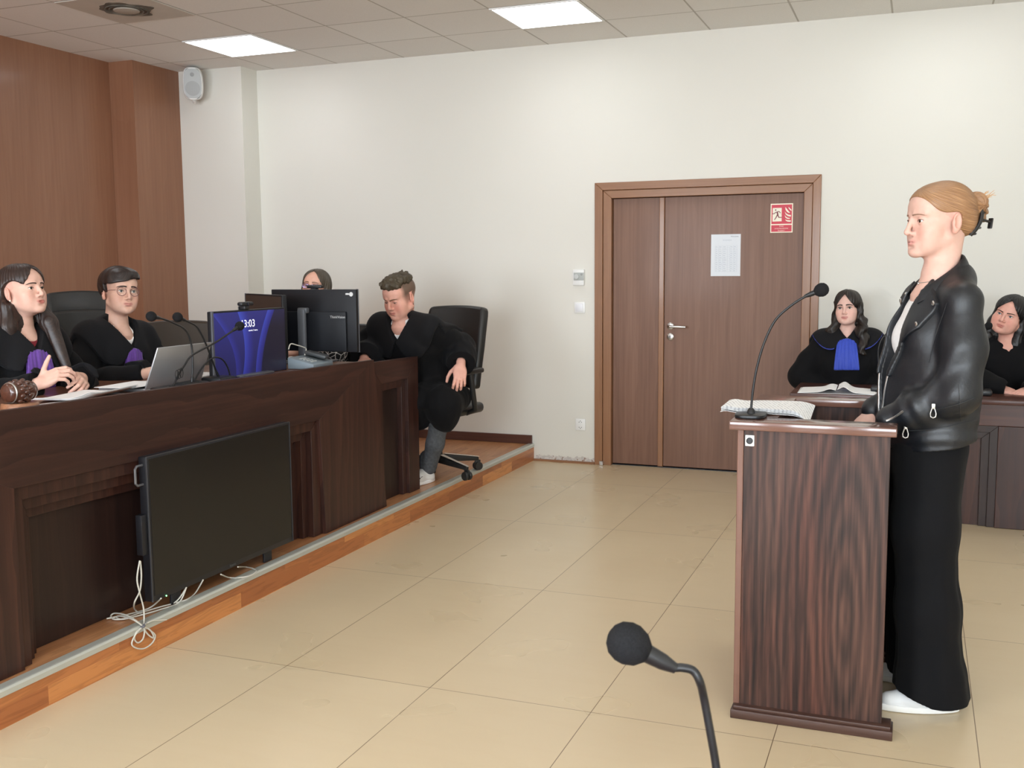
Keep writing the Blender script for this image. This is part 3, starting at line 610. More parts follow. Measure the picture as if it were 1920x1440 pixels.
# ------------------------------------------------------------------ lectern
def lectern_wood():
    """dark plain-sawn veneer: two bookmatched cathedral figures with knots, fine pores"""
    m, nt, b = new_mat('lectern_side_wood'); L = nt.links
    tc = nt.nodes.new('ShaderNodeTexCoord'); sx = nt.nodes.new('ShaderNodeSeparateXYZ'); L.new(tc.outputs['Object'], sx.inputs[0])
    def mth(op, a, bb=0.0, c=None):
        k = nt.nodes.new('ShaderNodeMath'); k.operation = op
        for i, x in enumerate((a, bb, c)):
            if x is None: continue
            if isinstance(x, (int, float)): k.inputs[i].default_value = x
            else: L.new(x, k.inputs[i])
        return k.outputs[0]
    x = mth('SUBTRACT', sx.outputs['X'], -0.065); z = sx.outputs['Z']
    mp0 = nt.nodes.new('ShaderNodeMapping'); L.new(tc.outputs['Object'], mp0.inputs['Vector']); mp0.inputs['Scale'].default_value = (9, 9, 1.6)
    n0 = nt.nodes.new('ShaderNodeTexNoise'); n0.inputs['Scale'].default_value = 1.0; n0.inputs['Detail'].default_value = 4; L.new(mp0.outputs['Vector'], n0.inputs['Vector'])
    wob = mth('MULTIPLY', mth('SUBTRACT', n0.outputs['Fac'], .5), .11)
    xx = mth('SUBTRACT', mth('ABSOLUTE', x), .118)            # two hearts
    dx = mth('ADD', xx, mth('MULTIPLY', wob, .55))
    # distance to a tall ellipse centred on the knot: arches above and below
    zz = mth('SUBTRACT', z, .37)
    ez = mth('MULTIPLY', zz, .155)
    r2 = mth('SQRT', mth('ADD', mth('MULTIPLY', dx, dx), mth('MULTIPLY', ez, ez)))
    ph = mth('ADD', mth('MULTIPLY', r2, 330.0), mth('MULTIPLY', wob, 60.0))
    saw = mth('MULTIPLY_ADD', mth('SINE', mth('MULTIPLY', ph, .72)), .5, .5)
    mp1 = nt.nodes.new('ShaderNodeMapping'); L.new(tc.outputs['Object'], mp1.inputs['Vector']); mp1.inputs['Scale'].default_value = (110, 110, 3.5)
    n1 = nt.nodes.new('ShaderNodeTexNoise'); n1.inputs['Scale'].default_value = 1.0; n1.inputs['Detail'].default_value = 4; n1.inputs['Roughness'].default_value = .55; L.new(mp1.outputs['Vector'], n1.inputs['Vector'])
    mp2 = nt.nodes.new('ShaderNodeMapping'); L.new(tc.outputs['Object'], mp2.inputs['Vector']); mp2.inputs['Scale'].default_value = (11, 11, 1.0)
    n2 = nt.nodes.new('ShaderNodeTexNoise'); n2.inputs['Scale'].default_value = 1.0; n2.inputs['Detail'].default_value = 2; L.new(mp2.outputs['Vector'], n2.inputs['Vector'])
    fac = mth('ADD', mth('ADD', mth('MULTIPLY', saw, .12), mth('MULTIPLY', n1.outputs['Fac'], .50)), mth('MULTIPLY', n2.outputs['Fac'], .44))
    r = ramp(nt, [(.34, s2l(29, 22, 20)), (.47, s2l(52, 37, 32)), (.60, s2l(76, 53, 45)), (.78, s2l(102, 73, 61))]); L.new(fac, r.inputs['Fac'])
    # reddish flame on the right half
    mp3 = nt.nodes.new('ShaderNodeMapping'); L.new(tc.outputs['Object'], mp3.inputs['Vector']); mp3.inputs['Scale'].default_value = (5, 5, 1.3); mp3.inputs['Location'].default_value = (2.2, 0, .4)
    n3 = nt.nodes.new('ShaderNodeTexNoise'); n3.inputs['Scale'].default_value = 1.0; L.new(mp3.outputs['Vector'], n3.inputs['Vector'])
    r3 = ramp(nt, [(.45, (0, 0, 0)), (.70, (1, 1, 1))]); L.new(n3.outputs['Fac'], r3.inputs['Fac'])
    mx = nt.nodes.new('ShaderNodeMix'); mx.data_type = 'RGBA'; mx.blend_type = 'MULTIPLY'; L.new(mth('MULTIPLY', r3.outputs['Color'], .7), mx.inputs[0]); L.new(r.outputs['Color'], mx.inputs[6]); mx.inputs[7].default_value = (1.2, .86, .80, 1)
    L.new(mx.outputs[2], b.inputs['Base Color']); b.inputs['Roughness'].default_value = .48; b.inputs['Specular IOR Level'].default_value = .28
    bp_ = nt.nodes.new('ShaderNodeBump'); bp_.inputs['Strength'].default_value = .3; bp_.inputs['Distance'].default_value = .001; L.new(n1.outputs['Fac'], bp_.inputs['Height']); L.new(bp_.outputs['Normal'], b.inputs['Normal'])
    return m
M['lect_side'] = lectern_wood()
M['lect_edge'] = wood('lectern_edge_wood', s2l(92, 64, 54), s2l(112, 80, 68), s2l(128, 94, 82), 'z', 2.0, 0.1, 0.4, 0.2, 3.0, 5.0, 0.3)
M['lect_top'] = wood('lectern_top_wood', s2l(88, 60, 51), s2l(106, 74, 63), s2l(122, 88, 76), 'x', 1.0, 0.12, 0.2, 0.5, 5.0, 4.0, 0.05)
M['lect_base'] = wood('lectern_base_wood', s2l(48, 32, 27), s2l(66, 45, 38), s2l(84, 60, 50), 'x', 1.0, 0.15, 0.45, 0.05, 5.0, 4.0, 0.1)
L0 = (-0.29, 3.7, 0)
lc = thing('lectern', 'dark brown wooden lectern with open top in front of the standing woman', 'lectern', L0)
def il(o): return ib(o, L0)
zt0, zt1 = .966, .9945
sl = MB().prism([(-.554, 3.335), (-.046, 3.335), (-.046, 3.457), (-.416, 3.457), (-.416, 4.0), (-.05, 4.0), (-.05, 4.082), (-.557, 4.082)], zt0, zt1, 'z', .0035)
il(sl.build('top_board', M['lect_top'], lc, 30))
il(MB().box((-.5105, 3.366, .040), (-.064, 3.390, zt0-.0005), .0015).build('side_panel', M['lect_side'], lc))
il(MB().box((-.5105, 4.026, .040), (-.064, 4.050, zt0-.0005), .0015).build('side_panel', M['lect_side'], lc))
il(MB().box((-.5315, 3.3655, .040), (-.5110, 4.0505, zt0-.0005), .003).build('front_board', M['lect_edge'], lc))
il(MB().box((-.5105, 3.391, .80), (-.10, 4.025, .822), .002).build('shelf', M['lect_base'], lc))
bs = MB()
for (a, b_) in (((-.536, 3.335), (-.030, 3.425)), ((-.536, 3.99), (-.030, 4.082)), ((-.536, 3.425), (-.470, 3.99))):
    bs.box((a[0], a[1], 0), (b_[0], b_[1], .030), .003).box((a[0]+.008, a[1]+.008, .030), (b_[0]-.006, b_[1]-.008, .042), .003)
il(bs.build('base_rail', M['lect_base'], lc, 30))
q = bp(1406, 826, 'y', 3.365)
pl_ = il(MB().box((q.x-.0145, 3.361, q.z-.018), (q.x+.0145, 3.3665, q.z+.018), .002).build('socket_plate', M['white_plastic'], lc, 30))
s_ = MB().lathe([(0, 0), (.0105, 0), (.0105, .004), (.0085, .005), (.0085, .002), (0, .002)], 24, Matrix.Translation((q.x, 3.3608, q.z)) @ Matrix.Rotation(PI/2, 4, 'X'))
s_ = s_.build('microphone_socket', M['black_plastic'], pl_, 40)
for dx, dz in ((-.011, .014), (.011, .014), (-.011, -.014), (.011, -.014)): MB().lathe([(0, 0), (.0016, 0), (.0012, .0008), (0, .0009)], 10, Matrix.Translation((q.x+dx, 3.3608, q.z+dz)) @ Matrix.Rotation(PI/2, 4, 'X')).build('screw', M['steel'], pl_, 40)

# ------------------------------------------------------------------ gooseneck microphones
M['goose'] = plain('gooseneck_black', (0.016, 0.016, 0.017), 0.38, 0.3)
def gooseneck(label, pts, base_c, head_r=.021, head_dir=None, base='oval', neck_r=.0042, group=None, n=9, collar=True, name='gooseneck_microphone'):
    t = thing(name, label, 'microphone', base_c, group=group)
    b0 = base_c
    P = catmull(pts, n)
    def k(o): o.location = (-b0[0], -b0[1], -b0[2]); return o
    N = len(P)
    if base == 'oval':
        bb = MB(); o_ = []
        for i in range(40):
            a = 2*PI*i/40; c, s = math.cos(a), math.sin(a)
            o_.append((b0[0]+.050*math.copysign(abs(c)**.6, c), b0[1]+.068*math.copysign(abs(s)**.6, s)))
        bb.prism(o_, b0[2]+.0008, b0[2]+.013, 'z', .004)
        bb.lathe([(.015, .012), (.011, .024), (.007, .030), (0, .030)], 20, Matrix.Translation((P[0].x, P[0].y, b0[2])), caps=False)
        k(bb.build('base', M['goose'], t, 40))
    elif base == 'box':
        k(MB().box((b0[0]-.055, b0[1]-.06, b0[2]+.0008), (b0[0]+.055, b0[1]+.06, b0[2]+.035), .010).build('base', M['goose'], t, 40))
    k(MB().tube(P, [neck_r*1.5 if i < 5 else neck_r for i in range(N)], 10).build('neck', M['goose'], t, 60))
    hd_ = P[-1]; d = (P[-1]-P[-3]).normalized()
    if head_dir is not None: d = Vector(head_dir).normalized()
    rot = d.to_track_quat('Z', 'Y').to_matrix().to_4x4()
    r = head_r
    k(MB().lathe([(neck_r*1.2, -.045), (neck_r*1.9, -.03), (neck_r*2.2, -.008), (0, -.006)], 16, Matrix.Translation(hd_) @ rot).build('capsule_collar', M['goose'], t, 40))
    k(MB().lathe([(0, -r*.95), (r*.45, -r*.86), (r*.80, -r*.50), (r*.98, 0), (r*.97, r*.38), (r*.80, r*.80), (r*.5, r*1.06), (r*.2, r*1.16), (0, r*1.18)], 28, Matrix.Translation(hd_+d*r*.35) @ rot).build('foam_windscreen', M['black_foam'], t, 60))
    return t
yl_ = 3.45
gooseneck('black gooseneck microphone standing on top of the lectern', [bp(u, v, 'y', yl_) for u, v in ((1408, 781), (1409, 760), (1412, 730), (1419, 690), (1432, 645), (1452, 603), (1478, 577), (1508, 557), (1534, 546))], (-.502, 3.455, zt1), head_r=.0225, neck_r=.0040)
XM = -2.93
def bm(L, x=XM): return [bp(u, v, 'x', x) for u, v in L]
def desk_mic(label, L, x=XM, **kw):
    P = bm(L, x); q = P[0]; P = [Vector((q.x, q.y, DZ+.03))]+[p_ for p_ in P if p_.z > DZ+.035]
    return gooseneck(label, P, (q.x-.0, q.y, DZ), base='box', head_r=.0215, **kw)
desk_mic('black gooseneck microphone with its foam head nearest the judge in glasses', [(361, 745), (361, 722), (361, 690), (360, 655), (355, 632), (346, 617), (326, 606), (305, 598), (287, 594)], -2.93)
desk_mic('black gooseneck microphone curving over the right edge of the laptop lid', [(411, 735), (408, 712), (400, 682), (389, 652), (378, 628), (368, 612), (354, 604), (336, 596)], -2.96)
cm = desk_mic('black gooseneck microphone leaning right in front of the blue screen', [(318, 745), (325, 722), (335, 702), (346, 685), (358, 668), (380, 655), (404, 642), (422, 630), (447, 613)], -2.90)
rg = MB()
for s_ in (-4, 0, 4): 
    cc = bp(336+s_, 701-s_*0.5, 'x', -2.895)
    rg.tube([cc+Vector((0, .011*math.cos(a), .020*math.sin(a))) for a in [2*PI*i/20 for i in range(20)]], .0016, 6, closed=True)
o = rg.build('coiled_wire', M['goose'], cm); o.location = -Vector(cm.location)
P = bm([(363, 745), (366, 712), (377, 692), (391, 676), (405, 670), (418, 675), (428, 692), (434, 735)], -2.94)
P[0].z = DZ+.004; P[-1].z = DZ+.004
tag(MB().tube(catmull(P, 8), .0036, 8).build('arched_cable', M['goose'], None, 60, origin=(P[0].x, P[0].y, DZ)), 'arched black cable standing up in front of the blue screen', 'cable')

# ------------------------------------------------------------------ monitors, laptop and papers on the bench
M['mon_black'] = plain('monitor_black', (0.006, 0.006, 0.008), 0.5, spec=.3)
M['mon_edge'] = plain('monitor_edge', (0.09, 0.095, 0.11), 0.4)
def screen_mat():
    m, nt, b = new_mat('blue_desktop'); L = nt.links
    tc = nt.nodes.new('ShaderNodeTexCoord'); sx = nt.nodes.new('ShaderNodeSeparateXYZ'); L.new(tc.outputs['Object'], sx.inputs[0])
    def mth(op, a, bb=0.0, c=None):
        k = nt.nodes.new('ShaderNodeMath'); k.operation = op
        for i, x in enumerate((a, bb, c)):
            if x is None: continue
            if isinstance(x, (int, float)): k.inputs[i].default_value = x
            else: L.new(x, k.inputs[i])
        return k.outputs[0]
    # petals: bands between curved lines u = f(v)
    u, v = sx.outputs['Y'], sx.outputs['Z']
    def curve_u(c0, c1, c2): return mth('MULTIPLY_ADD', mth('MULTIPLY', v, v), c2, mth('MULTIPLY_ADD', v, c1, c0))
    fac = None
    for (c0, c1, c2, wdt, gain) in ((-0.055, -0.05, -1.4, .075, .55), (0.06, 0.36, 0.9, .055, .5), (-0.155, -0.5, -2.2, .05, .30)):
        d = mth('SUBTRACT', u, curve_u(c0, c1, c2))
        inb = mth('MULTIPLY', mth('GREATER_THAN', d, 0.0), mth('LESS_THAN', d, wdt))
        k = mth('MULTIPLY', mth('MULTIPLY', inb, mth('SUBTRACT', 1.0, mth('DIVIDE', d, wdt))), gain)
        fac = k if fac is None else mth('ADD', fac, k)
    base = mth('MULTIPLY_ADD', v, 0.9, 0.28)
    darkr = mth('SUBTRACT', base, mth('MULTIPLY', mth('GREATER_THAN', mth('SUBTRACT', u, curve_u(0.11, 0.40, 0.9)), 0.0), 0.35))
    tot = mth('ADD', mth('MAXIMUM', darkr, 0.0), fac)
    r = ramp(nt, [(0.0, s2l(20, 18, 42)), (0.25, s2l(34, 34, 100)), (0.55, s2l(44, 46, 140)), (0.95, s2l(62, 78, 190))]); L.new(tot, r.inputs['Fac'])
    b.inputs['Base Color'].default_value = (.01, .01, .01, 1); b.inputs['Roughness'].default_value = .3
    L.new(r.outputs['Color'], b.inputs['Emission Color']); b.inputs['Emission Strength'].default_value = 0.85
    return m
def monitor(label, centre, rz, w, h, screen=None, z_bot=None, stand=True, name='computer_monitor', edge=True):
    """screen faces local +x; centre = middle of the panel"""
    t = thing(name, label, 'monitor', (centre[0], centre[1], DZ), rz)
    zc = centre[2]-DZ
    MB().box((-.028, -w/2, zc-h/2), (0, w/2, zc+h/2), .004).build('housing', M['mon_black'], t, 30)
    MB().box((-.006, -w/2-.0015, zc-h/2-.0015), (.0012, -w/2+.012, zc+h/2+.0015), .001).build('side_bezel', M['mon_edge'], t)
    if screen is not None:
        s = MB().box((-.0005, -w/2+.010, -h/2+.022), (.0008, w/2-.008, h/2-.008)).build('screen', screen, t); s.location = (0, 0, zc)
    if stand:
        MB().box((-.085, -.028, .010), (-.055, .028, zc+.05), .008).box((-.085, -.028, zc+.00), (-.026, .028, zc+.06), .006).build('stand_post', M['mon_edge'], t, 40)
        MB().box((-.16, -.13, .001), (.04, .13, .012), .005).build('stand_base', M['mon_edge'], t, 40)
    return t
def webcam(label, loc, rz):
    t = thing('webcam', label, 'webcam', loc, rz)
    MB().box((-.016, -.048, .014), (.016, .048, .034), .008).build('camera_bar', M['black_plastic'], t, 40)
    MB().box((-.022, -.018, -.004), (.010, .018, .015), .004).box((-.034, -.016, -.04), (-.028, .016, .012), .002).build('clip', M['black_plastic'], t, 40)
    MB().lathe([(0, 0), (.009, 0), (.009, .004), (.006, .005), (0, .003)], 20, TR((.016, 0, .024), 0, PI/2)).build('lens', plain('lens_glass', (.02, .02, .03), .1), t, 40)
    return t
m1c = (-3.05, 4.285, 1.128)
m1 = monitor('monitor showing a blue wallpaper with the clock 13:03, facing the room', m1c, -0.02, .585, .342, screen_mat())
WT = plain('white_text', (.02, .02, .02), .5); 
WT = emit('screen_text', (0.85, 0.86, 1.0), 0.75)
def scr_text(name, s, size, yy_, zz_): return text_mesh(name, s, size, WT, m1, Matrix.Translation((.0016, yy_, zz_)) @ Matrix(((0, 0, 1, 0), (1, 0, 0, 0), (0, 1, 0, 0), (0, 0, 0, 1))), .0003)
q = bp(466, 607, 'x', -3.05); scr_text('clock_digits', '13:03', .052, q.y-m1c[1]-.006, q.z-DZ)
q = bp(474, 619, 'x', -3.05); scr_text('date_line', 'wtorek, 7 marca', .011, q.y-m1c[1], q.z-DZ)
text_mesh('brand_mark', 'Lenovo', .018, plain('mark_white', (.5, .5, .5), .5), m1, Matrix.Translation((.0016, -.585/2+.046, 1.128-.342/2+.012-DZ)) @ Matrix(((0, 0, 1, 0), (1, 0, 0, 0), (0, 1, 0, 0), (0, 0, 0, 1))), .0003)
webcam('small webcam clipped on top of the blue-screen monitor', (-3.062, 4.285-.02, 1.303), -0.02)
# dark monitor behind, turned towards the judges
m2 = monitor('dark idle monitor standing behind the blue-screen monitor', (-3.375, 4.86, 1.185), -2.20, .60, .345, plain('idle_screen', (.030, .025, .022), .25))
# monitor seen from behind
M3Y = 5.02
m3 = monitor('monitor seen from its black back, hiding the clerk', (-3.135, M3Y, 1.209), PI/2, .545, .345, plain('idle_screen_dark', (.02, .02, .022), .25), stand=False)
BK = Matrix(((0, 0, -1, 0), (-1, 0, 0, 0), (0, 1, 0, 0), (0, 0, 0, 1)))
MB().box((-.046, -.215, .064), (-.027, .200, .285), .006).build('rear_cover', plain('monitor_rear', (.008, .009, .012), .5, spec=.3), m3, 40)
MB().box((-.092, .020, .012), (-.064, .068, .300), .010).box((-.078, .014, .276), (-.044, .074, .306), .006).build('stand_post', plain('stand_grey', (.16, .17, .19), .4, .3), m3, 40)
MB().box((-.15, -.10, .0012), (.05, .14, .013), .005).build('stand_base', plain('stand_base_grey', (.10, .11, .13), .4, .3), m3, 40)
text_mesh('model_mark', 'ThinkVision', .020, plain('mark_silver', (.55, .55, .55), .4), m3, Matrix.Translation((-.0463, -.165, .255)) @ BK)
MB().lathe([(0, 0), (.012, 0), (.012, .001), (0, .001)], 20, TR((-.0285, -.243, .380), 0, -PI/2)).box((-.0292, -.230, .377), (-.028, -.208, .386), .0004).build('sticker', plain('sticker_white', (.6, .6, .6), .5), m3)
webcam('small webcam clipped on top of the monitor seen from behind', (-3.145, M3Y+.014, 1.372), PI/2)
tag(MB().tube(catmull([bp(u, v, 'x', -3.06) for u, v in ((541, 655), (545, 645), (556, 647), (569, 651), (574, 655), (571, 668), (567, 690))], 8), .0032, 8).build('white_cable', M['cable'], None, 60, origin=(-3.06, 4.7, DZ)), 'thin white cable hanging behind the turned monitor', 'cable')
# sloped grey desk phone in front of it
ph = thing('desk_phone', 'grey sloped desk phone below the monitor seen from behind', 'phone', (-2.99, 4.72, DZ), 0.1)
MB().prism([(-.075, .001), (.075, .001), (.075, .028), (-.075, .062)], -.115, .115, 'y', .005).build('body', plain('phone_grey', s2l(120, 132, 140), .5), ph, 40)
MB().box((-.070, .03, .052), (.060, .088, .076), .012, TR((0, 0, 0), 0, .22)).build('handset', plain('phone_dark', s2l(64, 66, 68), .45), ph, 40)
kp = MB()
for i in range(4):
    for j in range(3): kp.box((-.03+.02*i, -.07+.022*j, .048-.0046*i), (-.018+.02*i, -.054+.022*j, .0535-.0046*i), .002)
kp.build('keypad', M['grey_plastic'], ph)
# laptop
lp = thing('laptop', 'open silver laptop with its lid towards the room, beside the judge in glasses', 'laptop', (-3.04, 3.693, DZ))
M['alu'] = plain('laptop_aluminium', s2l(168, 168, 170), 0.38, 0.55)
lid = MB()
hw = .184; lx, lz = .072, .192
lid.hexa([(.000, -hw, .014), (.000, hw, .014), (-.008, hw, .017), (-.008, -hw, .017), (lx, -hw+.004, lz), (lx, hw-.004, lz), (lx-.007, hw-.004, lz+.003), (lx-.007, -hw+.004, lz+.003)], .003)
lid.build('lid', M['alu'], lp, 40)
MB().box((-.255, -hw, .002), (-.002, hw, .016), .004).build('keyboard_base', M['alu'], lp, 40)
kk = MB()
for r_ in range(5):
    for c_ in range(13): kk.box((-.030-.021*r_-.017, -.16+.0246*c_, .0155), (-.030-.021*r_, -.16+.0246*c_+.021, .0172))
kk.build('keys', M['black_plastic'], lp)
# papers
def sheet(name, label, c, w, h, rz, thick=.0012, curl=0.0, group=None, mat=None, z=None, sheets=1):
    t = MB()
    n = 12
    def fn(a, b_):
        x, y_ = (a-.5)*w, (b_-.5)*h
        zz = curl*(max(0, a-.55)/.45)**2 + 0.35*curl*(max(0, .3-b_)/.3)**2
        return (x, y_, zz)
    for k in range(sheets):
        t2 = lambda a, b_, k=k: tuple(np.array(fn(a, b_))+np.array([.004*((k*7) % 3-1), .003*((k*5) % 3-1), k*thick*1.3]))
        t.grid(t2, n, n, thick=thick)
    o = t.build(name, mat or M['paper'], None, 40)
    o.location = (c[0], c[1], c[2]); o.rotation_euler = (0, 0, rz)
    tag(o, label, 'paper', group)
    return o
sheet('paper_stack', 'curled stack of white papers before the clasped hands', (-3.16, 3.30, DZ+.004), .25, .36, 0.20, .0011, .026, sheets=5)
sheet('paper_sheet', 'white sheet of paper lying beside the gavel block', (-3.06, 3.03, DZ+.003), .21, .297, -0.12, .0011, .0, sheets=2)
sheet('paper_sheet', 'white sheet of paper reaching to the laptop base', (-3.165, 3.59, DZ+.0225), .20, .27, 0.08, .0011, .003)
bpk = MB().box((-.10, -.14, .001), (.10, .14, .022), .002).build('document_folder', M['paper'], None); bpk.location = (-3.22, 4.02, DZ); tag(bpk, 'white stack of documents between the laptop and blue-screen monitor', 'papers')
# gavel and its block
M['walnut'] = wood('gavel_wood', s2l(52, 30, 22), s2l(78, 46, 34), s2l(104, 64, 48), 'y', 2.0, 0.2, 0.28, 0.6, 2.0, 8.0, 0.2)
M['block'] = wood('block_wood', s2l(120, 78, 54), s2l(150, 104, 76), s2l(172, 126, 96), 'y', 2.0, 0.2, 0.35, 0.3, 2.0, 8.0, 0.1)
gb = (-3.055, 2.86, DZ)
t = thing('sound_block', 'light brown two-step wooden block under the gavel', 'block', gb)
MB().lathe([(0, .001), (.075, .001), (.078, .010), (.074, .020), (.066, .023), (.064, .036), (.060, .040), (0, .040)], 40).build('block_body', M['block'], t, 40)
gv = thing('gavel', 'dark carved wooden gavel lying on its block at the left end of the bench', 'gavel', (gb[0], gb[1], DZ+.040))
prof = [(0, -.060), (.022, -.060), (.033, -.055), (.036, -.046), (.033, -.042), (.036, -.036), (.0395, -.02), (.040, 0), (.0395, .02), (.036, .036), (.033, .042), (.036, .046), (.033, .055), (.022, .060), (0, .060)]
gh = MB(); RX = TR((0, 0, .0395), PI/2) @ Matrix.Rotation(0, 4, 'Z')
gh.lathe(prof, 40, RX)
for k in range(10):
    a = 2*PI*k/10
    for zz in (-.018, .0, .018): gh.sphere((.0385*math.cos(a+zz*17), .0385*math.sin(a+zz*17), zz), (.009, .009, .011), RX, u=10, v=8)
gh.build('head', M['walnut'], gv, 50)
MB().lathe([(.0355, .040), (.0385, .042), (.0385, .045), (.0355, .047)], 40, RX, caps=False).build('metal_ring', plain('ring_grey', (.35, .33, .30), .35, .8), gv, 50)
MB().tube([(-.035, -.01, .040), (-.10, -.03, .036), (-.20, -.05, .020), (-.23, -.055, .015)], [.008, .009, .012, .009], 12).build('handle', M['walnut'], gv, 50)

# ------------------------------------------------------------------ papers on the lectern, notice and sign on the door
lp_ = MB()
A_, B_, C_, D_ = Vector((-.603, 3.468, 0)), Vector((-.607, 3.655, 0)), Vector((-.330, 3.815, 0)), Vector((-.326, 3.545, 0))
def pf(k):
    def fn(a, b_):
        p_ = (A_*(1-a)+D_*a)*(1-b_)+(B_*(1-a)+C_*a)*b_
        z = zt1+.0135+.004*math.sin(a*5)+k*.0022 + .010*math.exp(-((a-.05)/.1)**2)
        if a > .78: z -= (.034+.004*k)*((a-.78)/.22)**2*(1-b_*.65)
        return Vector((p_.x+.003*math.sin(k*3), p_.y+.003*math.cos(k*5), z))
    return fn
lp_.grid(pf(-4.5), 24, 8, thick=.0008)
for k in range(6): lp_.grid(pf(k-2), 24, 8, thick=.0008)
def printed_mat():
    m, nt, b = new_mat('printed_paper'); L = nt.links
    g = nt.nodes.new('ShaderNodeTexCoord'); mp = nt.nodes.new('ShaderNodeMapping'); L.new(g.outputs['Object'], mp.inputs['Vector']); mp.inputs['Rotation'].default_value = (0, 0, -0.35)
    w = nt.nodes.new('ShaderNodeTexWave'); w.bands_direction = 'X'; w.inputs['Scale'].default_value = 24; L.new(mp.outputs['Vector'], w.inputs['Vector'])
    n = nt.nodes.new('ShaderNodeTexNoise'); n.inputs['Scale'].default_value = 90; L.new(g.outputs['Object'], n.inputs['Vector'])
    mu = nt.nodes.new('ShaderNodeMath'); mu.operation = 'MULTIPLY'; L.new(w.outputs['Fac'], mu.inputs[0]); L.new(n.outputs['Fac'], mu.inputs[1])
    r = ramp(nt, [(0.34, s2l(238, 238, 238)), (0.50, s2l(196, 196, 198))]); L.new(mu.outputs[0], r.inputs['Fac']); L.new(r.outputs['Color'], b.inputs['Base Color']); b.inputs['Roughness'].default_value = .8
    return m
tag(lp_.build('paper_stack', printed_mat(), None, 40, origin=(-.47, 3.6, zt1)), 'printed white pages lying on the lectern behind its microphone', 'paper')
YD = BACK_Y+.035
nt_ = thing('notice', 'white printed notice sheet taped to the middle of the door', 'notice', (-1.293, YD-.0005, 1.571), rz=-0.0)
MB().box((-.105, -.0012, -.1485), (.105, -.0002, .1485)).build('sheet', plain('notice_paper', s2l(222, 226, 232), .7, spec=.2), nt_)
tm = plain('notice_grey', s2l(176, 184, 196), .8); td = plain('notice_dark', s2l(110, 114, 120), .8)
FR = Matrix(((1, 0, 0, 0), (0, 0, -1, 0), (0, 1, 0, 0), (0, 0, 0, 1)))
ln = MB()
for x_ in (-.075, -.05, -.022, .012, .03, .055, .08): ln.box((x_-.0004, -.0016, -.118), (x_+.0004, -.0012, .068))
for i in range(13): ln.box((-.075, -.0016, .068-.0155*i-.0003), (.08, -.0012, .068-.0155*i+.0003))
for i in range(12):
    for x_, w_ in ((-.072, .016), (-.047, .02), (-.018, .024), (.033, .016), (.058, .016)): ln.box((x_, -.0016, .058-.0155*i), (x_+w_*(.6+.4*((i*7+int(x_*1000)) % 5)/5), -.0012, .0605-.0155*i))
ln.build('table_lines', tm, nt_)
text_mesh('date_print', 'Warszawa', .013, td, nt_, Matrix.Translation((.062, -.0014, .132)) @ FR, .0002)
text_mesh('title_print', 'WOKANDA', .012, tm, nt_, Matrix.Translation((.010, -.0014, .106)) @ FR, .0002)
sg = thing('fire_door_sign', 'red fire exit door sign with running figure and flames', 'sign', (-.9075, YD-.0005, 1.824))
sw_, sh_ = .0765, .101
MB().box((-sw_, -.002, -sh_), (sw_, -.0002, sh_), .001).build('plate', plain('sign_cream', s2l(238, 228, 206), .5), sg)
RED = plain('sign_red', s2l(196, 46, 66), .5)
MB().box((-sw_+.007, -.0026, -.040), (sw_-.007, -.0019, sh_-.008)).box((-sw_+.007, -.0026, -sh_+.007), (sw_-.007, -.0019, -.048)).build('red_field', RED, sg)
CR = plain('sign_pale', s2l(232, 226, 206), .5)
sy = lambda v: sh_-(v-350)/(1220-350)*2*sh_      # crop rows to sign height
sxx = lambda u: -sw_+(u-395)/(1045-395)*2*sw_
def flat(pts, y0, y1): return [(sxx(a), sy(b_)) for a, b_ in pts]
MB().prism(flat([(458, 480), (718, 478), (722, 880), (455, 885)], 0, 0), -.0032, -.0025, 'y').build('doorway', CR, sg)
rm = MB(); yv = -.0036
def limb(a, b_, w0, w1):
    A = Vector((sxx(a[0]), sy(a[1]))); B = Vector((sxx(b_[0]), sy(b_[1]))); d = (B-A).normalized(); n_ = Vector((-d.y, d.x))
    rm.prism([tuple(A+n_*w0), tuple(B+n_*w1), tuple(B-n_*w1), tuple(A-n_*w0)], -.0042, -.0030, 'y')
limb((585, 590), (610, 690), .0055, .0045); limb((560, 600), (500, 650), .0028, .0024); limb((500, 650), (440, 652), .0026, .0022)
limb((600, 590), (650, 588), .0028, .0024); limb((650, 588), (684, 634), .0026, .0022)
limb((605, 680), (640, 765), .0040, .0030); limb((636, 765), (722, 764), .0030, .0024); limb((600, 680), (560, 760), .0038, .0030); limb((562, 758), (512, 835), .0030, .0024)
rm.lathe([(0, 0), (.0050, 0), (.0050, .0010), (0, .0010)], 20, Matrix.Translation((sxx(545), -.0030, sy(540))) @ Matrix.Rotation(PI/2, 4, 'X'))
rm.build('running_figure', plain('figure_dark', s2l(120, 40, 50), .5), sg)
fl_ = MB()
for (pts) in ([(820, 460), (860, 500), (900, 560), (960, 630), (930, 640), (870, 600), (830, 540)], [(915, 455), (945, 490), (1000, 540), (998, 580), (950, 540), (920, 500)],
              [(808, 590), (850, 650), (920, 690), (992, 700), (985, 750), (900, 730), (840, 680)], [(808, 700), (850, 750), (900, 780), (960, 790), (950, 815), (880, 810), (830, 770)], [(822, 820), (870, 850), (990, 860), (985, 900), (900, 895), (850, 870)]):
    fl_.prism(flat(pts, 0, 0), -.0032, -.0025, 'y')
fl_.build('flames', CR, sg)
for s_, zz, k in (('Drzwi', -.056, .0115), ('przeciwpożarowe', -.071, .0125), ('Zamykać !', -.086, .0115)): text_mesh('sign_text', s_, k, CR, sg, Matrix.Translation((0, -.0027, zz)) @ FR, .0004)

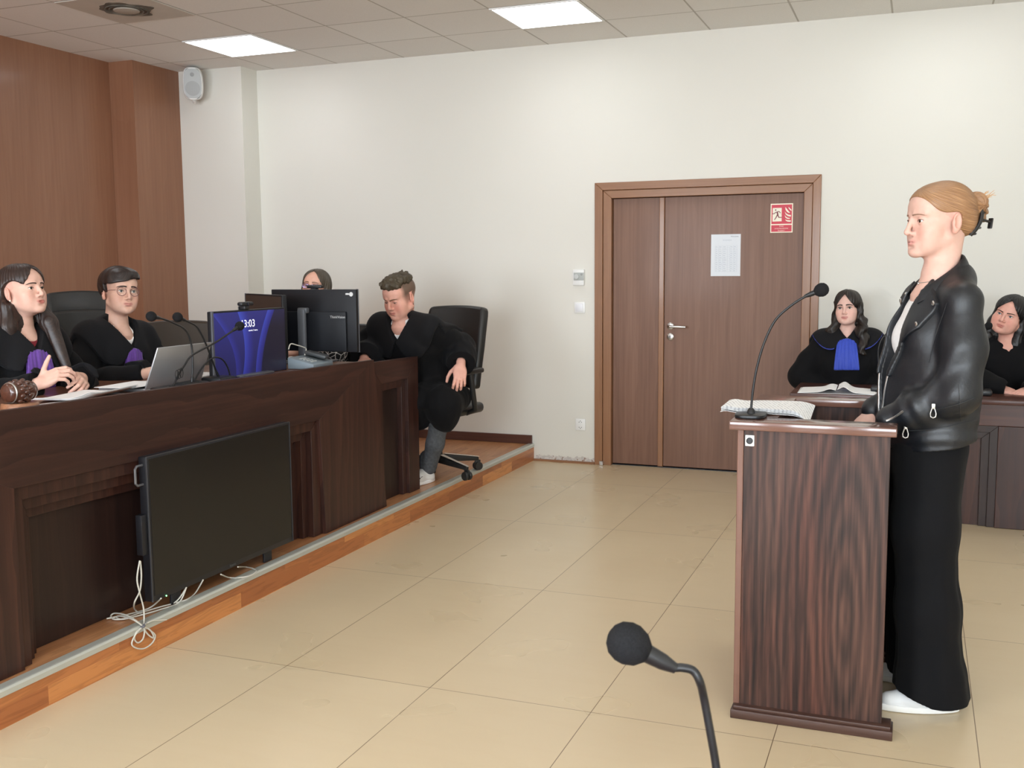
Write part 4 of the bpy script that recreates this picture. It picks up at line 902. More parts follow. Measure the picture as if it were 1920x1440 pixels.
# ------------------------------------------------------------------ lawyers' bench on the right
R0 = (.9, 6.4, 0)
rb = thing('lawyers_bench', 'dark brown panelled bench of the lawyers behind the lectern', 'bench', R0)
def ir(o): return ib(o, R0)
ry = 6.37; RT = .742
ir(MB().box((-.690, 6.29, RT-.027), (3.2, 6.885, RT), .004).build('desk_top', M['bench_x'], rb, 30))
ir(MB().prism([(-.55, RT-.028), (3.0, RT-.028), (3.0, .585), (-.55, .585)], ry, ry+.025, 'y', .003).build('top_rail', M['bench_x'], rb))
for k, (a, b_) in enumerate(((-.55, -.30), (.445, 1.05), (2.0, 3.0))): ir(MB().box((a, ry, .001), (b_, ry+.025, .5845), .003).build('stile', M['bench_z'], rb))
for (a, b_) in ((-.30, .445), (1.05, 2.0)):
    mm = MB()
    for k, off in enumerate((0, .042)):
        a2, b2, z2 = a+off-.003, b_-off+.003, .585-off*.92
        mm.prism([(a2, .001), (a2+.045, .001), (a2+.045, z2-.040), (a2, z2)], ry+.012+.016*k, ry+.030+.016*k, 'y', .002)
        mm.prism([(b2, .001), (b2-.045, .001), (b2-.045, z2-.040), (b2, z2)], ry+.012+.016*k, ry+.030+.016*k, 'y', .002)
        mm.prism([(a2, z2), (b2, z2), (b2-.045, z2-.040), (a2+.045, z2-.040)], ry+.012+.016*k, ry+.030+.016*k, 'y', .002)
    ir(mm.build('stepped_moulding', M['bench_panel'], rb))
    ir(MB().box((a+.05, ry+.046, .001), (b_-.05, ry+.060, .52)).build('recessed_panel', M['bench_z'], rb))
ir(MB().box((-.55, ry+.026, .001), (-.525, 6.86, RT-.028)).build('end_panel', M['bench_z'], rb))
# open book
bk = thing('open_book', 'open white notebook lying on the lawyers bench before the woman with the blue jabot', 'book', (-.43, 6.45, RT), .03)
def leaf_(s, lift):
    def fn(a, b_):
        x = s*(.004+a*.215*(1-.05*b_)); z = .006+lift*math.sin(min(1, a*1.9)*PI)*(.8+.4*b_)*(1 if a < .53 else 0)+lift*.12*(1-a)
        z = .005+lift*(math.exp(-((a-.16)/.17)**2))+.012*(1-a)
        return (x, (b_-.5)*.28, z)
    return fn
MB().grid(leaf_(-1, .016), 20, 6, thick=.003).build('pages', M['paper'], bk, 50)
MB().grid(leaf_(1, .030), 20, 6, thick=.003).build('pages', M['paper'], bk, 50)
MB().box((-.222, -.145, .0006), (.222, .145, .003)).build('cover', plain('book_cover', (.55, .55, .56), .5), bk)
yb = 6.52
gooseneck('black gooseneck microphone on the lawyers bench, half hidden by the leather jacket', [Vector((bp(1651, 735, 'y', yb).x, yb, RT+.03))]+[bp(u, v, 'y', yb) for u, v in ((1648, 690), (1647, 655), (1656, 632), (1676, 617), (1702, 606), (1728, 604))], (bp(1651, 735, 'y', yb).x, yb, RT), base='box', head_r=.021)
gooseneck('black gooseneck microphone in front of the face of the woman at the right edge', [Vector((bp(1840, 735, 'y', yb).x, yb, RT+.03))]+[bp(u, v, 'y', yb) for u, v in ((1842, 690), (1844, 655), (1848, 630), (1851, 614))], (bp(1840, 735, 'y', yb).x, yb, RT), base='box', head_r=.022, head_dir=(.55, .1, .8))
# foreground microphone on the desk below the camera
d1 = 1.09
def fpt(u, v, d): 
    p_ = _Rm.T @ np.array([(u-960)/F_PX*d, -(v-720)/F_PX*d, d]); return Vector((p_[0], p_[1], p_[2]+CAM_Z))
FP = [fpt(1352, 1520, d1+.02), fpt(1343, 1440, d1+.02), fpt(1333, 1380, d1+.015), fpt(1320, 1310, d1+.01), fpt(1312, 1278, d1), fpt(1300, 1258, d1), fpt(1280, 1252, d1), fpt(1258, 1251, d1), fpt(1232, 1238, d1), fpt(1196, 1216, d1)]
fb = FP[0]; FTOP = 0.76
FP = [Vector((fb.x+.01, fb.y+.012, FTOP+.03)), Vector((fb.x+.008, fb.y+.01, FTOP+.08))]+FP
gooseneck('out-of-focus black gooseneck microphone close to the camera', FP, (fb.x+.01, fb.y+.012, FTOP), base='box', head_r=.0225, neck_r=.0046, head_dir=tuple((fpt(1166, 1203, d1)-fpt(1232, 1238, d1))))
fd = thing('near_table', 'brown table just below the photo frame carrying the foreground microphone', 'table', (fb.x, .72, 0))
MB().box((-.9, -.42, FTOP-.03), (.7, .42, FTOP), .004).build('table_top', M['desk_top'], fd)
for sx_ in (-.85, .62):
    for sy_ in (-.38, .34): MB().box((sx_, sy_, 0), (sx_+.05, sy_+.05, FTOP-.03)).build('leg', M['dark_metal'], fd)
# ================================================================== implicit-surface modelling kit (numpy)
f32 = np.float32
class Field:
    def __init__(s, lo, hi, vox, big=1.0):
        s.lo = np.array(lo, float); s.vox = vox
        s.n = np.ceil((np.array(hi, float)-s.lo)/vox).astype(int)+1
        s.ax = [(s.lo[i]+vox*np.arange(s.n[i])).astype(f32) for i in range(3)]
        s.D = np.full(tuple(s.n), big, f32)
    def copy(s):
        o = object.__new__(Field); o.lo = s.lo; o.vox = s.vox; o.n = s.n; o.ax = s.ax; o.D = s.D.copy(); return o
    def grid(s, sl=None):
        a = s.ax if sl is None else [s.ax[i][sl[i]] for i in range(3)]
        return a[0][:, None, None], a[1][None, :, None], a[2][None, None, :]
    def _sl(s, c, r):
        o = []
        for i in range(3):
            a = int(math.floor((c[i]-r[i]-s.lo[i])/s.vox)); b = int(math.ceil((c[i]+r[i]-s.lo[i])/s.vox))+1
            a = max(0, a); b = min(int(s.n[i]), b)
            if a >= b: return None
            o.append(slice(a, b))
        return tuple(o)
    def apply(s, fn, c, r, k=0.01, M=None, op='u', pad=0.02):
        """fn(x,y,z)->distance in the local frame M (rigid x uniform scale); c, r: local centre and radius of its bounds"""
        if M is None:
            R_ = np.eye(3); t = np.zeros(3); sc = 1.0
        else:
            A = np.array(M)[:3, :3]; sc = float(np.linalg.norm(A[:, 0])); R_ = A/sc; t = np.array(M)[:3, 3]
        cw = R_ @ (np.array(c, float)*sc)+t; rr = np.full(3, float(r)*sc+k+pad)
        sl = s._sl(cw, rr)
        if sl is None: return s
        X, Y, Z = s.grid(sl)
        if M is not None:
            X, Y, Z = X-f32(t[0]), Y-f32(t[1]), Z-f32(t[2])
            q = [(f32(R_[0, i]/sc)*X+f32(R_[1, i]/sc)*Y+f32(R_[2, i]/sc)*Z) for i in range(3)]
            d = fn(*q)*f32(sc)
        else: d = fn(X, Y, Z)
        D = s.D[sl]
        if op == 'u':
            if k > 1e-6:
                h = np.clip(0.5+0.5*(D-d)/k, 0, 1); s.D[sl] = D*(1-h)+d*h-f32(k)*h*(1-h)
            else: s.D[sl] = np.minimum(D, d)
        elif op == 's':
            d = -d
            if k > 1e-6:
                h = np.clip(0.5-0.5*(D-d)/k, 0, 1); s.D[sl] = D*(1-h)+d*h+f32(k)*h*(1-h)
            else: s.D[sl] = np.maximum(D, d)
        return s
    def ell(s, c, r, k=0.01, M=None, op='u', rot=None, pad=0.02):
        c = np.array(c, float); r_ = np.array(r, float)
        if rot is not None: Rr = np.array(rot)[:3, :3]
        def fn(x, y, z):
            p = [x-f32(c[0]), y-f32(c[1]), z-f32(c[2])]
            if rot is not None: p = [f32(Rr[0, i])*p[0]+f32(Rr[1, i])*p[1]+f32(Rr[2, i])*p[2] for i in range(3)]
            k0 = np.sqrt((p[0]/r_[0])**2+(p[1]/r_[1])**2+(p[2]/r_[2])**2)
            k1 = np.sqrt((p[0]/r_[0]**2)**2+(p[1]/r_[1]**2)**2+(p[2]/r_[2]**2)**2)
            return (k0*(k0-1)/np.maximum(k1, 1e-5)).astype(f32)
        return s.apply(fn, c, r_.max(), k, M, op, pad)
    def cone(s, a, b, ra, rb, k=0.01, M=None, op='u', sq=None, pad=0.02):
        """tapered capsule; sq=(axis vector, factor) flattens it along that direction"""
        a = np.array(a, float); b = np.array(b, float); ab = b-a; L2 = float(ab @ ab)+1e-12
        def fn(x, y, z):
            p = [x-f32(a[0]), y-f32(a[1]), z-f32(a[2])]
            t = np.clip((p[0]*f32(ab[0])+p[1]*f32(ab[1])+p[2]*f32(ab[2]))/f32(L2), 0, 1)
            e = [p[i]-f32(ab[i])*t for i in range(3)]
            if sq is not None:
                n = np.array(sq[0], float); n /= np.linalg.norm(n); h = e[0]*f32(n[0])+e[1]*f32(n[1])+e[2]*f32(n[2])
                g = f32(sq[1]-1.0)
                e = [e[i]+h*f32(n[i])*g for i in range(3)]
            d = np.sqrt(e[0]**2+e[1]**2+e[2]**2)-(f32(ra)+f32(rb-ra)*t)
            return d
        return s.apply(fn, (a+b)/2, math.sqrt(L2)/2+max(ra, rb), k, M, op, pad)
    def chain(s, pts, rs, k=0.01, M=None, op='u', sq=None, k0=None):
        for i in range(len(pts)-1): s.cone(pts[i], pts[i+1], rs[i], rs[i+1], k if (i or k0 is None) else k0, M, op, sq)
        return s
    def sample(s, P):
        P = np.asarray(P, float); q = (P-s.lo)/s.vox; i = np.clip(np.floor(q).astype(int), 0, s.n-2); t = q-i; v = 0
        for dx in (0, 1):
            for dy in (0, 1):
                for dz in (0, 1):
                    w = (t[..., 0] if dx else 1-t[..., 0])*(t[..., 1] if dy else 1-t[..., 1])*(t[..., 2] if dz else 1-t[..., 2])
                    v = v+w*s.D[i[..., 0]+dx, i[..., 1]+dy, i[..., 2]+dz]
        return v
    def local(s, M):
        """grid coordinates in the frame M (full grid)"""
        A = np.array(M.inverted()) ; X, Y, Z = s.grid()
        return [f32(A[i, 0])*X+f32(A[i, 1])*Y+f32(A[i, 2])*Z+f32(A[i, 3]) for i in range(3)]

def surface_net(F):
    D = F.D; ins = D < 0
    c = np.zeros(tuple(np.array(D.shape)-1), np.uint8)
    for dx in (0, 1):
        for dy in (0, 1):
            for dz in (0, 1): c += ins[dx:D.shape[0]-1+dx, dy:D.shape[1]-1+dy, dz:D.shape[2]-1+dz]
    mix = (c > 0) & (c < 8); idx = np.argwhere(mix)
    if len(idx) == 0: return np.zeros((0, 3)), np.zeros((0, 4), int)
    ID = np.full(mix.shape, -1, np.int32); ID[mix] = np.arange(len(idx), dtype=np.int32)
    cor = {}
    for dx in (0, 1):
        for dy in (0, 1):
            for dz in (0, 1): cor[dx, dy, dz] = D[idx[:, 0]+dx, idx[:, 1]+dy, idx[:, 2]+dz].astype(np.float64)
    acc = np.zeros((len(idx), 3)); cnt = np.zeros(len(idx))
    keys = list(cor.keys())
    for a in keys:
        for ax in range(3):
            if a[ax] == 0:
                b = list(a); b[ax] = 1; b = tuple(b)
                va, vb = cor[a], cor[b]; m = (va < 0) != (vb < 0)
                t = np.where(m, va/np.where(m, va-vb, 1), 0)
                p = np.tile(np.array(a, float), (len(idx), 1)); p[:, ax] += t
                acc[m] += p[m]; cnt[m] += 1
    V = (idx+acc/cnt[:, None])*F.vox+F.lo
    Q = []
    for ax in range(3):
        o1, o2 = [(1, 2), (2, 0), (0, 1)][ax]
        n = np.array(D.shape); s0 = [slice(1, -1)]*3; s0[ax] = slice(0, -1); s1 = [slice(1, -1)]*3; s1[ax] = slice(1, None)
        A = ins[tuple(s0)]; B = ins[tuple(s1)]; e = np.argwhere(A != B)
        if len(e) == 0: continue
        off = np.array([1, 1, 1]); off[ax] = 0; e = e+off
        fl = ins[e[:, 0], e[:, 1], e[:, 2]]
        def cell(d1, d2):
            q = e.copy(); q[:, o1] -= d1; q[:, o2] -= d2; return ID[q[:, 0], q[:, 1], q[:, 2]]
        q = np.stack([cell(1, 1), cell(0, 1), cell(0, 0), cell(1, 0)], 1)
        q[~fl] = q[~fl][:, ::-1]
        Q.append(q[(q >= 0).all(1)])
    return V, np.concatenate(Q)
def to_mesh(name, V, Q, mat, parent=None, attrs=None, M=None):
    if M is not None:
        A = np.array(M); V = V @ A[:3, :3].T+A[:3, 3]
    me = bpy.data.meshes.new(name)
    me.vertices.add(len(V)); me.vertices.foreach_set('co', V.astype(np.float32).ravel())
    me.loops.add(len(Q)*4); me.loops.foreach_set('vertex_index', Q.astype(np.int32).ravel())
    me.polygons.add(len(Q)); me.polygons.foreach_set('loop_start', np.arange(0, 4*len(Q), 4, dtype=np.int32))
    me.polygons.foreach_set('use_smooth', np.ones(len(Q), bool))
    me.update(calc_edges=True); me.validate()
    for k, v in (attrs or {}).items():
        if v.ndim == 1: a = me.attributes.new(k, 'FLOAT', 'POINT'); a.data.foreach_set('value', v.astype(np.float32))
        else:
            a = me.attributes.new(k, 'FLOAT_COLOR', 'POINT'); c = np.ones((len(V), 4), np.float32); c[:, :3] = v; a.data.foreach_set('color', c.ravel())
    return link_mesh(name, me, mat, parent)
def mesh_field(name, F, mat, parent=None, attr=None, M=None):
    V, Q = surface_net(F)
    return to_mesh(name, V, Q, mat, parent, attr(V) if attr else None, M)
def vnoise(x, y, z, seed=0, octv=3, amp=1.0):
    """cheap smooth noise from rotated sines"""
    r = np.random.RandomState(seed); o = 0; a = amp; fr = 1.0
    for i in range(octv):
        for j in range(3):
            d = r.normal(size=3); d /= np.linalg.norm(d); ph = r.rand()*6.28
            o = o+f32(a/2.2)*np.sin(f32(fr)*(f32(d[0])*x+f32(d[1])*y+f32(d[2])*z)*f32(1+.3*r.rand())+f32(ph))
        a *= .5; fr *= 2.03
    return o
def RX_(a): return Matrix.Rotation(a, 4, 'X')
def RY_(a): return Matrix.Rotation(a, 4, 'Y')
def RZ_(a): return Matrix.Rotation(a, 4, 'Z')
def T_(x, y=None, z=None): return Matrix.Translation(x if y is None else (x, y, z))

# ------------------------------------------------------------------ people: materials
def skin_mat(name):
    m, nt, b = new_mat(name); L = nt.links
    a = nt.nodes.new('ShaderNodeAttribute'); a.attribute_name = 'tone'
    tc = nt.nodes.new('ShaderNodeTexCoord'); n = nt.nodes.new('ShaderNodeTexNoise'); n.inputs['Scale'].default_value = 60; n.inputs['Detail'].default_value = 4
    L.new(tc.outputs['Object'], n.inputs['Vector']); r = ramp(nt, [(0.3, (.94, .92, .92)), (.7, (1, 1, 1))]); L.new(n.outputs['Fac'], r.inputs['Fac'])
    mx = nt.nodes.new('ShaderNodeMix'); mx.data_type = 'RGBA'; mx.blend_type = 'MULTIPLY'; mx.inputs[0].default_value = 1
    L.new(a.outputs['Color'], mx.inputs[6]); L.new(r.outputs['Color'], mx.inputs[7]); L.new(mx.outputs[2], b.inputs['Base Color'])
    b.inputs['Roughness'].default_value = 0.52; b.inputs['Specular IOR Level'].default_value = 0.38
    b.inputs['Subsurface Weight'].default_value = 0.12; b.inputs['Subsurface Radius'].default_value = (1.0, 0.4, 0.25); b.inputs['Subsurface Scale'].default_value = 0.006
    n2 = nt.nodes.new('ShaderNodeTexNoise'); n2.inputs['Scale'].default_value = 700; L.new(tc.outputs['Object'], n2.inputs['Vector'])
    bp_ = nt.nodes.new('ShaderNodeBump'); bp_.inputs['Strength'].default_value = 0.12; bp_.inputs['Distance'].default_value = 0.0006; L.new(n2.outputs['Fac'], bp_.inputs['Height']); L.new(bp_.outputs['Normal'], b.inputs['Normal'])
    return m
def hair_mat(name, dark, mid, light, rough=0.42):
    m, nt, b = new_mat(name); L = nt.links
    a = nt.nodes.new('ShaderNodeAttribute'); a.attribute_name = 'strand'
    a2 = nt.nodes.new('ShaderNodeAttribute'); a2.attribute_name = 'along'
    cx = nt.nodes.new('ShaderNodeCombineXYZ'); L.new(a.outputs['Fac'], cx.inputs[0]); L.new(a2.outputs['Fac'], cx.inputs[1])
    mp = nt.nodes.new('ShaderNodeMapping'); L.new(cx.outputs[0], mp.inputs['Vector']); mp.inputs['Scale'].default_value = (42, 2.2, 1)
    n = nt.nodes.new('ShaderNodeTexNoise'); n.inputs['Scale'].default_value = 1.0; n.inputs['Detail'].default_value = 5; n.inputs['Roughness'].default_value = .62; L.new(mp.outputs['Vector'], n.inputs['Vector'])
    r = ramp(nt, [(.28, dark), (.52, mid), (.76, light)]); L.new(n.outputs['Fac'], r.inputs['Fac']); L.new(r.outputs['Color'], b.inputs['Base Color'])
    b.inputs['Roughness'].default_value = rough; b.inputs['Specular IOR Level'].default_value = .45
    bp_ = nt.nodes.new('ShaderNodeBump'); bp_.inputs['Strength'].default_value = .55; bp_.inputs['Distance'].default_value = .002; L.new(n.outputs['Fac'], bp_.inputs['Height']); L.new(bp_.outputs['Normal'], b.inputs['Normal'])
    return m
M['skin'] = skin_mat('skin')
M['robe'] = plain('black_gown', (.0045, .0043, .0050), .85, noise=.25, nscale=300, bump=.25, bscale=900, spec=.16, sheen=.025)
M['robe_dark'] = plain('black_collar', (.0080, .0078, .0090), .85, noise=.2, nscale=300, bump=.2, bscale=900, spec=.18, sheen=.03)
M['purple'] = plain('purple_jabot', s2l(92, 50, 140), .6, noise=.08, nscale=80, sheen=.3)
M['blue'] = plain('blue_jabot', s2l(34, 62, 172), .6, noise=.08, nscale=80, sheen=.3)
M['eye_white'] = plain('eye_white', s2l(226, 218, 212), .25)
M['pupil'] = plain('pupil', (.004, .004, .004), .1)
M['iris_brown'] = plain('iris_brown', s2l(78, 58, 44), .2); M['iris_blue'] = plain('iris_grey', s2l(112, 118, 120), .2)
M['lash'] = plain('eyelash', (.012, .009, .008), .7)
def brow_mat(n, c): return plain(n, c, .8, noise=.25, nscale=400)
M['tee'] = plain('white_cotton', s2l(232, 230, 228), .8, noise=.04, nscale=60, bump=.15, bscale=500)
M['tongue'] = plain('mouth_inside', s2l(96, 36, 34), .6)

SK = dict(female=True, short=0.0, slim=1.0, nose_l=1.0, nose_w=1.0, jaw=1.0, chin=1.0, lips=1.0, eye_open=1.0, eye_z=0.0, fat=0.0)
def add_head(F, Mh, **kw):
    """sculpts a head into the field; local frame of Mh: x to the person's right, y forward, z up, origin between the ears"""
    o = dict(SK); o.update(kw); fm = o['female']; fat = o['fat']; V = F.vox
    E = lambda c, r, k=.012, op='u', rot=None: F.ell(c, r, k, Mh, op, rot)
    C = lambda a, b, ra, rb, k=.012, op='u', sq=None: F.cone(a, b, ra, rb, k, Mh, op, sq)
    E((0, -.018+.4*o['short'], .038), (.0735, .094-o['short'], .076))                       # cranium
    E((0, .046, .040), (.062, .045, .050), .03)                    # forehead
    E((0, .022, -.035), (.0585*o['slim']+fat*.3, .064, .078), .03)           # face mass
    jw = .050*o['jaw']+fat*.5
    for s_ in (-1, 1):
        C((s_*jw, -.002, -.050), (s_*.016, .071, -.0900), .0150+fat*.2, .0125, .026)   # jaw line
        E((s_*.043*o['slim'], .050, -.026), (.020+fat*.4, .024, .020+fat*.3), .030)             # cheekbone
        E((s_*.034, .054, -.058), (.018+fat*.6, .022, .026+fat*.4), .032)             # cheek
    E((0, .0805, -.0895), (.0175*o['chin'], .0145, .0135), .018)       # chin
    E((0, .0745, -.064), (.027, .0195, .022), .016)                  # muzzle
    for s_ in (-1, 1):
        C((s_*.014, .0855 if fm else .0875, .021), (s_*.046, .071, .023), .0045 if fm else .0070, .0040, .016)   # brow ridge
        E((s_*.0315, .096, .001), (.0175, .018, .0115), .010, 's')                              # eye socket
        E((s_*.0315, .0705, .001), (.0150, .0150, .0150), .004)                                 # lids
        # lid opening (almond), cut from the front
        h = .0058*o['eye_open']; zc = .0005+o['eye_z']
        def cut(x, y, z, s_=s_, h=h, zc=zc):
            u = (x-s_*.0315)/.0135
            lim = h*np.maximum(1-u*u, -.5)
            d = np.abs(z-zc-.0012*s_*(x-s_*.0315)/.0135)-lim
            d = np.maximum(d, np.abs(x-s_*.0315)-.0135)
            return np.maximum(d, .0765-y).astype(f32)
        if h > .0008: F.apply(cut, (s_*.0315, .085, zc), .016, .0012, Mh, 's', .004)
    nl, nw = o['nose_l'], o['nose_w']
    C((0, .0860, .014), (0, .0945+.008*nl, -.020-.005*nl), .0062, .0076, .010)     # bridge
    E((0, .0950+.009*nl, -.028-.004*nl), (.0092*nw, .0095, .0082), .008)            # tip
    for s_ in (-1, 1):
        E((s_*.0120*nw, .0900, -.0325-.003*nl), (.0066, .0100, .0068), .006)       # wing
        E((s_*.0062*nw, .0975, -.0400-.003*nl), (.0034, .0052, .0026), .003, 's')  # nostril
    C((0, .0955, -.042), (0, .0955, -.049), .0026, .0032, .006, 's')                # philtrum
    lp = o['lips']
    for s_ in (-1, 1):
        C((s_*.004, .0910, -.0555), (s_*.020, .0820, -.0590), .0050*lp, .0024, .007)   # upper lip
        C((0, .0900, -.0655), (s_*.016, .0835, -.0620), .0056*lp, .0028, .007)         # lower lip
        C((0, .0968, -.0602), (s_*.0225, .0850, -.0602), .0018, .0012, .003, 's')      # mouth line
    if o.get('mouth_open'): E((0, .096, -.0605), (.012, .012, .0046), .003, 's')
    E((0, .0935, -.0748), (.014, .0060, .0038), .010, 's')            # hollow above the chin
    for s_ in (-1, 1):                                               # ears
        rot = RZ_(-s_*.35) @ RY_(0.0) @ RX_(.15)
        E((s_*.0745, -.012, -.008), (.0085, .0175, .0300), .005, 'u', rot)
        E((s_*.0800, -.011, -.004), (.0060, .0110, .0200), .003, 's', rot)
        E((s_*.0775, -.002, -.008), (.0050, .0060, .0075), .004, 'u', rot)
        E((s_*.0735, -.006, -.031), (.0060, .0080, .0090), .005)
def skin_tone(V, Mh, s, base, lip=None, flush=.35, fade=None, lid=None, nose_red=.2, extra=None):
    A = np.array(Mh.inverted()); q = V @ A[:3, :3].T+A[:3, 3]
    x, y, z = q[:, 0], q[:, 1], q[:, 2]
    base = np.array(base); col = np.tile(base, (len(V), 1))
    def mixc(w, c):
        w = np.clip(w, 0, 1)[:, None]; col[:] = col*(1-w)+np.array(c)*w
    g = lambda cx, cz, rx, rz: np.exp(-((x-cx)/rx)**2-((z-cz)/rz)**2)*(y > .02)*(z > -.115)*(np.abs(x) < .09)
    red = base*np.array([.98, .72, .70])
    mixc(flush*(g(.040, -.035, .022, .024)+g(-.040, -.035, .022, .024)), red)
    mixc(nose_red*g(0, -.035, .016, .014), red)
    mixc(.45*((np.abs(x) > .066)*(np.abs(y+.01) < .03)*(np.abs(z) < .045)), red)
    mixc(.30*(g(.0315, .004, .020, .012)+g(-.0315, .004, .020, .012)), base*np.array([.80, .66, .64]))
    if lid is not None: mixc(.8*(g(.0315, .0085, .015, .0045)+g(-.0315, .0085, .015, .0045)), lid)
    if lip is not None:
        up = -.0528-.10*np.abs(x)-.0012*np.cos(x*220); dn = -.0715+.0075*(np.abs(x)/.02)**2
        sg = lambda t: 1/(1+np.exp(-np.clip(t/.0011, -30, 30)))
        m = sg(.0225-np.abs(x))*sg(up-z)*sg(z-dn)*(y > .070)
        mixc(.8*m, lip)
        mixc(.5*np.exp(-((z+.0602)/.0012)**2)*sg(.021-np.abs(x))*(y > .07), np.array(lip)*.4)
    if fade is not None: fade(mixc, x, y, z)
    if extra is not None: extra(mixc, x, y, z, V)
    return col
def surf_y(F, Mh, x, z, y0=.135, y1=.02):
    ys = np.linspace(y0, y1, 160); P = np.stack([np.full_like(ys, x), ys, np.full_like(ys, z)], 1)
    A = np.array(Mh); d = F.sample(P @ A[:3, :3].T+A[:3, 3]); k = np.argmax(d < 0)
    return ys[k] if (d < 0).any() else y1
def face_parts(F, Mh, parent, iris, brow, gaze=(0, 0), brow_z=.0, brow_w=1.0, brow_tilt=.0, eye_open=1.0, eye_z=0.0, lash=1.0, brow_arch=.004, lash_mat=None):
    for s_ in (-1, 1):
        c = Vector((s_*.0315, .0700, .001)); r = .0130
        g = Vector((math.sin(gaze[0]), math.cos(gaze[0])*math.cos(gaze[1]), math.sin(gaze[1]))).normalized()
        rot = g.to_track_quat('Z', 'Y').to_matrix().to_4x4()
        t = bmesh.new(); bmesh.ops.create_uvsphere(t, u_segments=24, v_segments=24, radius=r)
        for f in t.faces:
            a = math.acos(max(-1, min(1, f.calc_center_median().normalized().z))); f.material_index = 2 if a < math.radians(12) else (1 if a < math.radians(29) else 0)
        bmesh.ops.transform(t, matrix=Mh @ T_(c) @ rot, verts=t.verts[:])
        me = bpy.data.meshes.new('eye'); t.to_mesh(me); t.free(); me.polygons.foreach_set('use_smooth', [True]*len(me.polygons))
        link_mesh('eye', me, [M['eye_white'], iris, M['pupil']], parent)
        # upper lashes
        P = []
        for i in range(9):
            u = -1+2*i/8; x = s_*.0315+u*.0138; z = .0010+eye_z+.0058*eye_open*(1-u*u)+.0012*s_*u
            P.append((x, surf_y(F, Mh, x, z+.0012)+.0004, z+.0004))
        MB().tube([Mh @ Vector(p) for p in P], [.0006+.0009*lash*math.sin(PI*(i+.6)/9.2) for i in range(9)], 6).build('eyelashes', lash_mat or M['lash'], parent, 60)
        P = []; R = []
        for i in range(9):
            u = i/8; x = s_*(.0115+.040*u); z = .0170+brow_z+brow_arch*math.sin(PI*min(1, u*.9+.12))+brow_tilt*(u-.3)-.004*max(0, u-.7)
            P.append((x, surf_y(F, Mh, x, z)+.0002, z)); R.append((.0025*(1-u)**.35+.0006)*brow_w)
        t = MB().tube([Mh @ Vector(p) for p in P], R, 8)
        t.build('eyebrow', brow, parent, 60)
def hand(F, Mw, side=1, curl=((.3, .3, .2),)*4, spread=.06, thumb=(.5, .3, .2), s=1.0, kf=.0015, thumb_dir=None, palm_k=.008):
    """Mw: wrist frame, x toward the thumb side, y along the hand, z out of the back of the hand"""
    Mw = Mw @ Matrix.Scale(s, 4)
    F.cone((0, -.03, 0), (0, .01, 0), .026, .026, .012, Mw, sq=((0, 0, 1), 1.35))
    F.ell((.004, .045, 0), (.039, .056, .0155), .012, Mw)
    F.ell((.024, .028, -.008), (.018, .032, .015), .010, Mw)
    F.ell((-.024, .040, -.006), (.014, .036, .013), .010, Mw)
    base = [(.0290, .086), (.0100, .092), (-.0095, .088), (-.0275, .078)]
    Ls = [(.041, .025, .021), (.045, .029, .022), (.042, .027, .021), (.033, .020, .019)]
    rad = [.0092, .0094, .0088, .0078]
    for i in range(4):
        c = curl[i % len(curl)]; p = np.array([base[i][0], base[i][1], .001]); yaw = spread*(1.5-i)*1.0; a = 0.0; pts = [p-np.array([0, .03, 0]), p]
        for j in range(3):
            a += c[j]; d = np.array([math.sin(yaw)*math.cos(a), math.cos(yaw)*math.cos(a), -math.sin(a)]); p = p+d*Ls[i][j]; pts.append(p)
        r = rad[i]; rs = [r*.95, r*1.08, r, r*.93, r*.80]
        F.cone(pts[0], pts[1], rs[0], rs[1], palm_k, Mw)
        for j in range(1, 4): F.cone(pts[j], pts[j+1], rs[j], rs[j+1], kf, Mw, pad=.008)
    d0 = np.array(thumb_dir if thumb_dir is not None else (.72, .62, -.32), float); d0 /= np.linalg.norm(d0)
    p = np.array([.026, .012, -.006]); pts = [p]; L = (.044, .034, .027)
    ax = np.array([0, 0, 1.0]); d = d0
    for j in range(3):
        a = thumb[j]*(.35 if j == 0 else 1.0); R_ = np.array(Matrix.Rotation(a, 3, Vector(np.cross(d, np.array([-.6, .75, -.25])))))
        d = R_ @ d; p = p+d*L[j]; pts.append(p)
    F.cone(pts[0], pts[1], .0150, .0115, .010, Mw); F.cone(pts[1], pts[2], .0112, .0098, kf, Mw, pad=.008); F.cone(pts[2], pts[3], .0098, .0082, kf, Mw, pad=.008)
def wrist_frame(elbow, wrist, up, side, flex=0.0, dev=0.0):
    """side +1 right hand, -1 left hand; up: direction of the back of the hand"""
    y = (Vector(wrist)-Vector(elbow)).normalized(); z = Vector(up); z = (z-y*z.dot(y)).normalized(); x = y.cross(z)
    # for a right hand with the back up and fingers forward the thumb is on the left (-x of y cross z = right)
    if side > 0: x = -x
    Mx = Matrix(((x.x, y.x, z.x, wrist[0]), (x.y, y.y, z.y, wrist[1]), (x.z, y.z, z.z, wrist[2]), (0, 0, 0, 1)))
    return Mx @ RX_(-flex) @ RZ_(dev)
def bowl(parent): pass
